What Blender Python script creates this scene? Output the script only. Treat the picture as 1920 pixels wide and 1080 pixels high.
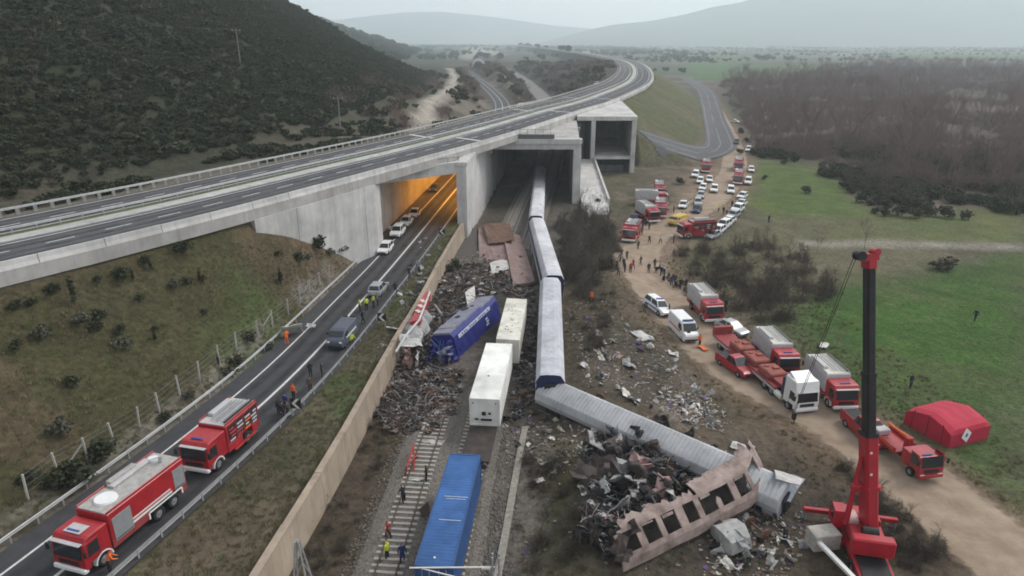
import bpy, bmesh, math, random
import numpy as np
from mathutils import Vector, Matrix, Euler
rad = math.radians
for o in list(bpy.data.objects): bpy.data.objects.remove(o)
SC = bpy.context.scene
COL = SC.collection
random.seed(7); RNG = np.random.default_rng(7)

# ------------------------------------------------------------------ camera
CAMZ = 34.0; PITCH = 20.0; FPX = 1280.0
cam = bpy.data.cameras.new('camera'); cam.lens = 24; cam.sensor_width = 36
cam.clip_start = .5; cam.clip_end = 30000
camo = bpy.data.objects.new('camera', cam); COL.objects.link(camo)
camo.location = (0, 0, CAMZ); camo.rotation_euler = (rad(90 - PITCH), 0, 0)
SC.camera = camo

# ------------------------------------------------------------------ world, sun, exposure
SUN_EL, SUN_AZ = 48, 60         # degrees; azimuth from +Y towards +X
w = bpy.data.worlds.new('World'); SC.world = w; w.use_nodes = True
nt = w.node_tree; bg = nt.nodes['Background']
sky = nt.nodes.new('ShaderNodeTexSky'); sky.sky_type = 'NISHITA'; sky.sun_disc = False
sky.sun_elevation = rad(SUN_EL); sky.sun_rotation = rad(SUN_AZ)
sky.air_density = 1.0; sky.dust_density = 1.0; sky.ozone_density = 1.0
hs = nt.nodes.new('ShaderNodeHueSaturation'); hs.inputs['Saturation'].default_value = .12
nt.links.new(sky.outputs[0], hs.inputs['Color']); nt.links.new(hs.outputs[0], bg.inputs[0])
bg.inputs[1].default_value = .15
sl = bpy.data.lights.new('sun', 'SUN'); sl.energy = 1.3; sl.angle = rad(22); sl.color = (1, .94, .86)
so = bpy.data.objects.new('sun', sl); COL.objects.link(so)
so.rotation_euler = Vector((-math.sin(rad(SUN_AZ))*math.cos(rad(SUN_EL)), -math.cos(rad(SUN_AZ))*math.cos(rad(SUN_EL)), -math.sin(rad(SUN_EL)))).to_track_quat('-Z', 'Y').to_euler()
SC.view_settings.view_transform = 'Standard'; SC.view_settings.look = 'None'
SC.view_settings.gamma = 1; SC.view_settings.use_curve_mapping = False
SC.view_settings.exposure = 0.78
SC.render.engine = 'CYCLES'
SC.cycles.filter_width = 1.8; SC.cycles.volume_bounces = 4

# ------------------------------------------------------------------ helpers: materials
MATS = {}
def mat(name, col, rough=.8, metal=0., var=.25, scale=3., bump=.0, bscale=None, alpha=None, spec=.3, col2=None, detail=6, coat=0):
    if name in MATS: return MATS[name]
    m = bpy.data.materials.new(name); m.use_nodes = True
    n = m.node_tree.nodes; L = m.node_tree.links; b = n['Principled BSDF']
    b.inputs['Roughness'].default_value = rough; b.inputs['Metallic'].default_value = metal
    b.inputs['Specular IOR Level'].default_value = spec
    if coat: b.inputs['Coat Weight'].default_value = coat
    tc = n.new('ShaderNodeTexCoord')
    nz = n.new('ShaderNodeTexNoise'); nz.inputs['Scale'].default_value = scale; nz.inputs['Detail'].default_value = detail
    nz.inputs['Roughness'].default_value = .65
    L.new(tc.outputs['Object'], nz.inputs['Vector'])
    rp = n.new('ShaderNodeValToRGB')
    c2 = col2 if col2 else tuple(min(1, c*(1+var)) for c in col)
    c1 = col if col2 else tuple(c*(1-var) for c in col)
    rp.color_ramp.elements[0].position = .32; rp.color_ramp.elements[1].position = .68
    rp.color_ramp.elements[0].color = (*c1, 1); rp.color_ramp.elements[1].color = (*c2, 1)
    L.new(nz.outputs['Fac'], rp.inputs['Fac']); L.new(rp.outputs['Color'], b.inputs['Base Color'])
    if bump:
        bp = n.new('ShaderNodeBump'); bp.inputs['Strength'].default_value = bump; bp.inputs['Distance'].default_value = .05
        nb = n.new('ShaderNodeTexNoise'); nb.inputs['Scale'].default_value = bscale or scale*4; nb.inputs['Detail'].default_value = 4
        L.new(tc.outputs['Object'], nb.inputs['Vector']); L.new(nb.outputs['Fac'], bp.inputs['Height']); L.new(bp.outputs[0], b.inputs['Normal'])
    MATS[name] = m
    return m
def concmat(name, col, streak=.55, seams=None):
    """weathered concrete: cloudy tone, vertical run-off streaks, fine pitting"""
    m = mat(name, col, .88, var=.16, scale=.35, bump=.15, bscale=6)
    n = m.node_tree.nodes; L = m.node_tree.links; b = n['Principled BSDF']; src = b.inputs['Base Color'].links[0].from_socket
    g = n.new('ShaderNodeNewGeometry'); mp = n.new('ShaderNodeMapping'); mp.inputs['Scale'].default_value = (1.1, 1.1, .07); L.new(g.outputs['Position'], mp.inputs['Vector'])
    z = n.new('ShaderNodeTexNoise'); z.inputs['Scale'].default_value = 1.; z.inputs['Detail'].default_value = 7; z.inputs['Roughness'].default_value = .7; L.new(mp.outputs[0], z.inputs['Vector'])
    z2 = n.new('ShaderNodeTexNoise'); z2.inputs['Scale'].default_value = .16; z2.inputs['Detail'].default_value = 5; L.new(g.outputs['Position'], z2.inputs['Vector'])
    r = n.new('ShaderNodeMapRange'); r.inputs[1].default_value = .46; r.inputs[2].default_value = .70; r.inputs[3].default_value = 1.; r.inputs[4].default_value = streak; L.new(z.outputs['Fac'], r.inputs[0])
    r2 = n.new('ShaderNodeMapRange'); r2.inputs[1].default_value = .35; r2.inputs[2].default_value = .65; r2.inputs[3].default_value = .80; r2.inputs[4].default_value = 1.06; L.new(z2.outputs['Fac'], r2.inputs[0])
    mu = n.new('ShaderNodeMath'); mu.operation = 'MULTIPLY'; L.new(r.outputs[0], mu.inputs[0]); L.new(r2.outputs[0], mu.inputs[1])
    vm = n.new('ShaderNodeVectorMath'); vm.operation = 'SCALE'; L.new(src, vm.inputs[0]); L.new(mu.outputs[0], vm.inputs['Scale']); L.new(vm.outputs[0], b.inputs['Base Color'])
    return m
def leafmat(name, c1, c2, rough=.8):
    """foliage: colour varies from one plant to the next and inside it"""
    m = bpy.data.materials.new(name); m.use_nodes = True
    n = m.node_tree.nodes; L = m.node_tree.links; b = n['Principled BSDF']
    b.inputs['Roughness'].default_value = rough; b.inputs['Specular IOR Level'].default_value = .15
    oi = n.new('ShaderNodeObjectInfo'); ge = n.new('ShaderNodeNewGeometry'); ad = n.new('ShaderNodeMath'); ad.operation = 'ADD'
    ml = n.new('ShaderNodeMath'); ml.operation = 'MULTIPLY'; ml.inputs[1].default_value = .5
    L.new(oi.outputs['Random'], ad.inputs[0]); L.new(ge.outputs['Random Per Island'], ad.inputs[1]); L.new(ad.outputs[0], ml.inputs[0])
    mx = n.new('ShaderNodeMix'); mx.data_type = 'RGBA'
    L.new(ml.outputs[0], mx.inputs[0]); mx.inputs[6].default_value = (*c1, 1); mx.inputs[7].default_value = (*c2, 1)
    L.new(mx.outputs[2], b.inputs['Base Color'])
    MATS[name] = m; return m
def emit(name, col, s):
    m = bpy.data.materials.new(name); m.use_nodes = True
    b = m.node_tree.nodes['Principled BSDF']; b.inputs['Base Color'].default_value = (*col, 1)
    b.inputs['Emission Color'].default_value = (*col, 1); b.inputs['Emission Strength'].default_value = s
    MATS[name] = m; return m
def glass(name, col=(.02, .025, .03), rough=.08):
    m = bpy.data.materials.new(name); m.use_nodes = True
    b = m.node_tree.nodes['Principled BSDF']; b.inputs['Base Color'].default_value = (*col, 1)
    b.inputs['Roughness'].default_value = rough; b.inputs['Specular IOR Level'].default_value = .6
    MATS[name] = m; return m

# ------------------------------------------------------------------ helpers: meshes
class MB:
    def __init__(s): s.v = []; s.f = []; s.m = []
    def add(s, vs, fs, mi=0, M=None):
        b = len(s.v)
        s.v += [tuple(M @ Vector(p)) for p in vs] if M is not None else [tuple(p) for p in vs]
        s.f += [tuple(i+b for i in f) for f in fs]; s.m += [mi]*len(fs); return s
    def box(s, c, d, ch=0., mi=0, M=None, rz=0., taper=1.):
        x, y, z = (k/2 for k in d)
        if ch <= 0:
            vs = [(-x,-y,-z),(x,-y,-z),(x,y,-z),(-x,y,-z),(-x*taper,-y*taper,z),(x*taper,-y*taper,z),(x*taper,y*taper,z),(-x*taper,y*taper,z)]
            fs = [(3,2,1,0),(4,5,6,7),(0,1,5,4),(1,2,6,5),(2,3,7,6),(3,0,4,7)]
        else:
            ch = min(ch, x*.9, y*.9, z*.9)
            def ring(hx, hy, zz, k):
                return [(-hx+k,-hy,zz),(hx-k,-hy,zz),(hx,-hy+k,zz),(hx,hy-k,zz),(hx-k,hy,zz),(-hx+k,hy,zz),(-hx,hy-k,zz),(-hx,-hy+k,zz)]
            r = [ring(x-ch, y-ch, -z, ch*.4), ring(x, y, -z+ch, ch), ring(x*taper, y*taper, z-ch, ch), ring(x*taper-ch, y*taper-ch, z, ch*.4)]
            vs = sum(r, []); fs = [tuple(range(7, -1, -1)), tuple(range(24, 32))]
            for k in range(3):
                for i in range(8):
                    j = (i+1) % 8; fs.append((k*8+i, k*8+j, k*8+8+j, k*8+8+i))
        R = Matrix.Translation(c) @ Matrix.Rotation(rz, 4, 'Z')
        return s.add(vs, fs, mi, (M @ R) if M is not None else R)
    def loft(s, rings, mi=0, caps=True, closed=True, M=None):
        n = len(rings[0]); vs = sum([list(r) for r in rings], []); fs = []
        for k in range(len(rings)-1):
            for i in range(n if closed else n-1):
                j = (i+1) % n; fs.append((k*n+i, k*n+j, k*n+n+j, k*n+n+i))
        if caps and closed:
            fs.append(tuple(range(n-1, -1, -1))); b = (len(rings)-1)*n; fs.append(tuple(range(b, b+n)))
        return s.add(vs, fs, mi, M)
    def cyl(s, p0, p1, r0, r1=None, n=10, mi=0, caps=True, M=None):
        r1 = r0 if r1 is None else r1
        p0 = Vector(p0); p1 = Vector(p1); d = (p1-p0)
        if d.length < 1e-6: return s
        d.normalize(); a = d.orthogonal().normalized(); b = d.cross(a)
        rg = []
        for p, r in ((p0, r0), (p1, r1)):
            rg.append([tuple(p + a*(r*math.cos(2*math.pi*i/n)) + b*(r*math.sin(2*math.pi*i/n))) for i in range(n)])
        return s.loft(rg, mi, caps, True, M)
    def tube(s, pts, r, n=6, mi=0, M=None):
        for a, b in zip(pts[:-1], pts[1:]): s.cyl(a, b, r if not callable(r) else r(a), None, n, mi, True, M)
        return s
    def prism(s, poly, z0, z1, mi=0, M=None):
        area = sum(poly[i][0]*poly[(i+1) % len(poly)][1]-poly[(i+1) % len(poly)][0]*poly[i][1] for i in range(len(poly)))
        if area < 0: poly = poly[::-1]
        f0 = z0 if callable(z0) else (lambda x, y: z0); f1 = z1 if callable(z1) else (lambda x, y: z1)
        return s.loft([[(p[0], p[1], f0(*p[:2])) for p in poly], [(p[0], p[1], f1(*p[:2])) for p in poly]], mi, True, True, M)
    def profile(s, pts, y0, y1, mi=0, M=None):
        """closed x-z outline extruded along y"""
        area = sum(pts[i][0]*pts[(i+1) % len(pts)][1]-pts[(i+1) % len(pts)][0]*pts[i][1] for i in range(len(pts)))
        if area > 0: pts = pts[::-1]
        return s.loft([[(p[0], y0, p[1]) for p in pts], [(p[0], y1, p[1]) for p in pts]], mi, True, True, M)
    def mesh(s, name, mats, smooth=False):
        me = bpy.data.meshes.new(name); me.from_pydata(s.v, [], s.f)
        for m in mats: me.materials.append(m)
        if len(mats) > 1: me.polygons.foreach_set('material_index', s.m)
        if smooth: me.polygons.foreach_set('use_smooth', [True]*len(me.polygons))
        me.update(); return me
def link(o, parent=None):
    COL.objects.link(o)
    if parent is not None: o.parent = parent
    return o
def obj(name, mb, mats, parent=None, loc=None, rot=None, smooth=False):
    if not isinstance(mats, (list, tuple)): mats = [mats]
    me = mb if isinstance(mb, bpy.types.Mesh) else mb.mesh(name, mats, smooth)
    o = link(bpy.data.objects.new(name, me), parent)
    if loc is not None: o.location = loc
    if rot is not None: o.rotation_euler = rot
    return o
def tag(o, label, cat, group=None):
    o['label'] = label; o['category'] = cat
    if group: o['group'] = group
    return o
def kind(o, k='structure'): o['kind'] = k; return o
def thing(name, label, cat, loc=(0,0,0), rz=0., group=None, rot=None):
    o = bpy.data.objects.new(name, None); COL.objects.link(o); o.empty_display_size = .2
    o.location = loc; o.rotation_euler = rot if rot else (0, 0, rz)
    return tag(o, label, cat, group)
KIDS = {}
def kids(o): return [c for c in o.children]
def dup(root, loc, rz=0., label=None, group=None, scale=None, rot=None):
    def cp(o, par):
        c = o.copy(); COL.objects.link(c)
        if par is not None: c.parent = par
        for ch in o.children: cp(ch, c)
        return c
    r = cp(root, None); r.location = loc; r.rotation_euler = rot if rot else (0, 0, rz)
    if scale: r.scale = scale if isinstance(scale, tuple) else (scale,)*3
    if label: r['label'] = label
    if group: r['group'] = group
    return r

# ------------------------------------------------------------------ pixel -> place on a height
CP, SP = math.cos(rad(PITCH)), math.sin(rad(PITCH))
def ray(px, py):
    u = (px-960)/FPX; v = (py-540)/FPX
    return np.array((u, CP - v*SP, -SP - v*CP))
def P(px, py, z=0.):
    d = ray(px, py); t = (z-CAMZ)/d[2]; return Vector((d[0]*t, d[1]*t, z))
def Y(px, py, y):          # point of that ray at forward distance y
    d = ray(px, py); t = y/d[1]; return Vector((d[0]*t, y, CAMZ + d[2]*t))

# ------------------------------------------------------------------ numpy noise, curves
def _h(i, j, s): 
    with np.errstate(over='ignore'):
        n = (i.astype(np.int64)*374761393 + j.astype(np.int64)*668265263 + s*974711) & 0x7fffffff
        n = ((n ^ (n >> 13))*1274126177) & 0x7fffffff
        n = n ^ (n >> 16)
    return (n & 0xffff)/65535.
def vnoise(x, y, s=0):
    xi = np.floor(x); yi = np.floor(y); fx = x-xi; fy = y-yi
    fx = fx*fx*(3-2*fx); fy = fy*fy*(3-2*fy)
    a = _h(xi, yi, s); b = _h(xi+1, yi, s); c = _h(xi, yi+1, s); d = _h(xi+1, yi+1, s)
    return (a*(1-fx)+b*fx)*(1-fy)+(c*(1-fx)+d*fx)*fy
def fbm(x, y, s=0, o=4):
    r = 0; a = .5; t = 0
    for k in range(o):
        r = r + a*vnoise(x*2**k, y*2**k, s+k); t += a; a *= .5
    return r/t
def sst(a, b, x):
    t = np.clip((x-a)/(b-a), 0, 1); return t*t*(3-2*t)
def spline(pts, step=3.0):
    p = [np.array(q, float) for q in pts]; p = [2*p[0]-p[1]] + p + [2*p[-1]-p[-2]]; out = []
    for i in range(1, len(p)-2):
        L = np.linalg.norm(p[i+1]-p[i]); n = max(1, int(L/step))
        for k in range(n):
            t = k/n
            out.append(.5*((2*p[i])+(-p[i-1]+p[i+1])*t+(2*p[i-1]-5*p[i]+4*p[i+1]-p[i+2])*t*t+(-p[i-1]+3*p[i]-3*p[i+1]+p[i+2])*t**3))
    out.append(p[-2]); return np.array(out)
def normals(c):
    d = np.gradient(c, axis=0); d /= np.linalg.norm(d, axis=1)[:, None]
    return np.stack([d[:, 1], -d[:, 0]], 1)          # to the right of travel
def coff(c, off): return c + normals(c)*off
_dec = {}
def decim(c):
    k = id(c)
    if k not in _dec:
        out = [c[0]]
        for p in c[1:]:
            if np.hypot(*(p-out[-1])) > max(5, .05*abs(p[1]-60)): out.append(p)
        out.append(c[-1]); _dec[k] = (np.array(out), c)
    return _dec[k][0]
def sdist(c, x, y):
    c = decim(c)
    x = np.asarray(x, float); y = np.asarray(y, float)
    best = np.full(x.shape, 1e18); sg = np.zeros(x.shape); al = np.zeros(x.shape); s = 0.
    for a, b in zip(c[:-1], c[1:]):
        d = b-a; L = math.hypot(*d); d = d/L
        t = np.clip((x-a[0])*d[0]+(y-a[1])*d[1], 0, L)
        ex = x-a[0]-t*d[0]; ey = y-a[1]-t*d[1]; q = ex*ex+ey*ey; m = q < best
        best = np.where(m, q, best); sg = np.where(m, np.sign(ex*d[1]-ey*d[0]), sg); al = np.where(m, s+t, al); s += L
    return np.sqrt(best)*np.where(sg == 0, 1, sg), al
def interp_x(c, y): return np.interp(y, c[:, 1], c[:, 0])
def ribbon(c, o0, o1, z, mb=None, mi=0, wob=0., s=0, th=0.):
    """strip along c between two offsets; z number or function of (x, y)"""
    mb = mb or MB(); n = normals(c)
    a0 = np.full(len(c), o0, float); a1 = np.full(len(c), o1, float)
    if wob:
        q = np.arange(len(c))*.35
        a0 += (vnoise(q, q*0, s)-.5)*2*wob; a1 += (vnoise(q, q*0+7, s+3)-.5)*2*wob
    A = c+n*a0[:, None]; B = c+n*a1[:, None]
    zf = z if callable(z) else (lambda x, y: np.full(np.shape(x), float(z)))
    za = zf(A[:, 0], A[:, 1]); zb = zf(B[:, 0], B[:, 1])
    if th:
        rings = [[(A[i,0],A[i,1],za[i]-th),(B[i,0],B[i,1],zb[i]-th),(B[i,0],B[i,1],zb[i]),(A[i,0],A[i,1],za[i])] for i in range(len(c))]
        return mb.loft(rings, mi)
    k = len(c); vs = [(A[i,0],A[i,1],za[i]) for i in range(k)] + [(B[i,0],B[i,1],zb[i]) for i in range(k)]
    return mb.add(vs, [(i, k+i, k+i+1, i+1) for i in range(k-1)], mi)

# ------------------------------------------------------------------ plan of the place
ROAD = spline([(-36,8),(-28.0,33.6),(-21.9,58),(-18.6,84),(-16.9,100),(-14.1,130),(-9,190),(-5,280),(-6,377),(-20,520),(-40,690),(-62,900),(-75,1100)], 3)
MW = spline([(-105,-45),(-72,12),(-44.5,56.3),(-39.5,64.2),(-30.9,79.6),(-20.0,102),(-6.6,130.2),(4.8,157.1),(18.6,192.8),(38.0,242),(70.6,356),(101.3,534),(118,700),(122,900),(116,1150),(90,1740),(40,2500)], 3)   # near edge of the deck
MWW = 22.5
T1 = spline([(-9.7,20),(-8.5,37.1),(-6.95,59.2),(-4.5,86),(-1.8,112),(1.1,139),(4.2,165),(7.4,190),(14,260),(18,350),(16,480),(5,700),(-20,1000)], 2)
T2 = coff(T1, 4.1)
WALL = spline([(-17.2,20),(-15.8,33.4),(-14.3,48.2),(-13,66.7),(-11.7,81),(-10.6,98),(-9.0,117),(-8.75,119.6)], 1.5)
TRK = spline([(38,26),(35.6,36),(33.6,46),(31.2,56.5),(26.6,64.5),(23.0,78),(20.4,98),(21.6,112),(30.5,131),(43.5,150),(67,206),(92,304),(137,502),(160,620)], 3)    # dirt track
LOOP = spline([(40,205),(50,212),(62,222),(72,240),(80,270),(92,320),(112,400),(140,520),(170,700)], 4)   # asphalt link road
ZMW = 15.0
HTOE = spline([(-125,-40),(-88,25),(-63.5,83),(-48.5,126),(-39,184),(-40,300),(-47,450),(-60,600)], 6)     # foot of the hill
def poly_mask(pts, x, y, soft=3., z=0., s=0, warp=3.):
    """soft inside-mask of a pixel outline laid on the ground"""
    q = [P(a, b, z) for a, b in pts]; q = [(p.x, p.y) for p in q]
    wx = x+(fbm(x/9, y/9, 40+s, 3)-.5)*2*warp; wy = y+(fbm(x/9, y/9, 60+s, 3)-.5)*2*warp
    ins = np.zeros(x.shape, bool); dist = np.full(x.shape, 1e18)
    for i in range(len(q)):
        x1, y1 = q[i]; x2, y2 = q[(i+1) % len(q)]
        c = ((y1 > wy) != (y2 > wy)) & (wx < (x2-x1)*(wy-y1)/((y2-y1) or 1e-9)+x1); ins ^= c
        dx, dy = x2-x1, y2-y1; L2 = dx*dx+dy*dy or 1e-9
        t = np.clip(((wx-x1)*dx+(wy-y1)*dy)/L2, 0, 1); dist = np.minimum(dist, (wx-x1-t*dx)**2+(wy-y1-t*dy)**2)
    sd = np.sqrt(dist)*np.where(ins, 1, -1)
    return np.clip(sd/soft*.5+.5, 0, 1)
XR = lambda y: interp_x(T1, y)
def height(x, y, fine=True):
    x = np.asarray(x, float); y = np.asarray(y, float)
    om, am = sdist(MW, x, y)                 # >0: camera side of the deck
    orr, ar = sdist(ROAD, x, y)
    wallx = interp_x(WALL, y)
    n1 = fbm(x/14, y/14, 1, 4)-.5; n2 = fbm(x/60, y/60, 5, 4)-.5
    # open ground right of the railway, the plain
    base = -.25 + n1*.5 + n2*1.6*sst(60, 300, np.abs(x)+y*.4)
    base = base - .9*sst(38, 60, x)*sst(20, 40, y)
    # railway strip is level
    t1 = XR(np.clip(y, 20, 1000))
    rl = sst(13, 8.5, x-t1)*sst(-14, -8, x-t1)*sst(1000, 700, y)
    base = base*(1-rl) + (-.12+n1*.06)*rl
    # bank between track and dirt road, spread with wreckage
    base = base + 1.3*sst(8, 15, x-t1)*sst(27, 17, x-t1)*sst(30, 45, y)*sst(125, 95, y)*(.4+1.2*fbm(x/6, y/6, 21, 3))
    # ash and rubble thrown over the tracks below the tunnel
    base = base + sst(-9.5, -6, x-t1)*sst(6.6, 4.2, x-t1)*sst(61, 70, y)*sst(118, 104, y)*(.25+.95*fbm(x/4, y/4, 23, 4))*.95
    z = base
    # motorway fill, camera side right of the structures
    fillr = ZMW-.6 - np.maximum(0, om+.4)*.52 + n1*.5 - np.maximum(0, 203-y)*.75 - np.maximum(0, 36.2-x)*8*(y < 236)
    z = np.where((om > -.4) & (x > 30) & (y > 150), np.maximum(z, fillr), z)
    # ground under the deck and on the far side
    htd, _ = sdist(HTOE, x, y); hill_d = np.minimum(np.maximum(0, -om-MWW-7-6*fbm(x/30, y/30, 31, 3)), np.maximum(0, -htd-5*fbm(x/30, y/30, 37, 3)))
    hilltoe = hill_d*sst(600, 400, y)
    hill = np.minimum(hilltoe*.56, 24+hilltoe*.40)
    hill = np.minimum(hill, 110+hill*.12)*(1+.10*(fbm(x/40, y/40, 33, 4)-.5)) + (fbm(x/11, y/11, 35, 4)-.5)*3.5*sst(2, 20, hill_d)
    fd = sst(5, 60, -om-MWW)*sst(200, 420, y)
    back = ZMW-.6 + hill - 5.5*fd + n2*4*fd
    farfall = sst(500, 1100, y)
    back = np.where(hilltoe > 3, back, back*(1-farfall)+(2+n2*6)*farfall)
    # cutting of the road and the railway behind the motorway
    def cut(o, w0, z0): return z0 + np.maximum(0, np.abs(o)-w0)*.62
    ot, _ = sdist(T1, x, y)
    back = np.minimum(back, np.where(y > 150, cut(orr+.3, 7.5, 2.8), 99))
    back = np.minimum(back, np.where(y > 150, cut(ot-2, 8.5, -.2), 99))
    back = np.where((y < 400) & (om < -MWW-1), back, back)
    deck = ZMW-.62 + 0*x
    under = (orr > -7.2) & (x < 36.0) & (y > 95) & (y < 258)          # hollow under the slabs
    floor = np.where(orr < 6.6, 2.8, np.where(x-t1 < 12, -.12, -.3))
    lft = np.where(om < -MWW, back, deck)
    lft = np.where(under & (om >= -MWW-2), floor, lft)
    z = np.where(om <= -.8, lft, z)
    # second hill far left
    h2 = np.clip((-105-.10*(y-700)-x), 0, 420)*.30*sst(600, 900, y)*sst(2200, 1500, y)
    z = np.where(om < -MWW, z + h2*(1+.3*n2), z)
    # left embankment between deck edge and low road, then road shelf, verge and wall
    left = (om > -.8) & (x < wallx-.6) & (y < 121)
    droad = np.maximum(0, -orr-5.6); dm = np.maximum(0, om+.8)
    f = dm/(dm+droad+1e-6)
    ztop = ZMW-.9 - 9.8*sst(76, 104, y)
    emb = 2.9 + (ztop-2.9)*(1-f)**1.12 + n1*.9*np.clip(4*f*(1-f), 0, 1)
    shelf = 2.88 - .05*np.clip(orr-4, 0, 3) + n1*.25*sst(4, 6, orr)
    z = np.where(left, np.where(orr < -5.6, emb, shelf), z)
    return z
GRID = {}
def hgrid(x, y):
    """height read from the finished ground sheet"""
    gx, gy, gz = GRID['g']; i = np.clip(np.searchsorted(gx, x)-1, 0, len(gx)-2); j = np.clip(np.searchsorted(gy, y)-1, 0, len(gy)-2)
    fx = np.clip((x-gx[i])/(gx[i+1]-gx[i]), 0, 1); fy = np.clip((y-gy[j])/(gy[j+1]-gy[j]), 0, 1)
    return (gz[j,i]*(1-fx)+gz[j,i+1]*fx)*(1-fy)+(gz[j+1,i]*(1-fx)+gz[j+1,i+1]*fx)*fy
def hz(x, y): return float(hgrid(np.array([x]), np.array([y]))[0])
def G(px, py, tmax=None):
    """ground point seen at that pixel"""
    d = ray(px, py); t0, t1 = 20., tmax or 1400.
    for k in range(3):
        t = np.geomspace(t0, t1, 160); X = d[0]*t; Yy = d[1]*t; Z = CAMZ+d[2]*t
        below = Z < hgrid(X, Yy); i = int(np.argmax(below)) if below.any() else 159
        t0, t1 = t[max(0, i-1)], t[i]
        if t1-t0 < .01: break
    t = (t0+t1)/2; p = Vector((d[0]*t, d[1]*t, 0)); p.z = hz(p.x, p.y); return p
# ------------------------------------------------------------------ ground sheet
def axis(a, b, step, lo, hi, g):
    m = list(np.arange(a, b, step)); s = step; v = m[-1]
    up = []
    while v < hi: s *= g; v += s; up.append(v)
    s = step; v = a; dn = []
    while v > lo: s *= g; v -= s; dn.append(v)
    return np.array(dn[::-1]+m+up)
gx = axis(-72, 62, .6, -7000, 7000, 1.035)
gy = axis(22, 215, .6, -300, 9500, 1.025)
GX, GY = np.meshgrid(gx, gy)
GZ = height(GX.ravel(), GY.ravel()).reshape(GX.shape)
nx, ny = len(gx), len(gy); GRID['g'] = (gx, gy, GZ)
V = np.stack([GX.ravel(), GY.ravel(), GZ.ravel()], 1)
ii = (np.arange(ny-1)[:, None]*nx + np.arange(nx-1)[None, :]).ravel()
F = np.stack([ii, ii+1, ii+nx+1, ii+nx], 1)
def np_mesh(name, V, F, mats, smooth=False):
    me = bpy.data.meshes.new(name); k = F.shape[1]
    me.vertices.add(len(V)); me.vertices.foreach_set('co', np.asarray(V, np.float32).ravel())
    me.loops.add(F.size); me.loops.foreach_set('vertex_index', F.astype(np.int32).ravel())
    me.polygons.add(len(F)); me.polygons.foreach_set('loop_start', np.arange(0, F.size, k, dtype=np.int32))
    if smooth: me.polygons.foreach_set('use_smooth', np.ones(len(F), bool))
    for m in mats: me.materials.append(m)
    me.update(calc_edges=True); return me
def ground_colour(x, y, z):
    om, _ = sdist(MW, x, y); orr, _ = sdist(ROAD, x, y); otk, _ = sdist(TRK, x, y); ot, _ = sdist(T1, x, y)
    n1 = fbm(x/5, y/5, 71, 4); n2 = fbm(x/22, y/22, 75, 4); n3 = fbm(x/1.6, y/1.6, 79, 3)
    nbig = fbm(x/160, y/90, 81, 4)
    C = np.zeros((len(x), 3))
    def lay(col, m): 
        m = np.clip(m, 0, 1)[:, None]; C[:] = C*(1-m) + np.array(col)*m
    lay((.110, .090, .068), np.ones(len(x)))                     # dull winter ground
    lay((.065, .070, .040), sst(.45, .62, n2)*.6)
    lay((.155, .124, .094), sst(.55, .75, n1)*.5)
    # plain far off: patches of fields
    far = sst(240, 420, y)
    lay((.085, .078, .068), far)
    lay((.060, .092, .045), far*sst(.50, .56, nbig)*.8)
    lay((.15, .13, .115), far*sst(.40, .34, nbig)*.8)
    # green meadows and fields on the right
    for pts, col, s in [
        ([(1300,118),(1560,122),(1575,146),(1420,152),(1290,146)], (.06,.125,.045), 1),
        ([(1270,108),(1400,106),(1410,116),(1280,122)], (.06,.115,.045), 7),
        ([(1660,96),(1920,100),(1920,108),(1670,106)], (.07,.12,.05), 8),
        ([(1404,296),(1520,292),(1585,345),(1640,405),(1560,412),(1440,405),(1402,380)], (.074,.112,.030), 2),
        ([(1640,402),(1920,392),(1920,450),(1700,455),(1560,440)], (.085,.108,.040), 3),
        ([(1450,605),(1520,545),(1640,512),(1920,478),(1920,1010),(1760,900),(1650,790),(1540,690)], (.043,.086,.023), 4),
        ([(1500,600),(1640,560),(1920,520),(1920,760),(1680,700)], (.046,.098,.021), 5)]:
        m = poly_mask(pts, x, y, 4 if s not in (1,7,8) else 12, -1. if s in (2,3,4,5) else 0, s, 3 if s not in (1,7,8) else 8)
        lay(col, m*(.72+.28*n1)); 
        lay(tuple(k*1.25 for k in (col[0]*1.25, col[1], col[2])), m*sst(.5, .7, n2)*.55)
        lay((.09,.082,.05), m*sst(.60,.8,n3)*.4); lay((.085,.078,.045), m*sst(.56,.70,fbm(x/11,y/11,95,4))*.45)
    # faint drilling rows of the young crop
    rows = .5+.5*np.sin((x*.80+y*.60)*2*math.pi/3.2+n2*3)
    mg = poly_mask([(1470,600),(1640,530),(1920,485),(1920,1000),(1700,820)], x, y, 5, -1, 4)
    lay((.075,.132,.030), mg*sst(.65,.95,rows)*.4)
    # ploughed red earth and rough brown ground between the bare woods
    lay((.125,.085,.068), poly_mask([(1780,185),(1920,190),(1920,290),(1860,270),(1760,200)], x, y, 10, 0, 9, 8))
    lay((.088,.070,.060), poly_mask([(1330,150),(1920,130),(1920,300),(1700,330),(1420,290),(1380,220)], x, y, 14, 0, 10, 8)*.75)
    lay((.115,.112,.062), poly_mask([(1440,405),(1640,410),(1760,455),(1700,520),(1560,520),(1450,580),(1380,560),(1250,470),(1390,440)], x, y, 4, -1, 11)*.6)
    # gravel lane to the right
    lay((.215,.195,.165), poly_mask([(1500,452),(1620,449),(1920,458),(1920,470),(1640,462),(1500,466)], x, y, 1.6, -1, 12, 1.2))
    # dirt track and the trodden earth round it
    lay((.155,.112,.080), sst(8.5, 3.5, np.abs(otk)+3*(n1-.5))*sst(640,420,y)*.85)
    lay((.225,.168,.125), poly_mask([(1180,470),(1250,395),(1300,310),(1400,300),(1400,360),(1330,430),(1260,470),(1230,540),(1330,640),(1250,610),(1150,530)], x, y, 3, 0, 13)*.9)
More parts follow.
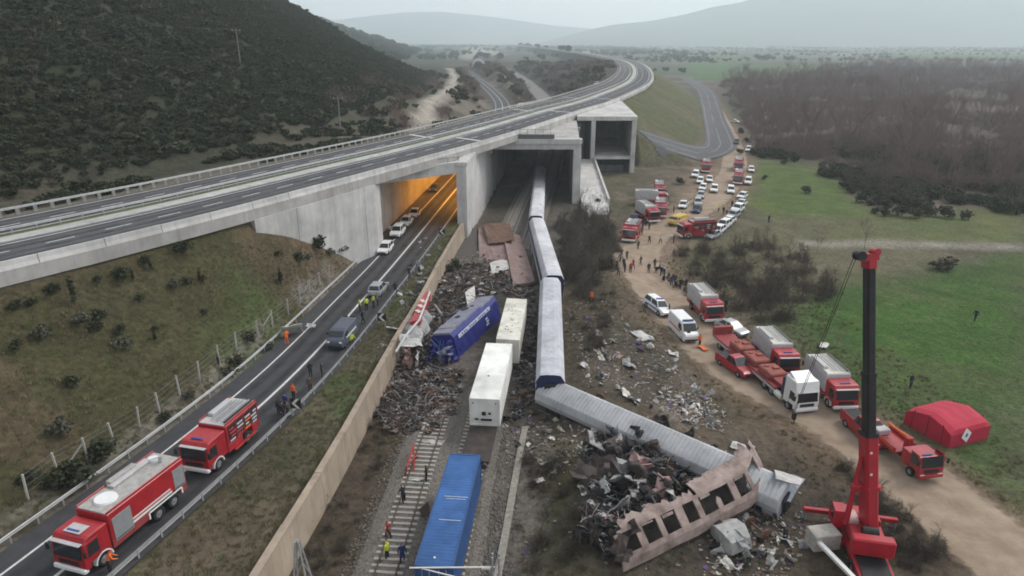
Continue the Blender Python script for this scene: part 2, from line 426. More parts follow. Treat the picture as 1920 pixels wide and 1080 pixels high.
    lay((.150,.105,.072), poly_mask([(1340,660),(1420,700),(1600,790),(1640,850),(1560,850),(1400,780),(1330,720)], x, y, 3, 0, 14)*.7)
    lay((.27,.245,.215), poly_mask([(1690,905),(1760,930),(1920,1030),(1920,1090),(1860,1080)], x, y, 1.2, 0, 15, 1.)*.9)
    lay((.105,.088,.075), sst(1.0,.45,np.abs(np.abs(otk)-1.1))*sst(.4,.6,n1)*.5)
    # wreck bank
    wb = poly_mask([(1060,560),(1180,560),(1260,640),(1340,760),(1400,850),(1560,1000),(1500,1080),(1000,1080),(1000,760),(1060,700)], x, y, 4, 0, 16)
    lay((.108,.084,.062), wb*.8); lay((.060,.054,.046), wb*sst(.5,.66,n2)*.7); lay((.17,.145,.12), wb*sst(.58,.7,n1)*.6)
    lay((.055,.068,.032), poly_mask([(960,880),(1050,850),(1110,960),(1130,1080),(940,1080)], x, y, 2, 0, 17)*.6)
    lay((.052,.046,.042), poly_mask([(1110,830),(1240,800),(1440,890),(1500,960),(1440,1060),(1160,1080),(1090,1000)], x, y, 2, 0, 18)*.8)
    lay((.052,.043,.034), poly_mask([(1480,830),(1560,850),(1640,900),(1700,930),(1800,1010),(1860,1085),(1560,1085),(1500,980),(1450,880)], x, y, 3, 0, 23)*(.55+.5*n2))
    lay((.056,.047,.032), poly_mask([(1060,545),(1130,520),(1180,560),(1150,640),(1080,660)], x, y, 3, 0, 24)*.8)
    lay((.050,.046,.030), poly_mask([(950,880),(1040,850),(1110,900),(1140,1085),(930,1085)], x, y, 2.5, 0, 25)*.75)
    # railway strip: dirty ballast, brown trackside
    rl = sst(9.5, 7, np.abs(ot-2.2))*(y < 1000)
    lay((.100,.090,.078), rl); lay((.145,.130,.112), rl*sst(.5,.7,n1)*.6); lay((.068,.058,.046), rl*sst(.5,.34,n2)*.8)
    lay((.070,.054,.040), (ot < -2.2)*(ot > -10)*sst(120, 90, y)*.9)
    # left embankment: olive and rust brown grass
    left = (om > -.8) & (x < interp_x(WALL, y)) & (y < 121)
    lay((.078,.064,.038), left); lay((.058,.058,.028), left*sst(.45,.64,n2)*.75); lay((.112,.082,.055), left*sst(.55,.70,fbm(x/9,y/9,91,4))*.7)
    lay((.050,.040,.028), left*sst(.60,.8,n3)*.45)
    lay((.060,.098,.032), left*poly_mask([(440,520),(500,510),(540,560),(500,610),(440,590)], x, y, 2.5, 9, 19)*.8)
    sh = left & (orr > 4)
    lay((.088,.080,.052), sh); lay((.060,.088,.034), sh*sst(.45,.62,n1)*.8); lay((.11,.085,.062), sh*sst(46,38,y)*.7)
    lay((.17,.155,.135), left*(np.abs(orr+6.2)<1.2)*.7*sst(.35,.6,n1))
    ash = sst(-9.5,-6.5,ot)*sst(6.4,4.6,ot)*sst(60,68,y)*sst(120,108,y)
    lay((.085,.074,.066), ash*.9); lay((.150,.130,.118), ash*sst(.5,.66,n1)*.8); lay((.045,.040,.036), ash*sst(.52,.36,n2)*.8)
    # hillside and cut ground behind the motorway
    hl = (om < -MWW)
    hd_ = -sdist(HTOE, x, y)[0]; lay((.075,.068,.050), hl); lay((.040,.044,.030), hl*sst(.4,.6,n2)*.8); lay((.032,.038,.023), hl*sst(2,12,hd_)*.92)
    lay((.17,.14,.118), hl*sst(-MWW-9,-MWW-2,om)*sst(.42,.6,n2)*sst(170,90,y)*.8)
    lay((.165,.138,.115), hl*sst(-38,-28,x)*sst(8,-4,x)*sst(160,200,y)*sst(900,500,y)*sst(.42,.6,n2)*.8)
    lay((.34,.31,.27), hl*poly_mask([(765,235),(800,222),(850,165),(862,140),(850,120),(838,118),(846,140),(820,170)], x, y, 2.5, 12, 20, 2)*.95)
    lay((.30,.27,.24), hl*poly_mask([(860,105),(880,85),(935,95),(950,102),(900,100),(880,112)], x, y, 12, 4, 22, 10)*.8)
    # grassy motorway fill on the right
    fr = (om > -.4) & (x > 30) & (y > 180) & (z > .8)
    lay((.085,.088,.045), fr); lay((.120,.105,.072), fr*sst(.5,.68,n2)*.6)
    C *= (.86+.28*n3)[:, None]
    return np.clip(C, .01, .9)
gm = bpy.data.materials.new('ground'); gm.use_nodes = True
n = gm.node_tree.nodes; L = gm.node_tree.links; b = n['Principled BSDF']; b.inputs['Roughness'].default_value = .95; b.inputs['Specular IOR Level'].default_value = .1
at = n.new('ShaderNodeAttribute'); at.attribute_name = 'soil'
geo = n.new('ShaderNodeNewGeometry')
na = n.new('ShaderNodeTexNoise'); na.inputs['Scale'].default_value = 1.7; na.inputs['Detail'].default_value = 8; na.inputs['Roughness'].default_value = .75
nb2 = n.new('ShaderNodeTexNoise'); nb2.inputs['Scale'].default_value = .23; nb2.inputs['Detail'].default_value = 6; nb2.inputs['Roughness'].default_value = .7
for q in (na, nb2): L.new(geo.outputs['Position'], q.inputs['Vector'])
mr = n.new('ShaderNodeMapRange'); mr.inputs[1].default_value = .3; mr.inputs[2].default_value = .7; mr.inputs[3].default_value = .45; mr.inputs[4].default_value = 1.55
L.new(na.outputs['Fac'], mr.inputs[0])
mr2 = n.new('ShaderNodeMapRange'); mr2.inputs[1].default_value = .3; mr2.inputs[2].default_value = .7; mr2.inputs[3].default_value = .75; mr2.inputs[4].default_value = 1.25
L.new(nb2.outputs['Fac'], mr2.inputs[0])
mu = n.new('ShaderNodeMath'); mu.operation = 'MULTIPLY'; L.new(mr.outputs[0], mu.inputs[0]); L.new(mr2.outputs[0], mu.inputs[1])
vm = n.new('ShaderNodeVectorMath'); vm.operation = 'SCALE'; L.new(at.outputs['Color'], vm.inputs[0]); L.new(mu.outputs[0], vm.inputs['Scale'])
L.new(vm.outputs[0], b.inputs['Base Color'])
bp = n.new('ShaderNodeBump'); bp.inputs['Strength'].default_value = .9; bp.inputs['Distance'].default_value = .25; L.new(na.outputs['Fac'], bp.inputs['Height']); L.new(bp.outputs[0], b.inputs['Normal'])
gme = np_mesh('ground', V, F, [gm], True)
GC = ground_colour(V[:, 0], V[:, 1], V[:, 2])
ca = gme.attributes.new('soil', 'FLOAT_COLOR', 'POINT')
ca.data.foreach_set('color', np.concatenate([GC, np.ones((len(GC), 1))], 1).astype(np.float32).ravel())
kind(obj('ground', gme, gm))

# ------------------------------------------------------------------ materials of the setting
ASPH = mat('asphalt', (.048,.048,.053), .85, var=.22, scale=1.2, bump=.15, bscale=30)
ASPH2 = mat('worn_asphalt', (.078,.078,.085), .85, var=.22, scale=.6, bump=.1, bscale=30)
CONC = concmat('concrete', (.40,.385,.37), .78)
CONCL = concmat('pale_concrete', (.51,.50,.49), .78); CONCM = concmat('median_concrete', (.42,.42,.41), .7)
CONCW = concmat('weathered_wall_concrete', (.36,.295,.23), .68)
WHITE = mat('road_paint', (.56,.55,.54), .7, var=.22, scale=3)
GALV = mat('galvanised_steel', (.36,.365,.37), .6, .4, var=.15, scale=2)
GRASSM = mat('median_grass', (.075,.090,.030), .95, var=.4, scale=2, bump=.5)
DARKST = mat('dark_steel', (.055,.052,.050), .6, .4, var=.3)
RUST = mat('rusty_steel', (.12,.062,.040), .8, .3, col2=(.20,.13,.10), scale=2)

# ------------------------------------------------------------------ low road
def road_z(off): return lambda x, y: np.full(np.shape(x), 3.0+off)
RD = ROAD[ROAD[:, 1] < 760]
r = kind(obj('road', ribbon(RD, -5.2, 3.9, 2.9, th=.02), ASPH))
r.data.transform(Matrix.Translation((0,0,.1)))
def dashes(c, off, wd, z, on, gap, start=0., end=1e9):
    """painted dashes along c"""
    L = np.concatenate([[0], np.cumsum(np.linalg.norm(np.diff(c, axis=0), axis=1))]); res = []
    nn = normals(c); s = start
    while s < min(end, L[-1]-on):
        q = []
        for t in np.linspace(s, s+on, 3):
            p = np.array([np.interp(t, L, c[:, 0]), np.interp(t, L, c[:, 1])]); m = np.array([np.interp(t, L, nn[:, 0]), np.interp(t, L, nn[:, 1])])
            q.append((p+m*(off-wd/2), p+m*(off+wd/2)))
        res.append(q); s += on+gap
    mb = MB()
    for q in res:
        for a, b in zip(q[:-1], q[1:]):
            mb.add([(*a[0], z), (*a[1], z), (*b[1], z), (*b[0], z)], [(0,1,2,3)])
    return mb
kind(obj('edge_line', ribbon(RD, -3.42, -3.24, 3.006), WHITE)); kind(obj('edge_line', ribbon(RD, 3.24, 3.42, 3.006), WHITE))
kind(obj('centre_line', ribbon(RD, -.13, .13, 3.006), WHITE))

def wear(c, offs, z, name):
    m = mat('tyre_polished_asphalt', (.034,.034,.038), .7, var=.3, scale=.8); b = m.node_tree.nodes['Principled BSDF']
    if not b.inputs['Alpha'].links:
        n = m.node_tree.nodes; L = m.node_tree.links; g = n.new('ShaderNodeNewGeometry'); q = n.new('ShaderNodeTexNoise'); q.inputs['Scale'].default_value = .35; q.inputs['Detail'].default_value = 6; L.new(g.outputs['Position'], q.inputs['Vector'])
        a = n.new('ShaderNodeAttribute'); a.attribute_name = 'edge'; r = n.new('ShaderNodeMapRange'); r.inputs[1].default_value = .3; r.inputs[2].default_value = .75; r.inputs[3].default_value = .1; r.inputs[4].default_value = .75; L.new(q.outputs['Fac'], r.inputs[0])
        k = n.new('ShaderNodeMath'); k.operation = 'MULTIPLY'; L.new(r.outputs[0], k.inputs[0]); L.new(a.outputs['Fac'], k.inputs[1]); L.new(k.outputs[0], b.inputs['Alpha'])
    for o_ in offs:
        mb = MB(); n_ = 5; nn = normals(c); vs = []; ed = []
        for p, q in zip(c, nn):
            for j in range(n_): d = (j/(n_-1)-.5)*1.0; vs.append((p[0]+q[0]*(o_+d), p[1]+q[1]*(o_+d), z)); ed.append((0, .7, 1, .7, 0)[j])
        mb.add(vs, [(i*n_+j, i*n_+j+1, (i+1)*n_+j+1, (i+1)*n_+j) for i in range(len(c)-1) for j in range(n_-1)])
        o = kind(obj(name, mb, m)); at_ = o.data.attributes.new('edge', 'FLOAT', 'POINT'); at_.data.foreach_set('value', ed)
wear(RD[RD[:,1] < 200], (-2.45,-.85,.85,2.45), 3.003, 'road_wheel_path')
# ------------------------------------------------------------------ guard rails
POSTM = MB().box((0,0,.33), (.07,.13,.78), .01).mesh('guard_post', [GALV])
PLATEP = MB().box((0,0,.42), (.10,.45,.84), .02).mesh('guard_post_plate', [mat('dull_plate',(.24,.24,.235),.7)])
def guardrail(name, label, c, off, z0, y0, y1, space=2., hgt=.75, group=None, cap=None, pm=None):
    o = coff(c, off); m = (o[:, 1] >= y0) & (o[:, 1] <= y1); o = o[m]
    t = thing(name, label, 'guard rail', (float(o[0,0]), float(o[0,1]), z0), group=group); bx, by = o[0]
    prof = [(0,-.15),(.03,-.13),(.07,-.08),(.03,-.02),(.03,.02),(.07,.08),(.03,.13),(0,.15)]
    nn = normals(o); sgn = -1 if off > 0 else 1
    rings = [[(p[0]+k[0]*q[0]*sgn*1.-bx, p[1]+k[1]*q[0]*sgn-by, hgt-.15+q[1]) for q in prof] for p, k in zip(o, nn)]
    obj('beam', MB().loft(rings), GALV, t)
    L = np.concatenate([[0], np.cumsum(np.linalg.norm(np.diff(o, axis=0), axis=1))])
    for k, s in enumerate(np.arange(.5, L[-1], space)):
        if k > 290: break
        p = (np.interp(s, L, o[:, 0])-bx, np.interp(s, L, o[:, 1])-by)
        q = obj('post', pm or POSTM, GALV, t, (p[0], p[1], 0)); q.rotation_euler.z = math.atan2(*(nn[min(len(nn)-1, int(s/L[-1]*len(nn)))][::-1]))
    return t
guardrail('guard_rail', 'galvanised guard rail between the low road and the grassy embankment', ROAD, -5.45, 2.95, 20, 108)
guardrail('guard_rail', 'galvanised guard rail between the low road and the retaining wall verge', ROAD, 3.75, 2.95, 20, 118)

# ------------------------------------------------------------------ motorway deck
MWn = MW[(MW[:, 1] > -30)]
kind(obj('motorway_deck', ribbon(MWn, 0, -MWW, ZMW-.02, th=1.35), CONC))
kind(obj('motorway_carriageway', ribbon(MWn, -1.3, -10.0, ZMW+.0), ASPH2)); kind(obj('motorway_carriageway', ribbon(MWn, -13.4, -20.9, ZMW+.0), ASPH2))
kind(obj('median_grass', ribbon(MWn, -12.1, -13.4, ZMW+.06, th=.07), GRASSM))
kind(obj('median_strip', ribbon(MWn, -10.0, -12.1, ZMW+.10, th=.11), CONCM))
for o_ in (-2.5, -9.25, -13.9, -20.4):
    kind(obj('motorway_edge_line', ribbon(MWn, o_-.09, o_+.09, ZMW+.006), WHITE))
kind(obj('motorway_lane_line', dashes(MWn, -6.4, .18, ZMW+.006, 3, 3.2, 0, 700), WHITE))
kind(obj('motorway_lane_line', dashes(MWn, -17.2, .18, ZMW+.006, 3, 3.2, 0, 700), WHITE))
wear(MWn[MWn[:,1] < 500], (-3.6,-5.2,-7.2,-8.8,-14.8,-16.4,-18.0,-19.6), ZMW+.003, 'motorway_wheel_path')
# expansion joints show as pale bands
for s in (137, 193, 236):
    mb = MB(); i = int(np.argmin(np.abs(MWn[:, 1]-s))); p = MWn[i]; nn = normals(MWn)[i]; d = np.array([-nn[1], nn[0]])
    for a, b in ((-2.0,-9.7),(-13.4,-20.9)):
        q = [p+nn*a, p+nn*a+d*.9, p+nn*b+d*.9+d*3.0, p+nn*b+d*3.0]
        mb.add([(*k, ZMW+.011) for k in q], [(0,1,2,3)])
    kind(obj('expansion_joint', mb, WHITE))
# near parapet made of panels
def arc(c): return np.concatenate([[0], np.cumsum(np.linalg.norm(np.diff(c, axis=0), axis=1))])
pp = coff(MWn, -.25); Lp = arc(pp); prt = thing('parapet_wall', 'long pale concrete parapet along the camera side edge of the motorway', 'parapet', (float(pp[0,0]), float(pp[0,1]), ZMW))
s0 = 30.
while s0 < 480:
    ln = 5.95; a = np.array([np.interp(s0, Lp, pp[:,0]), np.interp(s0, Lp, pp[:,1])]); e = np.array([np.interp(s0+ln, Lp, pp[:,0]), np.interp(s0+ln, Lp, pp[:,1])])
    d = e-a; q = (a+e)/2
    me = bpy.data.meshes.get('parapet_panel') or MB().profile([(-.28,-1.2),(.22,-1.2),(.22,0),(.12,.35),(.08,.8),(-.14,.8),(-.28,.2)], -2.97, 2.97).mesh('parapet_panel', [CONCL])
    k = obj('panel', me, CONCL, prt, (q[0]-pp[0,0], q[1]-pp[0,1], random.uniform(-.02,.02))); k.rotation_euler.z = math.atan2(-d[0], d[1])
    s0 += 6
kind(obj('verge_kerb', ribbon(MWn, -.5, -1.3, ZMW+.08, th=.1), CONCM))
guardrail('guard_rail', 'far motorway guard rail with close set pale posts below the hill', MW, -21.4, ZMW, 10, 420, 1.9, 1.05, pm=PLATEP)
guardrail('guard_rail', 'motorway guard rail in the median beside the grass strip', MW, -12.9, ZMW, 10, 420, 2.4, .8)
kind(obj('verge_strip', ribbon(MWn, -20.9, -22.5, ZMW+.05, th=.06), mat('verge_soil',(.12,.11,.085),.95,var=.3)))

# ------------------------------------------------------------------ retaining wall along the railway
wt = thing('retaining_wall', 'long weathered concrete retaining wall between the road verge and the railway', 'wall', (float(WALL[0,0]), float(WALL[0,1]), 0))
Lw = arc(WALL); s0 = 0.
while s0 < Lw[-1]-1:
    ln = min(6., Lw[-1]-s0); a = np.array([np.interp(s0, Lw, WALL[:,0]), np.interp(s0, Lw, WALL[:,1])]); e = np.array([np.interp(s0+ln, Lw, WALL[:,0]), np.interp(s0+ln, Lw, WALL[:,1])])
    d = e-a; q = (a+e)/2; l2 = np.linalg.norm(d)-.02
    hh = 3.15+random.uniform(-.04,.04)
    pts = [(-.30,-.6),(.35,-.6),(.20,hh-.25),(.24,hh-.25),(.24,hh),(-.30,hh)]
    k = obj('wall_panel', MB().profile(pts, -l2/2, l2/2), CONCW, wt, (q[0]-WALL[0,0], q[1]-WALL[0,1], 0)); k.rotation_euler.z = math.atan2(-d[0], d[1]); s0 += 6

# ------------------------------------------------------------------ tunnels under the motorway
def wallpoly(pts, th, z0, z1, mb=None, side=1):
    mb = mb or MB(); c = np.array(pts, float); o = coff(c, th*side)
    rings = [[(c[i,0],c[i,1],z0),(o[i,0],o[i,1],z0),(o[i,0],o[i,1],z1),(c[i,0],c[i,1],z1)] for i in range(len(c))]
    return mb.loft(rings)
LW = coff(ROAD, -6.6); LW = LW[(LW[:,1] > 108.4) & (LW[:,1] < 182)]
RW = coff(ROAD, 5.3); RW = RW[(RW[:,1] > 119.2) & (RW[:,1] < 262)]
rt = thing('road_tunnel', 'concrete road tunnel under the motorway lit orange inside', 'tunnel', (-16, 112, 2.8)); O = Vector((-16,112,2.8))
def at0(mb, O): 
    mb.v = [(p[0]-O[0], p[1]-O[1], p[2]-O[2]) for p in mb.v]; return mb
obj('side_wall', at0(wallpoly(LW, 1.0, 2.2, 13.0, side=-1), O), CONC, rt)
front = [(-23.6,107.6),(-8.4,120.0)]
roofp = [(-24.0,108.6),(-8.3,121.2),(-6.6,150.5),(-1.9,198),(-.2,220),(-8,203),(-19,176)]
obj('roof_slab', at0(MB().prism(roofp, 12.25, 13.62), O), CONC, rt)
def beam(a, b, wd, z0, z1, mb=None):
    mb = mb or MB(); a = np.array(a); b = np.array(b); d = (b-a)/np.linalg.norm(b-a); nn = np.array([d[1], -d[0]])
    return mb.prism([tuple(a), tuple(b), tuple(b-nn*wd), tuple(a-nn*wd)], z0, z1)
obj('edge_beam', at0(beam((-24.3,107.6),(-8.35,120.2),1.1,12.0,13.9), O), CONCL, rt)
# ledge rail posts on the roof edge
for k in range(9):
    f = (k+.5)/9; p = (-24.0+15.5*f, 108.3+12.2*f)
    obj('railing_post', MB().box((0,0,.45), (.06,.06,.9)), DARKST, rt, (p[0]-O[0], p[1]-O[1], 13.9-O[2]))
obj('railing', at0(MB().cyl((-24.0,108.3,14.75),(-8.5,120.5,14.75),.03,n=5), O), DARKST, rt)
LAMP = emit('sodium_lamp', (1,.50,.10), 12)
lme = MB().box((0,0,0), (.35,1.2,.12), .03).mesh('tunnel_lamp', [LAMP])
for i, yy in enumerate(np.arange(136, 178, 8.)):
    xx = float(interp_x(ROAD, yy))
    for sx in (-4.6, 3.6):
        k = obj('tunnel_lamp', lme, LAMP, rt, (xx+sx-O[0], yy-O[1], 12.1-O[2]))
    ld = bpy.data.lights.new('tunnel_lamp_light', 'AREA'); ld.energy = 1000; ld.color = (1,.40,.05); ld.size = 1.2
    lo = link(bpy.data.objects.new('tunnel_lamp_light', ld), rt); lo.location = (xx+3.6-O[0], yy-O[1], 11.95-O[2])
# dividing wall between road and railway, its end faces the viewer
dv = thing('dividing_wall', 'tall pale concrete wall between the road tunnel and the railway tunnel', 'wall', (-8.6,119.5,0)); O = Vector((-8.6,119.5,0))
DL = np.array([(-9.75,119.0),(-8.3,134),(-7.0,150),(-3.6,190),(-.4,226)]); DR = np.array([(-8.0,119.2),(-6.6,134),(-5.2,150),(-1.6,190),(1.3,226)])
mb = MB(); mb.loft([[(a[0],a[1],-.6),(b_[0],b_[1],-.6),(b_[0],b_[1],zt),(a[0],a[1],zt)] for a, b_, zt in zip(DL, DR, (13.3,13.5,13.55,13.55,13.55))])
obj('wall_body', at0(mb, O), CONCL, dv)
mb = MB(); mb.loft([[(a[0]-.12,a[1]-.2,13.3),(b_[0]+.2,b_[1]-.2,13.3),(b_[0]+.2,b_[1]-.2,zt),(a[0]-.12,a[1]-.2,zt)] for a, b_, zt in zip(DL[:3], DR[:3], (13.95,14.25,14.3))])
obj('wall_coping', at0(mb, O), CONCL, dv)
# wing wall left of the road portal
ww = thing('wing_wall', 'pale concrete wing wall retaining the embankment beside the lit road portal', 'wall', (-24,107,3)); O = Vector((-24,107,3))
wc = coff(MW, -.95); wc = wc[(wc[:,1] > 77) & (wc[:,1] < 103.6)]; wc = np.vstack([wc, [(-23.9,107.2)]])
Lq = arc(wc); s0 = 0
while s0 < Lq[-1]-.5:
    ln = min(7., Lq[-1]-s0); ts = np.linspace(s0, s0+ln-.03, 4); c = np.stack([np.interp(ts, Lq, wc[:,0]), np.interp(ts, Lq, wc[:,1])], 1); o = coff(c, 1.05+.03*(int(s0/7)%2))
    rings = [[(c[i,0],c[i,1],2.0),(o[i,0],o[i,1],2.0),(o[i,0],o[i,1],13.66),(c[i,0],c[i,1],13.66)] for i in range(4)]
    obj('wall_panel', at0(MB().loft(rings), O), CONCL, ww); s0 += 7
obj('portal_pillar', at0(MB().prism([(-24.9,106.2),(-22.75,107.9),(-22.9,110.5),(-25.2,109)], 2.0, 13.8), O), CONCL, ww)
# railway tunnel
tt = thing('railway_tunnel', 'broad dark railway tunnel portal with concrete frame under the motorway', 'tunnel', (4,150,0)); O = Vector((4,150,0))
obj('roof_slab', at0(MB().prism([(-6.6,149.2),(14.6,149.6),(17.3,187),(20.5,266),(2.2,240)], 12.3, 13.60), O), CONC, tt)
obj('lintel_beam', at0(MB().prism([(-5.3,148.4),(14.9,148.4),(14.9,149.9),(-5.3,149.9)], 11.75, 12.9), O), CONCL, tt)
obj('roof_kerb', at0(MB().prism([(-5.6,148.0),(15.1,148.0),(15.1,150.2),(-5.6,150.2)], 12.95, 13.95), O), CONCL, tt)
obj('bracket_block', at0(MB().box((-5.0,148.2,12.0), (1.7,1.6,2.2), .08), O), CONC, tt)
obj('portal_pillar', at0(MB().prism([(13.3,148.3),(14.95,148.3),(15.1,151.5),(13.4,151.5)], -.8, 11.75), O), CONCL, tt)
obj('side_wall', at0(MB().prism([(13.45,151.5),(14.9,151.5),(19.9,265),(18.4,265)], -.8, 12.3), O), CONC, tt)
obj('sign_strip', at0(MB().box((3.3,148.6,14.45), (11.6,.25,.95), .03), O), mat('dark_panel',(.10,.105,.11),.6), tt)
for k in range(7): obj('railing_post', at0(MB().box((-1.6+k*1.65,149.1,15.0), (.06,.06,1.9)), O), DARKST, tt)
obj('railing', at0(MB().cyl((-1.6,149.1,15.9),(8.3,149.1,15.9),.03,n=5), O), DARKST, tt)
for k in range(6):      # ribs in the dark bore
    y_ = 156+k*9; obj('ceiling_beam', at0(MB().prism([(interp_x(T1,y_)-7.6,y_),(interp_x(T1,y_)+11.4,y_),(interp_x(T1,y_)+11.4,y_+1),(interp_x(T1,y_)-7.6,y_+1)], 11.6, 12.29), O), CONC, tt)
# two tier gallery right of it
gt = thing('side_gallery', 'two tier open concrete gallery box beside the railway tunnel', 'gallery', (27,187,0)); O = Vector((27,187,0))
obj('roof_slab', at0(MB().prism([(17.4,186.2),(33.5,186.2),(36.4,233),(30,262),(20.2,262)], 13.7, 14.75), O), CONCL, gt)
obj('pillar', at0(MB().prism([(21.3,186.5),(22.4,186.5),(22.4,188.3),(21.3,188.3)], -1.2, 13.7), O), CONCL, gt)
obj('pillar', at0(MB().prism([(32.2,186.5),(33.4,186.5),(33.4,188.3),(32.2,188.3)], -1.2, 13.7), O), CONCL, gt)
obj('side_wall', at0(MB().prism([(32.4,188.3),(33.4,188.3),(36.2,233),(35.2,233)], -1.2, 13.7), O), CONC, gt)
obj('middle_wall', at0(MB().prism([(21.4,188.3),(22.3,188.3),(25.2,255),(24.3,255)], -1.2, 13.7), O), CONC, gt)
obj('middle_slab', at0(MB().prism([(22.4,186.8),(32.2,186.8),(34.9,233),(25,233)], 3.35, 4.1), O), CONCL, gt)
obj('back_wall', at0(MB().prism([(22.3,226),(35.4,226),(35.4,227),(22.3,227)], -1, 13.7), O), CONC, gt)
obj('inner_wall', at0(MB().prism([(15.1,205),(21.6,205),(21.6,206),(15.1,206)], -1, 13.7), O), CONC, gt)
for k in range(3): obj('mesh_gate', at0(MB().box((25+k*2.4,190,.2), (2.2,.06,2.2)), O), mat('gate_grey',(.10,.11,.12),.6), gt)
# rough concrete apron between the portals
ap = MB(); q = []
xs = np.linspace(15.2, 21.0, 14); ys = np.linspace(137, 187, 60)
for y_ in ys:
    for x_ in xs: q.append((x_+(y_-150)*.03-.6*max(0,(145-y_)/8), y_, .35+3.0*max(0,(y_-140)/47)+.5*(random.random()-.5)*(y_<158)-.8*(y_<139)))
nxs = len(xs); ap.add(q, [(j*nxs+i, j*nxs+i+1, (j+1)*nxs+i+1, (j+1)*nxs+i) for j in range(len(ys)-1) for i in range(nxs-1)])
kind(obj('concrete_apron', ap, CONCL))
tag(obj('apron_kerb', MB().loft([[(21.0+(y_-150)*.03,y_,-.2),(21.45+(y_-150)*.03,y_,-.2),(21.45+(y_-150)*.03,y_,1.1+3.*(y_-140)/47),(21.0+(y_-150)*.03,y_,1.1+3.*(y_-140)/47)] for y_ in (146,160,186)]), CONCL), 'low sloping concrete side wall along the rough apron by the gallery', 'wall')

# ------------------------------------------------------------------ other roads
def drape(c, o0, o1, dz, n=5):
    mb = MB(); offs = np.linspace(o0, o1, n); A = np.stack([coff(c, o) for o in offs], 1)
    wob = (vnoise(np.arange(len(c))*.4, np.zeros(len(c)), 3)-.5)
    Z = height(A[..., 0].ravel(), A[..., 1].ravel()).reshape(A.shape[:2])+dz
    vs = [(A[i,j,0], A[i,j,1], Z[i,j]) for i in range(len(c)) for j in range(n)]
    return mb.add(vs, [(i*n+j, i*n+j+1, (i+1)*n+j+1, (i+1)*n+j) for i in range(len(c)-1) for j in range(n-1)])
kind(obj('link_road', drape(LOOP, -5, 6, .22, 9), ASPH2))
for o_ in (-3.6, .2, 4.2): kind(obj('link_road_line', drape(LOOP, o_-.10, o_+.10, .235, 2), mat('worn_road_paint',(.26,.26,.27),.8)))
def soft_edge(m, attr='edge'):
    """frays the border of a worn track into the ground beside it"""
    n = m.node_tree.nodes; L = m.node_tree.links; b = n['Principled BSDF']
    a = n.new('ShaderNodeAttribute'); a.attribute_name = attr
    g = n.new('ShaderNodeNewGeometry'); z = n.new('ShaderNodeTexNoise'); z.inputs['Scale'].default_value = .9; z.inputs['Detail'].default_value = 6
    L.new(g.outputs['Position'], z.inputs['Vector'])
    ad = n.new('ShaderNodeMath'); ad.operation = 'ADD'; L.new(a.outputs['Fac'], ad.inputs[0]); L.new(z.outputs['Fac'], ad.inputs[1])
    r = n.new('ShaderNodeMapRange'); r.inputs[1].default_value = .62; r.inputs[2].default_value = 1.05; L.new(ad.outputs[0], r.inputs[0])
    L.new(r.outputs[0], b.inputs['Alpha'])
EARTH = mat('packed_earth', (.205,.148,.105), .95, var=.3, scale=.5, bump=.6, bscale=3, col2=(.32,.255,.195))
soft_edge(EARTH)
tkc = spline(TRK[::3], 1.2); NK = 13
tk = obj('dirt_track', drape(tkc, -4.6, 4.6, .06, NK), EARTH); kind(tk)
ea = tk.data.attributes.new('edge', 'FLOAT', 'POINT')
ea.data.foreach_set('value', [min(1, (1-abs(2*j/(NK-1)-1))*2.0) for i in range(len(tkc)) for j in range(NK)])
dc = spline([tuple(P(a, b_, 0.))[:2] for a, b_ in ((930,1095),(948,1000),(962,920),(975,850),(985,800))], 1.2)
kind(obj('drain_channel', drape(dc, -.28, .28, .16, 3), mat('dirty_concrete',(.24,.22,.195),.9,var=.3)))
kind(obj('railway_bed', drape(T1[(T1[:,1] > 265)], -3, 7, .25, 4), mat('far_ballast',(.17,.16,.15),.95)))
# ------------------------------------------------------------------ mountains
MTN = mat('mountain_scrub', (.060,.075,.060), .95, var=.35, scale=.004, detail=8)
def mountain(name, label, pts, ydist, depth, seed):
    """pts: (pixel x, pixel y) skyline, laid at forward distance ydist"""
    sk = [Y(a, b, ydist) for a, b in pts]; xs = np.array([p.x for p in sk]); zs = np.array([max(p.z, 1) for p in sk])
    X = np.linspace(xs[0], xs[-1], 170); R = np.interp(X, xs, zs)
    T = np.linspace(-1, 1, 44); vs = []
    for t in T:
        yy = ydist + t*depth; fall = max(0., 1-abs(t))**1.15
        rr = 1-abs(2*np.abs(fbm(X/700, np.full_like(X, yy/500), seed, 5)-.5))
        z = R*fall*(.80+.35*(rr-.5)*(1-fall)+.2*fall)-8
        vs += [(float(a), yy, float(c)) for a, c in zip(X, z)]
    n_ = len(X); mb = MB().add(vs, [(j*n_+i, j*n_+i+1, (j+1)*n_+i+1, (j+1)*n_+i) for j in range(43) for i in range(n_-1)])
    return kind(obj(name, mb, MTN, smooth=True))
mountain('mountain', '', [(400,70),(520,40),(640,34),(700,26),(760,20),(830,19),(900,26),(960,34),(1040,46),(1120,52),(1200,66),(1300,76)], 7500, 1300, 3)
mountain('mountain', '', [(1020,76),(1100,54),(1150,43),(1220,36),(1290,22),(1340,8),(1390,0),(1480,-30),(1600,-60),(1750,-70),(1900,-60),(2100,-85),(2500,-60),(3000,-20),(3500,40)], 5600, 1700, 9)

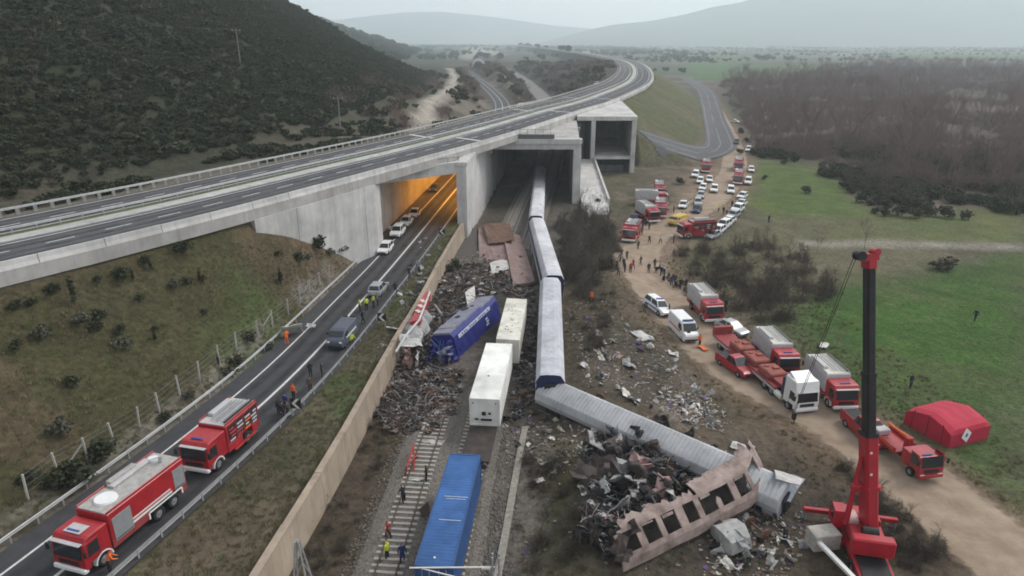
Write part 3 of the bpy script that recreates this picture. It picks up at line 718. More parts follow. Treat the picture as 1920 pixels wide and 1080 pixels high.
# ------------------------------------------------------------------ plants
def rot_rand(k):
    q = RNG.normal(size=(k, 4)); q /= np.linalg.norm(q, axis=1)[:, None]; w_, x, y, z = q.T
    return np.stack([np.stack([1-2*(y*y+z*z), 2*(x*y-z*w_), 2*(x*z+y*w_)], 1), np.stack([2*(x*y+z*w_), 1-2*(x*x+z*z), 2*(y*z-x*w_)], 1)], 1)
def leaf_cloud(C, size):
    """many small leaf faces round the points C"""
    k = len(C); R = rot_rand(k); s = (size*RNG.uniform(.6, 1.4, k))[:, None]
    u = R[:, 0]*s; v = R[:, 1]*s*.7
    V = np.stack([C-u-v*.4, C+v, C+u-v*.4, C-v], 1).reshape(-1, 3)
    return V, np.arange(4*k).reshape(-1, 4)
def shrub_mesh(name, k, rx, rz, leaf, lobes, m, cone=False):
    pts = []
    for i in range(lobes):
        a = RNG.uniform(0, 6.283); r = RNG.uniform(0, .62)*rx; h = RNG.uniform(.25, .75)*rz*2
        if cone: r *= max(.1, 1-h/(2*rz)); 
        c = np.array([r*math.cos(a), r*math.sin(a), h]); q = RNG.normal(size=(k//lobes, 3)); q /= np.linalg.norm(q, axis=1)[:, None]
        q *= (RNG.uniform(.35, 1, k//lobes)**.5)[:, None]*np.array([rx*.48, rx*.48, rz*.5])*RNG.uniform(.7, 1.25)
        pts.append(c+q)
    C = np.concatenate(pts); C[:, 2] = np.maximum(C[:, 2], .04); V, F = leaf_cloud(C, leaf)
    return np_mesh(name, V, F, [m])
def bare_mesh(name, seed, hgt, m, spread=.5, depth=4, kids_=(3,5), r0=.09):
    rs = random.Random(seed); mb = MB()
    def br(p, d, ln, r, lv):
        e = p + d*ln; mid = p+d*ln*.5+Vector((rs.uniform(-1,1),rs.uniform(-1,1),0))*ln*.06
        mb.cyl(p, mid, r, r*.8, 3, caps=False); mb.cyl(mid, e, r*.8, r*.55, 3, caps=False)
        if lv == 0: return
        for k in range(rs.randint(*kids_)):
            t = rs.uniform(.35, 1); q = p.lerp(e, t)
            nd = (d + Vector((rs.uniform(-1,1), rs.uniform(-1,1), rs.uniform(-.15,.6)))*spread*1.5).normalized()
            br(q, nd, ln*rs.uniform(.5,.75), r*.5, lv-1)
    br(Vector((0,0,0)), Vector((rs.uniform(-.1,.1),rs.uniform(-.1,.1),1)).normalized(), hgt*.45, r0, depth)
    return mb.mesh(name, [m])
SCRUB = leafmat('hill_scrub_leaves', (.030,.039,.021), (.052,.059,.032))
SCRUB2 = leafmat('dry_scrub_leaves', (.060,.052,.036), (.105,.092,.062))
LEAFD = leafmat('dark_shrub_leaves', (.026,.034,.018), (.055,.060,.034))
LEAFG = leafmat('grey_shrub_leaves', (.060,.064,.046), (.105,.105,.078))
LEAFB = leafmat('brown_shrub_leaves', (.055,.046,.034), (.090,.078,.058))
TWIG = leafmat('bare_twigs', (.135,.092,.084), (.215,.160,.146), .9)
TWIGD = leafmat('dark_bare_twigs', (.070,.060,.048), (.120,.102,.084), .9)
GRASS = leafmat('dry_grass_blades', (.13,.115,.062), (.23,.20,.125))
GRASSG = leafmat('green_grass_blades', (.060,.12,.028), (.105,.165,.042))
SH = [shrub_mesh('scrub_%d' % i, 210, 1.0, .62, .17, 6, SCRUB) for i in range(4)]
SHD = [shrub_mesh('dry_scrub_%d' % i, 170, 1.0, .5, .16, 5, SCRUB2) for i in range(2)]
def twig_cloud(name, k, rx, rz, m, ln=.32, wd=.012):
    C = RNG.normal(size=(k, 3)); C /= np.linalg.norm(C, axis=1)[:, None]; C *= (RNG.uniform(.1, 1, k)**.45)[:, None]
    C *= np.array([rx, rx, rz])*(1+.35*np.sin(C[:, :1]*4+C[:, 1:2]*3)); C[:, 2] = np.abs(C[:, 2]+rz*.35)
    D = C*np.array([.6,.6,.6])+RNG.normal(size=(k, 3))*.35*rx+np.array([0,0,.5*rz]); D /= np.linalg.norm(D, axis=1)[:, None]; l = (ln*RNG.uniform(.5,1.5,k))[:, None]
    S = np.cross(D, RNG.normal(size=(k, 3))); S /= np.linalg.norm(S, axis=1)[:, None]; S *= wd*RNG.uniform(.6,1.8,k)[:, None]
    V = np.stack([C-S, C+S, C+D*l], 1).reshape(-1, 3); return np_mesh(name, V, np.arange(3*k).reshape(-1, 3), [m])
BT = [bare_mesh('bare_tree_%d' % i, 100+i, 6.5, TWIG, .5, 4, (3,5), .055) for i in range(4)]
BTD = [bare_mesh('bare_bush_%d' % i, 200+i, 3.4, TWIGD, .75, 4, (3,5), .05) for i in range(4)]
TWC = [twig_cloud('twig_mass_%d' % i, 1100, 1.5, 1.0, TWIG) for i in range(2)]; TWD = [twig_cloud('dark_twig_mass_%d' % i, 1000, 1.1, .8, TWIGD) for i in range(3)]
def tuft_mesh(name, m, k=14, h=.32):
    V = []; F = []
    for i in range(k):
        a = RNG.uniform(0, 6.283); r = RNG.uniform(0, .28); x, y = r*math.cos(a), r*math.sin(a); b_ = RNG.uniform(0, 6.283); w_ = .03
        lx, ly = RNG.uniform(-.16, .16, 2); hh = h*RNG.uniform(.5, 1.2); j = len(V)
        V += [(x-w_*math.cos(b_), y-w_*math.sin(b_), 0), (x+w_*math.cos(b_), y+w_*math.sin(b_), 0), (x+lx, y+ly, hh)]; F.append((j, j+1, j+2))
    return np_mesh(name, np.array(V), np.array(F), [m])
TU = [tuft_mesh('grass_tuft_%d' % i, GRASS, 16, .34) for i in range(2)]
TUG = [tuft_mesh('green_tuft_%d' % i, GRASSG, 16, .26) for i in range(2)]
def scatter(name, label, cat, pts, sc, templates, weights=None, flat=1.):
    """one object of stuff: templates placed on points by geometry nodes"""
    pts = np.asarray(pts, float); k = len(pts)
    me = bpy.data.meshes.new(name); me.vertices.add(k); me.vertices.foreach_set('co', pts.astype(np.float32).ravel())
    pick = RNG.choice(len(templates), k, p=weights)
    a = me.attributes.new('plant_size', 'FLOAT', 'POINT'); a.data.foreach_set('value', np.asarray(sc, np.float32))
    a = me.attributes.new('plant_turn', 'FLOAT', 'POINT'); a.data.foreach_set('value', RNG.uniform(0, 6.283, k).astype(np.float32))
    a = me.attributes.new('plant_kind', 'INT', 'POINT'); a.data.foreach_set('value', pick.astype(np.int32)); me.update()
    o = link(bpy.data.objects.new(name, me)); tag(o, label, cat); o['kind'] = 'stuff'
    ng = bpy.data.node_groups.new(name+'_nodes', 'GeometryNodeTree'); ng.interface.new_socket('Geometry', in_out='INPUT', socket_type='NodeSocketGeometry'); ng.interface.new_socket('Geometry', in_out='OUTPUT', socket_type='NodeSocketGeometry')
    N = ng.nodes; L = ng.links; gi = N.new('NodeGroupInput'); go = N.new('NodeGroupOutput'); jn = N.new('GeometryNodeJoinGeometry')
    def attr(nm, ty):
        q = N.new('GeometryNodeInputNamedAttribute'); q.data_type = ty; q.inputs['Name'].default_value = nm; return q.outputs[0]
    s = attr('plant_size', 'FLOAT'); t = attr('plant_turn', 'FLOAT'); pk = attr('plant_kind', 'INT')
    cx = N.new('ShaderNodeCombineXYZ'); L.new(t, cx.inputs[2])
    sv = N.new('ShaderNodeCombineXYZ'); L.new(s, sv.inputs[0]); L.new(s, sv.inputs[1])
    mm = N.new('ShaderNodeMath'); mm.operation = 'MULTIPLY'; mm.inputs[1].default_value = flat; L.new(s, mm.inputs[0]); L.new(mm.outputs[0], sv.inputs[2])
    for i, tm in enumerate(templates):
        to = bpy.data.objects.new(tm.name+'_source', tm)
        oi = N.new('GeometryNodeObjectInfo'); oi.inputs['Object'].default_value = to; oi.inputs['As Instance'].default_value = True
        cmp_ = N.new('FunctionNodeCompare'); cmp_.data_type = 'INT'; cmp_.operation = 'EQUAL'; L.new(pk, cmp_.inputs[2]); cmp_.inputs[3].default_value = i
        ip = N.new('GeometryNodeInstanceOnPoints'); L.new(gi.outputs[0], ip.inputs['Points']); L.new(cmp_.outputs[0], ip.inputs['Selection'])
        L.new(oi.outputs['Geometry'], ip.inputs['Instance']); L.new(cx.outputs[0], ip.inputs['Rotation']); L.new(sv.outputs[0], ip.inputs['Scale'])
        L.new(ip.outputs[0], jn.inputs[0])
    L.new(jn.outputs[0], go.inputs[0])
    md = o.modifiers.new('plants', 'NODES'); md.node_group = ng
    return o
def spread(n_, x0, x1, y0, y1, keep, power=1.):
    x = RNG.uniform(x0, x1, n_); y = y0+(y1-y0)*RNG.uniform(0, 1, n_)**power
    m = keep(x, y); return x[m], y[m]
def onground(x, y, dz=-.05): return np.stack([x, y, height(x, y)+dz], 1)
# hillside scrub
def keep_hill(x, y):
    om, _ = sdist(MW, x, y); n_ = fbm(x/18, y/18, 301, 3)
    return (om < -MWW-6-7*n_) & (sdist(HTOE, x, y)[0] < -2-4*n_) & (n_ > -1)
xa, ya = spread(150000, -430, -30, 60, 570, keep_hill)
def keep_foot(x, y):
    om, _ = sdist(MW, x, y); return (om < -MWW-2.5) & (sdist(HTOE, x, y)[0] > -6) & (fbm(x/8, y/8, 305, 3) > .52) & (y < 190)
xb, yb = spread(6000, -110, -30, 40, 190, keep_foot); xa = np.concatenate([xa, xb]); ya = np.concatenate([ya, yb])
scatter('hillside_scrub', 'dense dark evergreen scrub covering the steep hillside beyond the motorway', 'scrub', onground(xa, ya), RNG.uniform(.6, 1.25, len(xa))*(1+.8*(RNG.uniform(0,1,len(xa))>.93)), SH+SHD[:1], [.23]*4+[.08], .85)
xa, ya = spread(2600, -700, -100, 620, 1900, lambda x, y: x < -118-.10*(y-700))
scatter('distant_hill_scrub', 'hazy dark scrub on the lower hill further up the valley', 'scrub', onground(xa, ya), RNG.uniform(5, 9, len(xa)), SH)
# scrub and bushes on the cut ground behind the motorway
def keep_back(x, y):
    om, _ = sdist(MW, x, y); orr, _ = sdist(ROAD, x, y); ot, _ = sdist(T1, x, y); n_ = fbm(x/16, y/16, 311, 3)
    pale = poly_mask([(755,240),(800,225),(850,165),(866,140),(850,116),(835,116),(840,140),(815,170)], x, y, 2, 12, 20, 2)
    return (om < -MWW-3) & (np.abs(orr) > 9) & (np.abs(ot-2) > 9) & (pale < .3) & (n_ > np.where(x < -22, .40, .50)) & (RNG.uniform(0,1,x.shape) < .6)
xa, ya = spread(5200, -50, 110, 190, 900, keep_back, 1.3)
scatter('cutting_bushes', 'brown and olive bushes on the cut slopes between the far road and railway', 'bushes', onground(xa, ya), RNG.uniform(.9, 2.4, len(xa))*(1+ya/700), SH[:2]+SHD+[TWC[0]], [.12,.12,.26,.26,.24])
# bare woodland on the right
def keep_wood(x, y):
    m = poly_mask([(1355,150),(1500,135),(1700,120),(1920,112),(2100,112),(2100,330),(1920,345),(1760,345),(1640,330),(1560,292),(1420,286),(1385,215)], x, y, 10, 0, 51, 8)
    o1 = poly_mask([(1780,190),(1920,196),(1920,215),(1790,205)], x, y, 8, 0, 9, 8)
    otk, _ = sdist(TRK, x, y)
    return (m > .45) & (o1 < .5) & (np.abs(otk) > 9) & (fbm(x/30, y/30, 321, 3) > .36)
xa, ya = spread(26000, 60, 700, 165, 950, keep_wood, 1.6)
scatter('bare_woodland', 'leafless grey brown woodland spread over the valley floor beyond the meadow', 'woodland', onground(xa, ya), RNG.uniform(.9, 1.7, len(xa))*(1+.5*(fbm(xa/40, ya/40, 323, 3) > .55)), BT+TWC, [.10,.10,.10,.10,.30,.30], 1.25)
# dark thickets at its near edge
def keep_thick(x, y):
    m = poly_mask([(1395,272),(1500,278),(1640,268),(1760,280),(1920,275),(2050,280),(2050,392),(1900,388),(1780,376),(1660,392),(1585,345),(1520,300),(1410,292)], x, y, 6, 0, 55, 6)
    return (m > .5) & (fbm(x/10, y/10, 331, 3) > .38)
xa, ya = spread(9000, 60, 260, 135, 270, keep_thick)
scatter('dark_thicket', 'dark evergreen thicket along the near edge of the bare woodland', 'thicket', onground(xa, ya), RNG.uniform(.8, 2.0, len(xa)), SH+BTD[1:2])
# hedges and tree lines of the plain
def keep_plain(x, y):
    om, _ = sdist(MW, x, y); a = np.sin(x/170+3*fbm(x/500, y/500, 341, 2))*np.sin(y/150+2*fbm(x/400, y/600, 343, 2))
    g = poly_mask([(1300,118),(1560,122),(1575,146),(1420,152),(1290,146)], x, y, 10, 0, 1, 6)
    return (om > 40) & (np.abs(a) < .16) & (g < .4)
xa, ya = spread(9000, 130, 2600, 560, 3600, keep_plain, 1.2)
scatter('distant_tree_lines', 'hazy lines of trees and hedges across the far plain', 'trees', onground(xa, ya), RNG.uniform(3, 6, len(xa)), SH[:2]+[SHD[0]])
xa, ya = spread(2500, -500, 500, 1200, 3800, lambda x, y: fbm(x/120, y/120, 345, 3) > .55)
scatter('distant_groves', 'hazy groves of trees on the valley floor below the mountains', 'trees', onground(xa, ya), RNG.uniform(4, 9, len(xa)), SH[:2])
# grass
def keep_emb(x, y):
    om, _ = sdist(MW, x, y); orr, _ = sdist(ROAD, x, y); wx = interp_x(WALL, y)
    return (om > .6) & (x < wx-.5) & ((orr < -6) | (orr > 4.2)) & (y < 112)
xa, ya = spread(30000, -62, -9, 26, 112, keep_emb)
scatter('embankment_grass', 'rough olive and brown grass on the road embankment and verge', 'grass', onground(xa, ya, -.02), RNG.uniform(.4, 1.1, len(xa)), TU+TUG[:1], [.42,.42,.16])
def keep_field(x, y): return poly_mask([(1470,580),(1600,530),(1920,480),(1990,500),(1990,1080),(1760,900),(1650,790),(1540,690)], x, y, 3, -1, 4) > .5
xa, ya = spread(34000, 28, 90, 36, 112, keep_field)
scatter('field_grass', 'short bright green young crop covering the field beside the dirt track', 'grass', onground(xa, ya, -.02), RNG.uniform(.2, .4, len(xa)), TUG)
def keep_bank(x, y):
    ot, _ = sdist(T1, x, y); otk, _ = sdist(TRK, x, y)
    return ((ot > 9) | (ot < -2.5)) & (x > interp_x(WALL, y)+.6) & (np.abs(otk) > 4.5) & (x < 45) & (y < 108) & (fbm(x/7, y/7, 351, 3) > .45) & ((y < 140) | (x > 24))
xa, ya = spread(26000, -16, 70, 30, 150, keep_bank)
scatter('trackside_grass', 'sparse dry grass and weeds beside the railway and the dirt track', 'grass', onground(xa, ya, -.02), RNG.uniform(.35, 1.0, len(xa)), TU+TUG[:1], [.45,.45,.10])

# ------------------------------------------------------------------ air
hzm = bpy.data.materials.new('haze_air'); hzm.use_nodes = True; n = hzm.node_tree.nodes; n.remove(n['Principled BSDF'])
pv = n.new('ShaderNodeVolumePrincipled'); pv.inputs['Color'].default_value = (.85,.95,1,1); pv.inputs['Density'].default_value = .00028; pv.inputs['Anisotropy'].default_value = .2
hzm.node_tree.links.new(pv.outputs[0], n['Material Output'].inputs['Volume'])
hb = obj('haze', MB().box((0, 4000, 388), (13900, 9800, 800)), hzm); kind(hb, 'stuff'); tag(hb, 'pale blue haze filling the valley air', 'haze')
# ------------------------------------------------------------------ paints
RED = mat('fire_red_paint', (.31,.014,.021), .42, var=.22, scale=1.3, spec=.45, coat=.15)
RED2 = mat('dusty_red_paint', (.25,.045,.045), .6, var=.2, scale=2)
REDB = mat('crane_red_paint', (.35,.014,.026), .42, var=.14, scale=1.2, spec=.4)
ORNG = mat('orange_paint', (.62,.13,.03), .5, var=.15)
WPAINT = mat('white_paint', (.68,.68,.68), .35, var=.08, scale=2, spec=.5)
CREAM = mat('off_white_panel', (.60,.58,.53), .6, var=.12, scale=1.2)
SILV = mat('silver_paint', (.36,.37,.39), .35, .3, var=.1)
GREYP = mat('grey_box_paint', (.42,.41,.42), .6, var=.12, scale=1.5)
ROOFG = mat('grey_roof_deck', (.33,.32,.31), .75, var=.25, scale=2.5, bump=.2)
SHUT = mat('aluminium_shutter', (.40,.42,.44), .4, .5, var=.1)
NAVY = mat('navy_paint', (.025,.035,.075), .45, var=.2)
VANB = mat('dark_blue_grey_paint', (.075,.085,.115), .45, var=.15)
YELP = mat('yellow_paint', (.50,.33,.08), .5, var=.2)
OLIVE = mat('army_green_paint', (.05,.055,.03), .7, var=.2)
TYRE = mat('tyre_rubber', (.022,.022,.022), .9, var=.3)
RIM = mat('wheel_rim', (.30,.30,.31), .5, .4)
BLK = mat('black_plastic', (.02,.02,.022), .6)
GLS = glass('window_glass')
HEAD = mat('headlight_lens', (.75,.77,.8), .15, var=.05)
TAIL = mat('tail_light_lens', (.35,.01,.01), .3, var=.05)
BLUEL = mat('blue_beacon', (.03,.06,.22), .35, var=.05)
STRIPE = mat('white_stripe', (.66,.64,.62), .5, var=.08)
REDC = mat('red_rusted_load', (.27,.085,.07), .8, var=.3, scale=1.5)

def quad(a, b, c, d, th=.012):
    """thin plate on four corners"""
    a, b, c, d = map(Vector, (a, b, c, d)); n_ = (b-a).cross(d-a).normalized()*th
    return MB().loft([[tuple(k-n_*.6) for k in (a, b, c, d)], [tuple(k+n_) for k in (a, b, c, d)]])
_wm = {}
def wheel(parent, x, y, r, wd=.24):
    k = (round(r, 2), round(wd, 2))
    if k not in _wm:
        t = MB(); pr = [(.55*r,-wd/2),(.92*r,-wd/2),(r,-wd*.3),(r,wd*.3),(.92*r,wd/2),(.55*r,wd/2)]
        rings = []
        for i in range(17):
            a = 2*math.pi*i/16; rings.append([(p[0]*math.cos(a), p[1], p[0]*math.sin(a)) for p in pr])
        t.loft(rings, caps=False)
        h = MB(); h.cyl((0,-wd*.36,0),(0,wd*.36,0),.57*r,n=14); h.cyl((0,-wd*.5,0),(0,wd*.5,0),.2*r,n=8)
        _wm[k] = (t.mesh('tyre', [TYRE], True), h.mesh('rim', [RIM]))
    w_ = obj('wheel', _wm[k][0], TYRE, parent, (x, y, r)); obj('rim', _wm[k][1], RIM, w_)
    return w_
def make_car(name, label, paint, style='hatch', police=False, group=None):
    t = thing(name, label, 'car' if style != 'pickup' else 'pickup', group=group)
    L, W, H = {'hatch': (4.2,1.76,1.48), 'sedan': (4.5,1.78,1.44), 'suv': (4.6,1.86,1.74), 'pickup': (5.2,1.86,1.8)}[style]
    g = .26 if style in ('suv','pickup') else .2; belt = H*.62
    S = [(-.5,.80,g+.16,belt*.86),(-.47,.95,g+.04,belt*.97),(-.3,1,g,belt),(0,1,g,belt*.99),(.2,.99,g,belt*.97),(.27,.99,g,belt*.95),(.43,.95,g+.04,belt*.84),(.5,.76,g+.14,belt*.70)]
    rings = []
    for fx, fw, zl, zt in S:
        w_ = W/2*fw; x = L*fx; zm = zl+(zt-zl)*.62
        rings.append([(x,-w_*.94,zl),(x,w_*.94,zl),(x,w_,zm*.7+zl*.3),(x,w_,zm),(x,w_*.93,zt),(x,-w_*.93,zt),(x,-w_,zm),(x,-w_,zm*.7+zl*.3)])
    obj('body', MB().loft(rings), paint, t, smooth=False)
    xr, xf, tr, tf = {'hatch': (-.46,.24,-.38,.06), 'sedan': (-.36,.25,-.20,.06), 'suv': (-.47,.24,-.42,.09), 'pickup': (-.12,.26,-.08,.10)}[style]
    xr, xf, tr, tf = (k*L for k in (xr, xf, tr, tf)); wb, wt = W*.455, W*.365; zb = belt-.02; zt = H
    cab = MB().loft([[(xr,-wb,zb),(xf,-wb,zb-.03),(xf,wb,zb-.03),(xr,wb,zb)], [(tr,-wt,zt-.03),(tf,-wt,zt-.05),(tf,wt,zt-.05),(tr,wt,zt-.03)], [(tr+.15,-wt*.86,zt),(tf-.15,-wt*.86,zt),(tf-.15,wt*.86,zt),(tr+.15,wt*.86,zt)]])
    obj('cabin', cab, paint, t)
    def lerp(a, b, k): return tuple(a[i]+(b[i]-a[i])*k for i in range(3))
    A, B, C_, D = (xf,-wb,zb-.03), (xf,wb,zb-.03), (tf,wt,zt-.05), (tf,-wt,zt-.05)
    def inset(q, k=.10):
        c = [sum(p[i] for p in q)/4 for i in range(3)]; return [tuple(p[i]+(c[i]-p[i])*k for i in range(3)) for p in q]
    obj('windscreen', quad(*inset((A,B,C_,D))), GLS, t)
    E_, F_, G_, H_ = (xr,wb,zb), (xr,-wb,zb), (tr,-wt,zt-.03), (tr,wt,zt-.03)
    obj('rear_window', quad(*inset((E_,F_,G_,H_), .14)), GLS, t)
    for s in (-1, 1):
        a, b_, c, d = (xf,s*wb,zb-.03), (xr,s*wb,zb), (tr,s*wt,zt-.03), (tf,s*wt,zt-.05); m1, m2 = lerp(a, b_, .5), lerp(d, c, .5)
        for q in ((a, m1, m2, d), (m1, b_, c, m2)):
            q = inset(q, .13); obj('side_window', quad(*(q if s > 0 else q[::-1])), GLS, t)
        obj('mirror', MB().box((xf-.15, s*(W/2+.06), belt+.02), (.12,.18,.12), .03), BLK, t)
        obj('headlight', MB().box((L*.475, s*W*.36, belt*.70), (.16,.34,.13), .03), HEAD, t)
        obj('tail_light', MB().box((-L*.487, s*W*.38, belt*.80), (.10,.24,.16), .03), TAIL, t)
        for x in (L*.31, -L*.29): wheel(t, x, s*(W/2-.10), .33 if style in ('hatch','sedan') else .37, .22)
    obj('bumper', MB().box((L*.492,0,g+.2), (.10,W*.72,.16), .03), BLK, t); obj('grille', MB().box((L*.497,0,belt*.62), (.06,W*.4,.12), .02), BLK, t)
    obj('number_plate', MB().box((-L*.50,0,belt*.62), (.03,.5,.11)), STRIPE, t)
    if style == 'pickup':
        obj('load_bed', MB().box((-L*.31,0,belt-.02), (L*.34,W*.74,.10), .02), BLK, t)
        for s in (-1, 1): obj('bed_rail', MB().box((-L*.31,s*W*.43,belt+.06), (L*.36,.08,.14), .02), paint, t)
    if police:
        lb = obj('light_bar', MB().box((0,0,H+.07), (.28,1.05,.12), .04), BLUEL, t)
        for s in (-1, 1): obj('side_stripe', MB().box((-.05,s*W*.502,belt*.66), (L*.62,.02,.16)), mat('police_blue',(.03,.06,.22),.5), t)
    return t
def make_van(name, label, paint, L=5.4, W=1.98, H=2.35, amb=False, cat='van'):
    t = thing(name, label, cat)
    def sect(x, k, zt, wt): 
        w_ = W/2*k; return [(x,-w_,.32),(x,w_,.32),(x,w_,1.2),(x,w_*wt,zt-.12),(x,w_*wt*.9,zt),(x,-w_*wt*.9,zt),(x,-w_*wt,zt-.12),(x,-w_,1.2)]
    body = MB().loft([sect(-L/2,.94,H-.05,.93), sect(-L/2+.12,1,H,.94), sect(L*.18,1,H,.94), sect(L*.26,1,H-.12,.92), sect(L*.385,.98,1.34,.96), sect(L*.47,.95,1.12,.95), sect(L/2,.84,.9,.95)])
    obj('body', body, paint, t)
    w_ = W/2*.88
    obj('windscreen', quad((L*.39,-w_,1.36),(L*.39,w_,1.36),(L*.275,w_*.92,H-.18),(L*.275,-w_*.92,H-.18)), GLS, t)
    for s in (-1, 1):
        q = [(L*.30,s*W*.497,1.35),(L*.12,s*W*.497,1.35),(L*.12,s*W*.470,H-.32),(L*.25,s*W*.470,H-.32)]
        obj('side_window', quad(*(q if s > 0 else q[::-1]), th=.03), GLS, t)
        obj('headlight', MB().box((L*.485,s*W*.36,.92), (.16,.3,.2), .03), HEAD, t); obj('tail_light', MB().box((-L*.5,s*W*.42,1.2), (.06,.14,.5), .02), TAIL, t)
        obj('mirror', MB().box((L*.30,s*(W/2+.12),1.5), (.12,.22,.28), .03), BLK, t)
        for x in (L*.31,-L*.29): wheel(t, x, s*(W/2-.12), .35, .22)
        obj('side_stripe', MB().box((-.3,s*W*.503,1.05), (L*.62,.02,.18)), STRIPE if not amb else ORNG, t)
    for s in (-1, 1): obj('rear_window', MB().box((-L/2-.005,s*W*.22,1.75), (.03,W*.3,.55), .01), GLS, t)
    obj('bumper', MB().box((L*.495,0,.45), (.14,W*.86,.22), .04), BLK, t)
    if amb: obj('light_bar', MB().box((L*.2,0,H+.08), (.3,1.4,.16), .04), BLUEL, t)
    return t
def arch(parent, x, s, W, r, m):
    mb = MB(); pr = []
    for i in range(9):
        a = math.pi*i/8; pr.append(((r+.04)*math.cos(a), (r+.04)*math.sin(a)*1.0))
    rings = [[(x+p[0], s*(W/2+.02), r*.9+p[1]), (x+p[0]*1.16, s*(W/2+.02), r*.9+p[1]*1.16), (x+p[0]*1.16, s*(W/2-.3), r*.9+p[1]*1.16), (x+p[0], s*(W/2-.3), r*.9+p[1])] for p in pr]
    return obj('mudguard', mb.loft(rings), m, parent)
def truck_cab(t, xF, W, paint, H=2.75, depth=2.0, crew=0., bump=WPAINT, visor=True, beacon=True):
    xb = xF-depth-crew
    pr = [(xb,.80),(xF-1.35,.80),(xF-1.30,1.15),(xF-.45,1.15),(xF-.38,.62),(xF-.03,.62),(xF,1.32),(xF-.17,2.38),(xF-.42,H-.06),(xF-.62,H),(xb,H)]
    c = MB(); y0 = W/2-.10
    rings = []
    for y_, k in ((-W/2,.96),(-y0,1.),(y0,1.),(W/2,.96)):
        rings.append([((p[0]-xb)*(1 if k == 1. else .985)+xb, y_, 1.4+(p[1]-1.4)*k) for p in pr][::-1])
    obj('cab', c.loft(rings), paint, t)
    obj('windscreen', quad((xF+.005,-W*.44,1.42),(xF+.005,W*.44,1.42),(xF-.16,W*.42,2.34),(xF-.16,-W*.42,2.34), .02), GLS, t)
    for s in (-1, 1):
        q = [(xF-.32,s*W*.503,1.45),(xF-1.15,s*W*.503,1.45),(xF-1.15,s*W*.497,2.28),(xF-.42,s*W*.497,2.28)]
        obj('side_window', quad(*(q if s > 0 else q[::-1]), th=.025), GLS, t)
        if crew > .5:
            q = [(xF-1.35,s*W*.503,1.45),(xb+.2,s*W*.503,1.45),(xb+.2,s*W*.497,2.28),(xF-1.35,s*W*.497,2.28)]
            obj('side_window', quad(*(q if s > 0 else q[::-1]), th=.025), GLS, t)
        d = obj('door', MB().box((xF-.75,s*W*.498,1.72), (.95,.03,1.45), .01), paint, t); obj('handle', MB().box((xF-1.08,s*(W*.498+.03),1.35), (.16,.03,.05)), BLK, d)
        m = obj('mirror', MB().box((xF+.02,s*(W/2+.22),1.95), (.12,.22,.5), .04), BLK, t)
        obj('mirror_arm', MB().cyl((xF-.15,s*W*.48,2.2),(xF+.02,s*(W/2+.2),2.15),.02,n=5), BLK, t)
        obj('headlight', MB().box((xF+.03,s*W*.36,.72), (.08,.42,.2), .03), HEAD, t)
    obj('bumper', MB().box((xF-.05,0,.62), (.36,W*1.0,.34), .07), bump, t)
    obj('grille', MB().box((xF+.0,0,1.08), (.05,W*.62,.34), .02), BLK, t)
    if visor: obj('sun_visor', MB().box((xF-.10,0,2.46), (.30,W*.90,.06), .02), GREYP, t)
    if beacon:
        lb = obj('light_bar', MB().box((xF-.75,0,H+.06), (.2,W*.4,.09), .03), BLUEL, t)
def ladder(t, x0, x1, y, z, w_=.45):
    mb = MB()
    for s in (-1, 1): mb.box(((x0+x1)/2, y+s*w_/2, z), (x1-x0,.05,.08))
    for x in np.arange(x0+.15, x1, .3): mb.cyl((x,y-w_/2,z),(x,y+w_/2,z),.018,n=5)
    return obj('ladder', mb, GALV, t)
def shutter(t, x0, x1, s, W, z0, z1, m=None):
    mb = MB(); k = 9
    for i in range(k): mb.box(((x0+x1)/2, s*(W/2+.015), z0+(z1-z0)*(i+.5)/k), (x1-x0-.06,.03,(z1-z0)/k-.012))
    sh = obj('roller_shutter', mb, m or SHUT, t); obj('handle_bar', MB().box(((x0+x1)/2, s*(W/2+.04), z0+.12), (x1-x0-.2,.03,.04)), BLK, sh)
    return sh
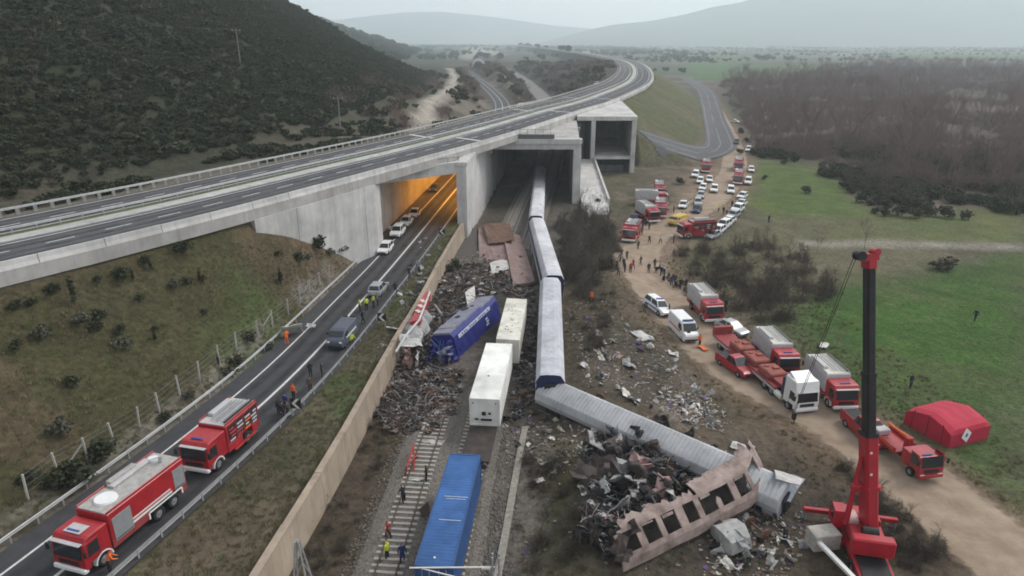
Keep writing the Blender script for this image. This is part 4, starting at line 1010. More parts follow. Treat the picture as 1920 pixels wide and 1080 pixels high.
def make_firetruck(name, label, L=7.2, W=2.5, axles=(2.35,-1.9), style='pumper', H=3.1, crew=0., bodym=None, roofm=None, r=.52, group=None, cat='fire truck'):
    t = thing(name, label, cat, group=group); xF = L/2; xb = xF-2.05-crew; bodym = bodym or RED; roofm = roofm or ROOFG
    obj('chassis', MB().box((-.2,0,.72), (L-.7,.9,.28), .03), BLK, t)
    truck_cab(t, xF, W, RED, min(2.78, H-.15), 1.95, crew)
    xl = -L/2; mid = (xl+xb)/2; ln = xb-xl-.05
    # superstructure with wheel cutouts: lower skirt boxes between wheels and one upper box
    obj('body', MB().box((mid,0,(1.25+H)/2), (ln, W, H-1.25), .05), bodym, t)
    ax = [a for a in axles[1:]]; edges = [xl]+sum([[a-.66, a+.66] for a in sorted(ax)], [])+[xb-.05]
    for a, b_ in zip(edges[::2], edges[1::2]):
        if b_-a > .25: obj('lower_locker', MB().box(((a+b_)/2,0,.96), (b_-a, W-.04, .62), .03), RED2 if style == 'tanker' else RED, t)
    obj('roof_deck', MB().box((mid,0,H+.02), (ln-.12, W-.16, .08), .02), roofm, t)
    for s in (-1, 1):
        obj('roof_rail', MB().box((mid,s*(W/2-.07),H+.10), (ln-.1,.07,.16), .02), bodym if style != 'grey' else GREYP, t)
        for x in axles:
            wheel(t, x, s*(W/2-.17), r, .34)
        arch(t, axles[0], s, W, r, WPAINT)
        if style == 'tanker':
            shutter(t, xb-1.75, xb-.25, s, W, 1.05, 2.75); shutter(t, xl+.12, xl+1.15, s, W, 1.25, 2.8)
            obj('body_stripe', MB().box((mid-.1,s*(W/2+.01),1.66), (ln-3.2,.02,.10)), STRIPE, t); obj('body_stripe', MB().box((mid-.1,s*(W/2+.01),1.40), (ln-3.0,.02,.16)), STRIPE, t)
            obj('wheel_surround', MB().box((sum(ax)/len(ax),s*(W/2+.015),1.14), (2.9,.03,.12), .01), WPAINT, t)
            for e in (-1.5, 1.5): obj('wheel_surround', MB().box((sum(ax)/len(ax)+e,s*(W/2+.015),.90), (.12,.03,.5), .01), WPAINT, t)
        elif style == 'pumper':
            k = 4
            for i in range(k):
                a = xl+.15+i*(ln-.3)/k; b_ = a+(ln-.3)/k-.08
                lo = obj('dark_recess_panel', MB().box(((a+b_)/2,s*(W/2+.008),(1.35+H-.2)/2+.05), (b_-a,.03,H-1.6), .01), BLK, t)  # flat black panel paints the shade of an open locker recess
                for j in range(4):
                    zz = 1.5+j*(H-1.75)/4; obj('stowed_gear', MB().box(((a+b_)/2+random.uniform(-.1,.1),s*(W/2+.03),zz), ((b_-a)*random.uniform(.45,.9),.06,.16), .02), random.choice([RED2,SHUT,RED,GREYP,ORNG]), lo)
                obj('locker_post', MB().box((a-.04,s*(W/2+.02),(1.25+H)/2), (.07,.05,H-1.3)), RED, t)
            obj('side_step', MB().box((mid,s*(W/2+.1),.62), (ln*.7,.25,.05), .01), RED, t)
        else:
            shutter(t, xl+.2, mid-.1, s, W, 1.3, H-.2, bodym); shutter(t, mid+.05, xb-.2, s, W, 1.3, H-.2, bodym)
    shutter2 = obj('rear_shutter', MB().box((xl-.01,0,(1.3+H)/2), (.04,W*.7,H-1.6), .01), SHUT, t)
    for s in (-1, 1): obj('tail_light', MB().box((xl-.01,s*W*.44,1.0), (.05,.16,.3), .02), TAIL, t)
    if style == 'tanker':
        obj('tank_hatch', MB().cyl((xb-1.25,-.05,H+.05),(xb-1.25,-.05,H+.20),.72,.66,n=20), WPAINT, t)
        obj('roof_walkway', MB().box((mid-.6,-.72,H+.16), (ln*.5,.55,.16), .03), GREYP, t)
        obj('roof_box', MB().box((mid-.2,-.98,H+.26), (ln*.34,.40,.34), .04), ROOFG, t)
        mon = obj('water_monitor', MB().cyl((xl+.95,.25,H+.05),(xl+.95,.25,H+.55),.12,n=10).cyl((xl+.95,.25,H+.5),(xl+1.8,.1,H+.72),.07,.05,n=8), SHUT, t)
        obj('pump_cover', MB().cyl((xl+.85,-.45,H+.05),(xl+.85,-.45,H+.22),.34,n=14), WPAINT, t)
        obj('roof_panel', MB().box((xF-.95,0,2.83), (.8,W*.5,.07), .02), GREYP, t)
    else:
        ladder(t, xl+.3, xb-.3, .55, H+.24); ladder(t, xl+.5, xb-.5, -.1, H+.22, .35)
        obj('roof_box', MB().box((mid-.2,-.78,H+.2), (ln*.6,.5,.28), .04), GREYP, t)
        obj('suction_hose', MB().cyl((xl+.3,.98,H+.2),(xb-.3,.98,H+.2),.08,n=8), BLK, t)
    return t
def place(t, front, rear, z=None, w_=None):
    """put a vehicle with its nose and tail over two ground pixels (centre line)"""
    if z is None:
        a, b_ = G(*front), G(*rear)
    else: a, b_ = P(*front, z), P(*rear, z)
    m = (a+b_)/2; d = a-b_; t.location = (m.x, m.y, (z if z is not None else min(a.z, b_.z, m.z if True else 0))); t.rotation_euler = (0, 0, math.atan2(d.y, d.x)); return t
def settle(t, x, y, heading, lift=0.):
    """stand a vehicle on the ground, tilted with it"""
    c, s = math.cos(heading), math.sin(heading)
    zf = hz(x+c*1.6, y+s*1.6); zr = hz(x-c*1.6, y-s*1.6); zl = hz(x-s*.8, y+c*.8); zr2 = hz(x+s*.8, y-c*.8)
    t.location = (x, y, (zf+zr+zl+zr2)/4+lift); t.rotation_euler = Euler((math.atan2(zl-zr2, 1.6), -math.atan2(zf-zr, 3.2), heading), 'XYZ'); return t
def put(t, px, py, toward, lift=.04):
    """t at ground pixel (px,py), nose towards ground pixel toward"""
    a = G(px, py); b_ = G(*toward); return settle(t, a.x, a.y, math.atan2(b_.y-a.y, b_.x-a.x), lift)
def rdir(y):
    i = int(np.argmin(np.abs(ROAD[:,1]-y))); d = ROAD[min(i+1,len(ROAD)-1)]-ROAD[i-1]; return math.atan2(d[1], d[0])

# ------------------------------------------------------------------ vehicles on the low road
t = make_firetruck('fire_engine', 'big three axle red tanker fire engine with round white roof hatch', 8.6, 2.5, (2.95,-1.55,-2.95), 'tanker', 3.2, r=.53)
t.location = (-25.75, 37.5, 3.0); t.rotation_euler.z = rdir(38)+math.pi-.02
t = make_firetruck('fire_engine', 'red pumper fire engine with open side lockers and pale roof behind the big tanker', 6.6, 2.45, (2.1,-1.7), 'pumper', 3.0, crew=.35, roofm=GREYP)
t.location = (-23.05, 46.8, 3.0); t.rotation_euler.z = rdir(48)+math.pi
van = make_van('police_van', 'dark blue grey police van stopped on the low road', VANB, 4.8, 1.86, 1.95); pv_ = P(643,640,3); van.location = (pv_.x, pv_.y, 3.0); van.rotation_euler.z = rdir(pv_.y)+math.pi
base_car = make_car('car', 'white hatchback first in the queue left of the low road', WPAINT, 'hatch')
SPOTS = [((723,472),0,'hatch','white hatchback parked at the road edge closest to the wing wall shrubs'),((746,441),0,'suv','white off road car with dark windows second in the queue entering the road tunnel'),((762,421),0,'hatch','white hatchback third in the queue at the tunnel mouth'),((778,405),0,'sedan','white saloon fourth in the queue just inside the tunnel portal')]
bpy.data.objects.remove(base_car.children[0]) if False else None
PROTO = {}
def car(kind_, paint, label, police=False, group=None):
    k = (kind_, paint.name, police)
    if k not in PROTO:
        PROTO[k] = make_car('car' if kind_ != 'pickup' else 'pickup_truck', label, paint, kind_, police, group); return PROTO[k]
    t = dup(PROTO[k], (0,0,0), label=label)
    if 'group' in t: del t['group']
    if group: t['group'] = group
    return t
PROTO[('hatch', WPAINT.name, False)] = base_car; first = True
for (p, s, kd, lb) in SPOTS:
    if first: c = base_car; c['label'] = lb; first = False
    else: c = car(kd, WPAINT, lb)
    q = P(*p, 3); c.location = (q.x, q.y, 3.0); c.rotation_euler.z = rdir(q.y)+math.pi
c = car('hatch', SILV, 'silver car stopped in the middle of the low road by people in yellow'); q = P(710,548,3); c.location = (q.x, q.y, 3.0); c.rotation_euler.z = rdir(q.y)
c = car('hatch', NAVY, 'dark car standing deep inside the orange lit road tunnel'); q = P(815,358,3); c.location = (q.x, q.y, 3.0); c.rotation_euler.z = rdir(q.y)+math.pi
c = car('hatch', WPAINT, 'white car driving on the empty motorway bend'); q = P(1119,159,15); c.location = (q.x, q.y, 15.0); c.rotation_euler.z = math.atan2(.95,.3)

# ------------------------------------------------------------------ vehicles along the dirt track
ft = make_firetruck('fire_engine', 'red fire engine with light grey box body beside the leafless thicket', 7.0, 2.45, (2.2,-1.8), 'grey', 3.15, bodym=GREYP, roofm=CREAM)
put(ft, 1320, 590, (1350, 622))
FG = 'fire engines with grey box bodies along the track'
f2 = dup(ft, (0,0,0), label='red fire engine with light grey box body next to the low loader'); put(f2, 1449, 684, (1480, 716))
f3 = dup(ft, (0,0,0), label='red fire engine with grey box body between white tractor cab and boom'); put(f3, 1553, 744, (1590, 782))
amb = make_van('ambulance', 'white ambulance van with its rear end to the debris slope', WPAINT, 5.2, 1.98, 2.3, True, 'ambulance'); put(amb, 1279, 628, (1296, 645))
c = car('suv', WPAINT, 'white police off road car with blue light bar on the bare earth slope', True); put(c, 1231, 584, (1250, 597))
c = car('sedan', SILV, 'silver white saloon behind the low loader trailer'); put(c, 1371, 622, (1392, 632))
c = car('pickup', RED, 'dark red pickup parked in front of the low loader'); put(c, 1377, 694, (1404, 712))
# low loader
def make_lowloader():
    t = thing('low_loader', 'white tractor cab with a long low loader trailer carrying red counterweights', 'truck')
    L = 17.5; xF = L/2
    truck_cab(t, xF, 2.5, WPAINT, 3.45, 2.1, 0, WPAINT, True, False)
    obj('air_deflector', MB().profile([(xF-2.0,3.45),(xF-.9,3.45),(xF-1.9,3.85),(xF-2.0,3.85)], -1.0, 1.0), WPAINT, t)
    obj('tractor_chassis', MB().box((xF-3.3,0,.85), (5.6,.9,.3), .03), BLK, t)
    obj('fuel_tank', MB().cyl((xF-3.6,1.05,.72),(xF-2.4,1.05,.72),.32,n=12), CREAM, t); obj('fuel_tank', MB().cyl((xF-3.6,-1.05,.72),(xF-2.4,-1.05,.72),.32,n=12), CREAM, t)
    obj('cab_rear_panel', MB().box((xF-2.5,0,1.9), (.5,2.3,2.2), .05), NAVY, t)
    obj('trailer_bed', MB().box((-1.5,0,1.15), (13.4,2.55,.22), .03), RED2, t)
    for s in (-1, 1): obj('trailer_beam', MB().box((-1.5,s*1.15,.92), (13.2,.22,.34), .02), GREYP, t)
    obj('rear_ramp', MB().box((-8.2,0,1.7), (.5,2.4,1.0), .05), RED2, t)
    for x in (xF-1.35, xF-4.3, xF-5.6, -3.9, -5.2, -6.5):
        for s in (-1, 1): wheel(t, x, s*1.06, .5, .32)
    for x, ln in ((2.6,2.5),(-.6,2.7),(-3.6,2.4)):
        k = obj('counterweight', MB().box((x,0,1.62), (ln,2.0,.72), .12), REDC, t)
        obj('lifting_block', MB().box((x,.3,2.06), (.5,.7,.2), .04), REDC, k); obj('lifting_block', MB().box((x-.6,-.4,2.04), (.35,.5,.16), .04), REDC, k)
    obj('gooseneck', MB().box((4.9,0,1.5), (2.2,1.6,.35), .05), RED2, t)
    return t
ll = make_lowloader(); put(ll, 1420, 702, (1490, 760))
# red vehicles near the crane
c = car('pickup', RED, 'bright red pickup half hidden behind the dark crane boom'); put(c, 1622, 818, (1655, 848)); c.scale = (1.1,1.1,1.1)
def make_service():
    t = thing('rescue_truck', 'low red rescue truck with orange loading crane beside the green field', 'rescue truck'); L = 6.6; xF = L/2
    S = [(-.0,.9,.55,1.35),(.5,1,.5,1.45),(1.6,1,.5,1.5)]
    truck_cab(t, xF, 2.2, RED, 2.1, 1.7, .5, RED, False, True)
    obj('chassis', MB().box((-.3,0,.62), (L-.8,.8,.26), .02), BLK, t); obj('flat_bed', MB().box((-1.5,0,.98), (3.7,2.2,.2), .03), RED, t)
    for s in (-1, 1):
        obj('bed_side', MB().box((-1.5,s*1.07,1.25), (3.7,.08,.4), .02), RED, t)
        for x in (2.2,-1.8): wheel(t, x, s*.94, .42, .26)
        obj('side_stripe', MB().box((-1.5,s*1.12,1.28), (3.2,.02,.14)), ORNG, t)
    k = obj('crane_column', MB().box((.35,0,1.7), (.45,.6,1.5), .06), RED, t); obj('crane_arm', MB().cyl((.35,.0,2.4),(-2.6,.25,2.0),.14,.10,n=6), ORNG, t); obj('crane_arm', MB().cyl((-2.5,.3,2.1),(.1,.45,1.75),.10,.08,n=6), ORNG, t)
    obj('tool_box', MB().box((-2.6,-.3,1.35), (.9,1.2,.5), .05), GREYP, t)
    return t
rs_ = make_service(); put(rs_, 1690, 862, (1732, 897))

# ------------------------------------------------------------------ crowd of parked vehicles
g1 = 'fire engines parked in the cluster by the gallery'
for (p, q, kd, lb) in [((1183,449),(1168,470),'pumper','red fire engine with white bumper standing alone at the start of the trodden track'),
                       ((1213,412),(1240,428),'grey','red fire engine with grey side body parked slantwise in the cluster'),
                       ((1238,404),(1236,430),'pumper','dark red fire engine facing the people on the track from the cluster'),
                       ((1220,384),(1245,384),'grey','red fire engine with pale roof in the rear row of the cluster'),
                       ((1236,368),(1238,382),'pumper','red fire engine at the very back of the cluster below the gallery'),
                       ((1305,444),(1276,446),'pumper','red fire engine parked broadside at the end of the curved row of white cars')]:
    if kd == 'grey': v = dup(ft, (0,0,0), label=lb)
    else:
        if 'FP' not in globals(): FP = make_firetruck('fire_engine', lb, 6.8, 2.45, (2.1,-1.8), 'pumper', 3.0); v = FP
        else: v = dup(FP, (0,0,0), label=lb)
    put(v, *p, q)
for p, q, lb in [((1323,322),(1321,334),'red fire engine parked on the left verge of the far dirt track'),((1384,318),(1383,332),'small red fire engine furthest up the far dirt track'),((1383,343),(1380,358),'red fire engine behind the white cars on the right verge of the far dirt track')]:
    put(dup(FP, (0,0,0), label=lb), *p, q)
put(car('pickup', NAVY, 'dark navy pickup parked behind the lone red fire engine'), 1189, 418, (1180, 432))
put(car('hatch', SILV, 'silver car tucked between the lone fire engine and the navy pickup'), 1194, 428, (1186, 440))
y_ = make_van('loader_vehicle', 'yellow utility van standing on the trodden earth among the parked cars', YELP, 4.6, 1.9, 1.9); put(y_, 1270, 421, (1256, 426))
row = 'white cars parked in the curved row'
for i, (px, py) in enumerate([(1391,372),(1389,386),(1382,397),(1374,408),(1365,419),(1356,428),(1346,437),(1336,446)]):
    put(car(('hatch','sedan','suv')[i % 3], WPAINT if i % 4 != 3 else SILV, ('white' if i % 4 != 3 else 'silver')+' car in the curved row parked along the edge of the rough meadow', group=row), px, py, (px-16, py+8))
loose = 'white cars left loosely on the trodden earth'
for i, (px, py, kd, pt, nm) in enumerate([(1303,332,'suv',0,'white'),(1312,343,'hatch',0,'white'),(1329,340,'sedan',0,'white'),(1317,356,'hatch',0,'white'),(1338,360,'suv',0,'white'),(1369,362,'suv',0,'white'),(1281,389,'sedan',0,'white'),(1313,371,'hatch',1,'silver'),(1308,384,'hatch',1,'silver'),(1306,397,'sedan',2,'dark'),(1402,345,'suv',0,'white'),(1408,322,'hatch',0,'white')]):
    put(car(kd, (WPAINT,SILV,NAVY)[pt], nm+' car left loosely on the trodden earth between the fire engines', group='%s cars on the trodden earth' % nm), px, py, (px-3+6*(i%3-1), py+14))
put(car('suv', WPAINT, 'white off road car at the meadow corner beside the far dirt track'), 1403, 284, (1400, 292))
put(car('pickup', OLIVE, 'dark olive pickup driving down the far dirt track'), 1381, 270, (1380, 282))
put(car('sedan', WPAINT, 'white car parked at the woodland edge of the far dirt track'), 1378, 230, (1388, 231))
# ------------------------------------------------------------------ tracks
CSLEEP = mat('concrete_sleeper', (.33,.31,.285), .9, var=.2, scale=2)
RAILM = mat('rail_steel', (.10,.075,.06), .5, .6, var=.2)
BALL = mat('track_ballast', (.135,.122,.108), .95, var=.55, scale=5, bump=1., bscale=9)
def track(c, label, y0, y1, ysep):
    m = (c[:,1] > y0) & (c[:,1] < y1); c = c[m]; o = c[0]; t = thing('railway_track', label, 'railway track', (float(o[0]), float(o[1]), 0.))
    loc = c-o; zt = .16
    prof = [(-.07,-.15),(.07,-.15),(.02,-.11),(.02,-.03),(.036,0),(-.036,0),(-.02,-.03),(-.02,-.11)]
    for s in (-.7175, .7175):
        q = coff(loc, s); nn = normals(loc)
        obj('rail', MB().loft([[(p[0]+k[0]*a[0], p[1]+k[1]*a[0], zt+.15+a[1]) for a in prof] for p, k in zip(q, nn)]), RAILM, t)
    L = arc(loc); sm = MB().box((0,0,0), (2.5,.27,.2), .03, taper=.93).mesh('sleeper', [CSLEEP]); rest = MB(); nn = normals(loc)
    for s in np.arange(.3, L[-1], .62):
        p = (np.interp(s, L, loc[:,0]), np.interp(s, L, loc[:,1])); k = (np.interp(s, L, nn[:,0]), np.interp(s, L, nn[:,1])); a = math.atan2(k[1], k[0])
        if p[1]+o[1] < ysep:
            q = obj('sleeper', sm, CSLEEP, t, (p[0], p[1], .08)); q.rotation_euler = (0, random.uniform(-.01,.01), a+random.uniform(-.02,.02))
        else: rest.box((p[0], p[1], .08), (2.5,.27,.2), rz=a)
    if rest.v: kind(obj('sleeper_row', rest, CSLEEP, t), 'stuff')
    return t
bb = MB(); 
for c in (T1, T2):
    c = c[c[:,1] < 262]; nn = normals(c); pr = [(-2.3,-.12),(-1.55,.09),(1.55,.09),(2.3,-.12)]
    bb.loft([[(p[0]+k[0]*a[0], p[1]+k[1]*a[0], a[1]) for a in pr] for p, k in zip(c, nn)], closed=False, caps=False)
kind(obj('ballast_bed', bb, BALL))
# loose stones on the ballast
xa = []; 
st = MB().add([(1,0,-.2),(-.2,1,0),(-.9,-.3,-.3),(.1,-.8,.1),(.1,.1,.7)], [(0,1,4),(1,2,4),(2,3,4),(3,0,4)]).mesh('ballast_stone', [mat('stone',(.19,.175,.16),.95,var=.4,scale=.2)])
q = coff(T1, 2.); xs = RNG.uniform(-5.2, 6.5, 15000); ys = RNG.uniform(30, 95, 15000); xx = interp_x(T1, ys)+2+xs
scatter('ballast_stones', 'loose grey ballast stones along the railway tracks', 'stones', np.stack([xx, ys, np.where(np.minimum(np.abs(xs+2), np.abs(xs-2.1)) < 1.6, .08, -.05)], 1), RNG.uniform(.05, .12, 15000), [st])
track(T1, 'open railway track with concrete sleepers along the retaining wall', 24, 255, 92)
track(T2, 'railway track beneath the freight wagons and the coaches', 24, 255, 26)

# ------------------------------------------------------------------ freight wagons and containers
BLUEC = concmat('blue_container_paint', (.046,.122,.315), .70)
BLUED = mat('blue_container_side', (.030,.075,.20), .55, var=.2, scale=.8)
WHT = concmat('white_reefer_paint', (.74,.74,.71), .84)
WHT2 = concmat('grimy_white_paint', (.60,.585,.53), .66)
def corr(mb, L, y, z0, z1, amp, pitch, axis='side'):
    """corrugated sheet: side wall at y, or roof at z0 across width 2*y"""
    n_ = int(L/pitch); xs = []
    for i in range(n_+1):
        x = -L/2+L*i/n_; xs += [(x, 0), (x+pitch*.35*L/(n_*pitch), amp)] if i < n_ else [(x, 0)]
    if axis == 'side':
        s = 1 if y > 0 else -1; rings = [[(x, y-s*a, z0), (x, y-s*a, z1)] for x, a in xs]
    else: rings = [[(x, -y, z0-a), (x, y, z0-a)] for x, a in xs]
    return mb.loft(rings, closed=False, caps=False)
def container(name, label, L, W, H, m, mside, ribs=True, reefer=False, zb=0.):
    t = thing(name, label, 'container')
    w_ = W/2
    if ribs:
        obj('roof', corr(MB(), L-.2, w_-.06, zb+H-.02, 0, .035, .30, 'roof'), m, t)
        for s in (-1, 1): obj('side_wall', corr(MB(), L-.2, s*(w_-.02), zb+.12, zb+H-.08, .045, .28), mside, t)
    else:
        obj('roof', MB().box((0,0,zb+H-.03), (L-.1,W-.08,.06), .02), m, t)
        for s in (-1, 1):
            sw = obj('side_wall', MB().box((0,s*(w_-.03),zb+H/2), (L-.1,.05,H-.2)), mside, t)
    fr = MB()
    for x in (-1, 1):
        for s in (-1, 1): fr.box((x*(L/2-.07),s*(w_-.07),zb+H/2), (.15,.15,H), .01)
        fr.box((x*(L/2-.07),0,zb+H-.06), (.14,W-.31,.13)); fr.box((x*(L/2-.07),0,zb+.08), (.14,W-.31,.16))
    for s in (-1, 1):
        fr.box((0,s*(w_-.045),zb+H-.05), (L-.31,.1,.11)); fr.box((0,s*(w_-.045),zb+.08), (L-.31,.1,.16))
    obj('corner_frame', fr, mside if not reefer else m, t)
    for x in (-1, 1):
        d = obj('end_wall', MB().box((x*(L/2-.10),0,zb+H/2), (.05,W-.3,H-.3), .01), mside if not reefer else m, t)
        if x < 0 and not reefer:
            for yy in (-.75,-.3,.3,.75): obj('locking_bar', MB().cyl((-L/2-.01,yy,zb+.2),(-L/2-.01,yy,zb+H-.2),.025,n=6), GALV, d)
    obj('floor', MB().box((0,0,zb+.1), (L-.3,W-.2,.1)), DARKST, t)
    return t
def flatwagon(name, label, L=13.2):
    t = thing(name, label, 'wagon')
    obj('deck', MB().box((0,0,1.05), (L,2.5,.16), .02), mat('wagon_deck',(.050,.040,.036),.9,var=.4,scale=1.2), t)
    for s in (-1, 1): obj('sole_bar', MB().box((0,s*1.1,.86), (L-.3,.14,.30), .02), RUST, t)
    for x in (-1, 1):
        b_ = obj('bogie', MB().box((x*(L/2-2.1),0,.62), (2.3,1.8,.26), .05), DARKST, t)
        for dx in (-.9, .9):
            for s in (-1, 1): obj('wheel', MB().cyl((x*(L/2-2.1)+dx,s*.68,.46),(x*(L/2-2.1)+dx,s*.80,.46),.44,n=14), DARKST, b_)
        for s in (-1, 1): obj('buffer', MB().cyl((x*L/2,s*.87,1.0),(x*(L/2+.5),s*.87,1.0),.10,n=8).cyl((x*(L/2+.5),s*.87,1.0),(x*(L/2+.58),s*.87,1.0),.24,n=12), DARKST, t)
    return t
def between(t, a, b_, z, roll=0., pitch=0.):
    d = Vector(b_)-Vector(a); t.location = ((a[0]+b_[0])/2, (a[1]+b_[1])/2, z); t.rotation_euler = Euler((roll, pitch, math.atan2(d.y, d.x)), 'XYZ'); return t
bl = container('shipping_container', 'long blue corrugated shipping container on the flat wagon by the open track', 12.1, 2.44, 2.65, BLUEC, BLUED); between(bl, (-4.78,33.3), (-3.62,45.4), 1.13)
obj('roof_marker', MB().cyl((-5.3,.1,2.63),(-5.3,.1,2.70),.07,n=10), WPAINT, bl)
for x, wd in ((.8,1.7),(-1.7,1.5),(.55,1.4)): obj('roof_scratch', MB().box((x,-.2,2.635), (.05,wd,.012)), mat('bare_metal_scratch',(.42,.46,.52),.5), bl)
fw = flatwagon('flat_wagon', 'flat freight wagon under the long blue container'); between(fw, (-4.78,33.1), (-3.60,45.6), .0)
w2 = container('refrigerated_container', 'clean white refrigerated container with dark vents in its end', 11.9, 2.75, 2.75, WHT, WHT, False, True); between(w2, (-2.45,53.9), (-1.35,65.6), 1.13)
for (yy, zz, dy, dz) in ((.08,1.25,.36,.36),(-.45,1.28,.22,.22),(.75,.66,.34,.16),(-.05,.62,.8,.2),(-.5,.62,.28,.22)): obj('vent', MB().box((-5.96,yy,zz), (.06,dy,dz), .01), BLK, w2)
for yy in (-1.0, 1.05): obj('hinge', MB().box((-5.96,yy,2.3), (.05,.1,.12)), BLK, w2)
obj('roof_patch', MB().box((-1.5,.2,2.755), (.22,.18,.02)), BLK, w2)
fw2 = flatwagon('flat_wagon', 'empty dark end of the flat wagon under the clean white container', 16.); between(fw2, (-3.3,46.6), (-1.3,66), 0.)
w1 = container('refrigerated_container', 'grimy white container with rusty spots behind the clean white one', 12.3, 2.5, 2.8, WHT2, WHT2, False, True); between(w1, (-.55,66.5), (.55,79.2), 1.05, rad(1.5))
for k in range(16): obj('rust_spot', MB().box((random.uniform(-5,5.5),random.uniform(-.9,.9),2.805), (random.uniform(.08,.3),random.uniform(.05,.2),.012), rz=random.uniform(0,3)), RUST, w1)
fw3 = flatwagon('flat_wagon', 'flat wagon under the grimy white container', 12.6); between(fw3, (-.55,66.6), (.55,79.1), -.05)

# ------------------------------------------------------------------ passenger coaches
ROOFW = concmat('coach_roof_white', (.56,.565,.60), .72)
COACHB = mat('coach_blue', (.035,.075,.22), .5, var=.15)
COACHL = mat('coach_light_grey', (.40,.42,.46), .55, var=.12, scale=.8)
ROOFR = concmat('ribbed_roof_grey', (.46,.47,.49), .80)
NAVYD = mat('coach_end_navy', (.018,.025,.075), .5, var=.2)
def coach(name, label, a, b_, z=0., roll=0., pitch=0., roofm=ROOFW, ribs=0, W=2.8, H=4.0, endm=NAVYD, wins=11, bogies=True, bandm=None):
    L = (Vector(b_)-Vector(a)).length; t = thing(name, label, 'railway coach'); between(t, a, b_, z, roll, pitch); w_ = W/2
    arc_ = [(-w_, 3.05),(-w_*.97, 3.32),(-w_*.74, H-.16),(-w_*.66, H-.06),(-w_*.3, H),(w_*.3, H),(w_*.66, H-.06),(w_*.74, H-.16),(w_*.97, 3.32),(w_, 3.05)]
    rings = []; n_ = ribs or 1
    if ribs:
        for i in range(ribs):
            x0 = -L/2+L*i/ribs; d = L/ribs
            for x, k in ((x0, 1.), (x0+d*.55, 1.), (x0+d*.60, .985), (x0+d*.95, .985)): rings.append([(x, p[0]*(2-k) if False else p[0], 3.05+(p[1]-3.05)*(1 if k == 1. else .95)-(0 if k == 1. else .02)) for p in arc_])
    else:
        for x in np.linspace(-L/2, L/2, 7): rings.append([(x, p[0], p[1]) for p in arc_])
    obj('roof', MB().loft([[(q[0], q[1], q[2]) for q in r][::-1] for r in rings], closed=False, caps=False), roofm, t)
    for x in (-1, 1):
        e = [(x*(L/2-.01), p[0]*.995, p[1]-.01) for p in arc_]+[(x*(L/2-.01), w_*.99, .95), (x*(L/2-.01), -w_*.99, .95)]
        ew = obj('end_wall', MB().add(e, [tuple(range(len(e)))] if x < 0 else [tuple(range(len(e)-1,-1,-1))]).box((x*(L/2-.06),0,2), (.06,W*.9,1.9)), endm, t)
        obj('gangway', MB().box((x*(L/2+.12),0,2.05), (.26,1.1,2.2), .06), BLK, ew)
    for s in (-1, 1):
        obj('lower_side', MB().box((0,s*(w_-.03),1.30), (L,.07,.72)), COACHL, t); obj('window_band', MB().box((0,s*(w_-.03),2.18), (L,.06,1.04)), bandm or COACHB, t); obj('cant_rail', MB().box((0,s*(w_-.03),2.88), (L,.07,.36)), COACHL, t)
        for k in range(wins):
            x = -L/2+L*(k+.8)/(wins+.6); obj('window', MB().box((x,s*(w_+.005),2.2), (L/(wins+.6)*.66,.03,.78), .01), GLS, t)
        obj('door', MB().box((L/2-.75,s*(w_+.005),1.95), (.85,.04,2.0), .01), COACHL, t)
    obj('underframe', MB().box((0,0,.82), (L-.2,W-.3,.32), .03), DARKST, t)
    if not ribs:
        for k in range(9): obj('roof_seam', MB().box((-L/2+L*(k+.7)/9.4,0,H+.004), (.05,W*.3,.02)), roofm, t)
    if bogies:
        for x in (-1, 1):
            b2 = obj('bogie', MB().box((x*(L/2-3.6),0,.55), (3.0,2.0,.3), .06), DARKST, t)
            for dx in (-1.2, 1.2):
                for s in (-1, 1): obj('wheel', MB().cyl((x*(L/2-3.6)+dx,s*.68,.46),(x*(L/2-3.6)+dx,s*.80,.46),.46,n=14), DARKST, b2)
    return t
coach('passenger_coach', 'white roofed coach still standing half inside the dark railway tunnel', (7.15,172), (4.35,120.2), .15)
coach('passenger_coach', 'white roofed coach with blue window band jammed slantwise outside the tunnel', (4.35,118.9), (5.55,87.2), .1, rad(-3))
coach('passenger_coach', 'straight white coach with navy end leading up to the collapsed ribbed coach', (5.15,86.3), (3.65,58.0), .1, rad(0), roofm=concmat('coach_roof_lavender', (.50,.505,.55), .74))
rc = coach('derailed_coach', 'derailed coach with a long ribbed grey roof lying across the bank', (3.9,59.9), (21.6,44.5), -1.0, rad(27), rad(2.0), ROOFR, 64, 2.9, 3.95, COACHL, 9, False, mat('shadow_dark_side',(.10,.10,.11),.8,var=.4))  # side band coloured dark to stand for the shadow under the tilted roof

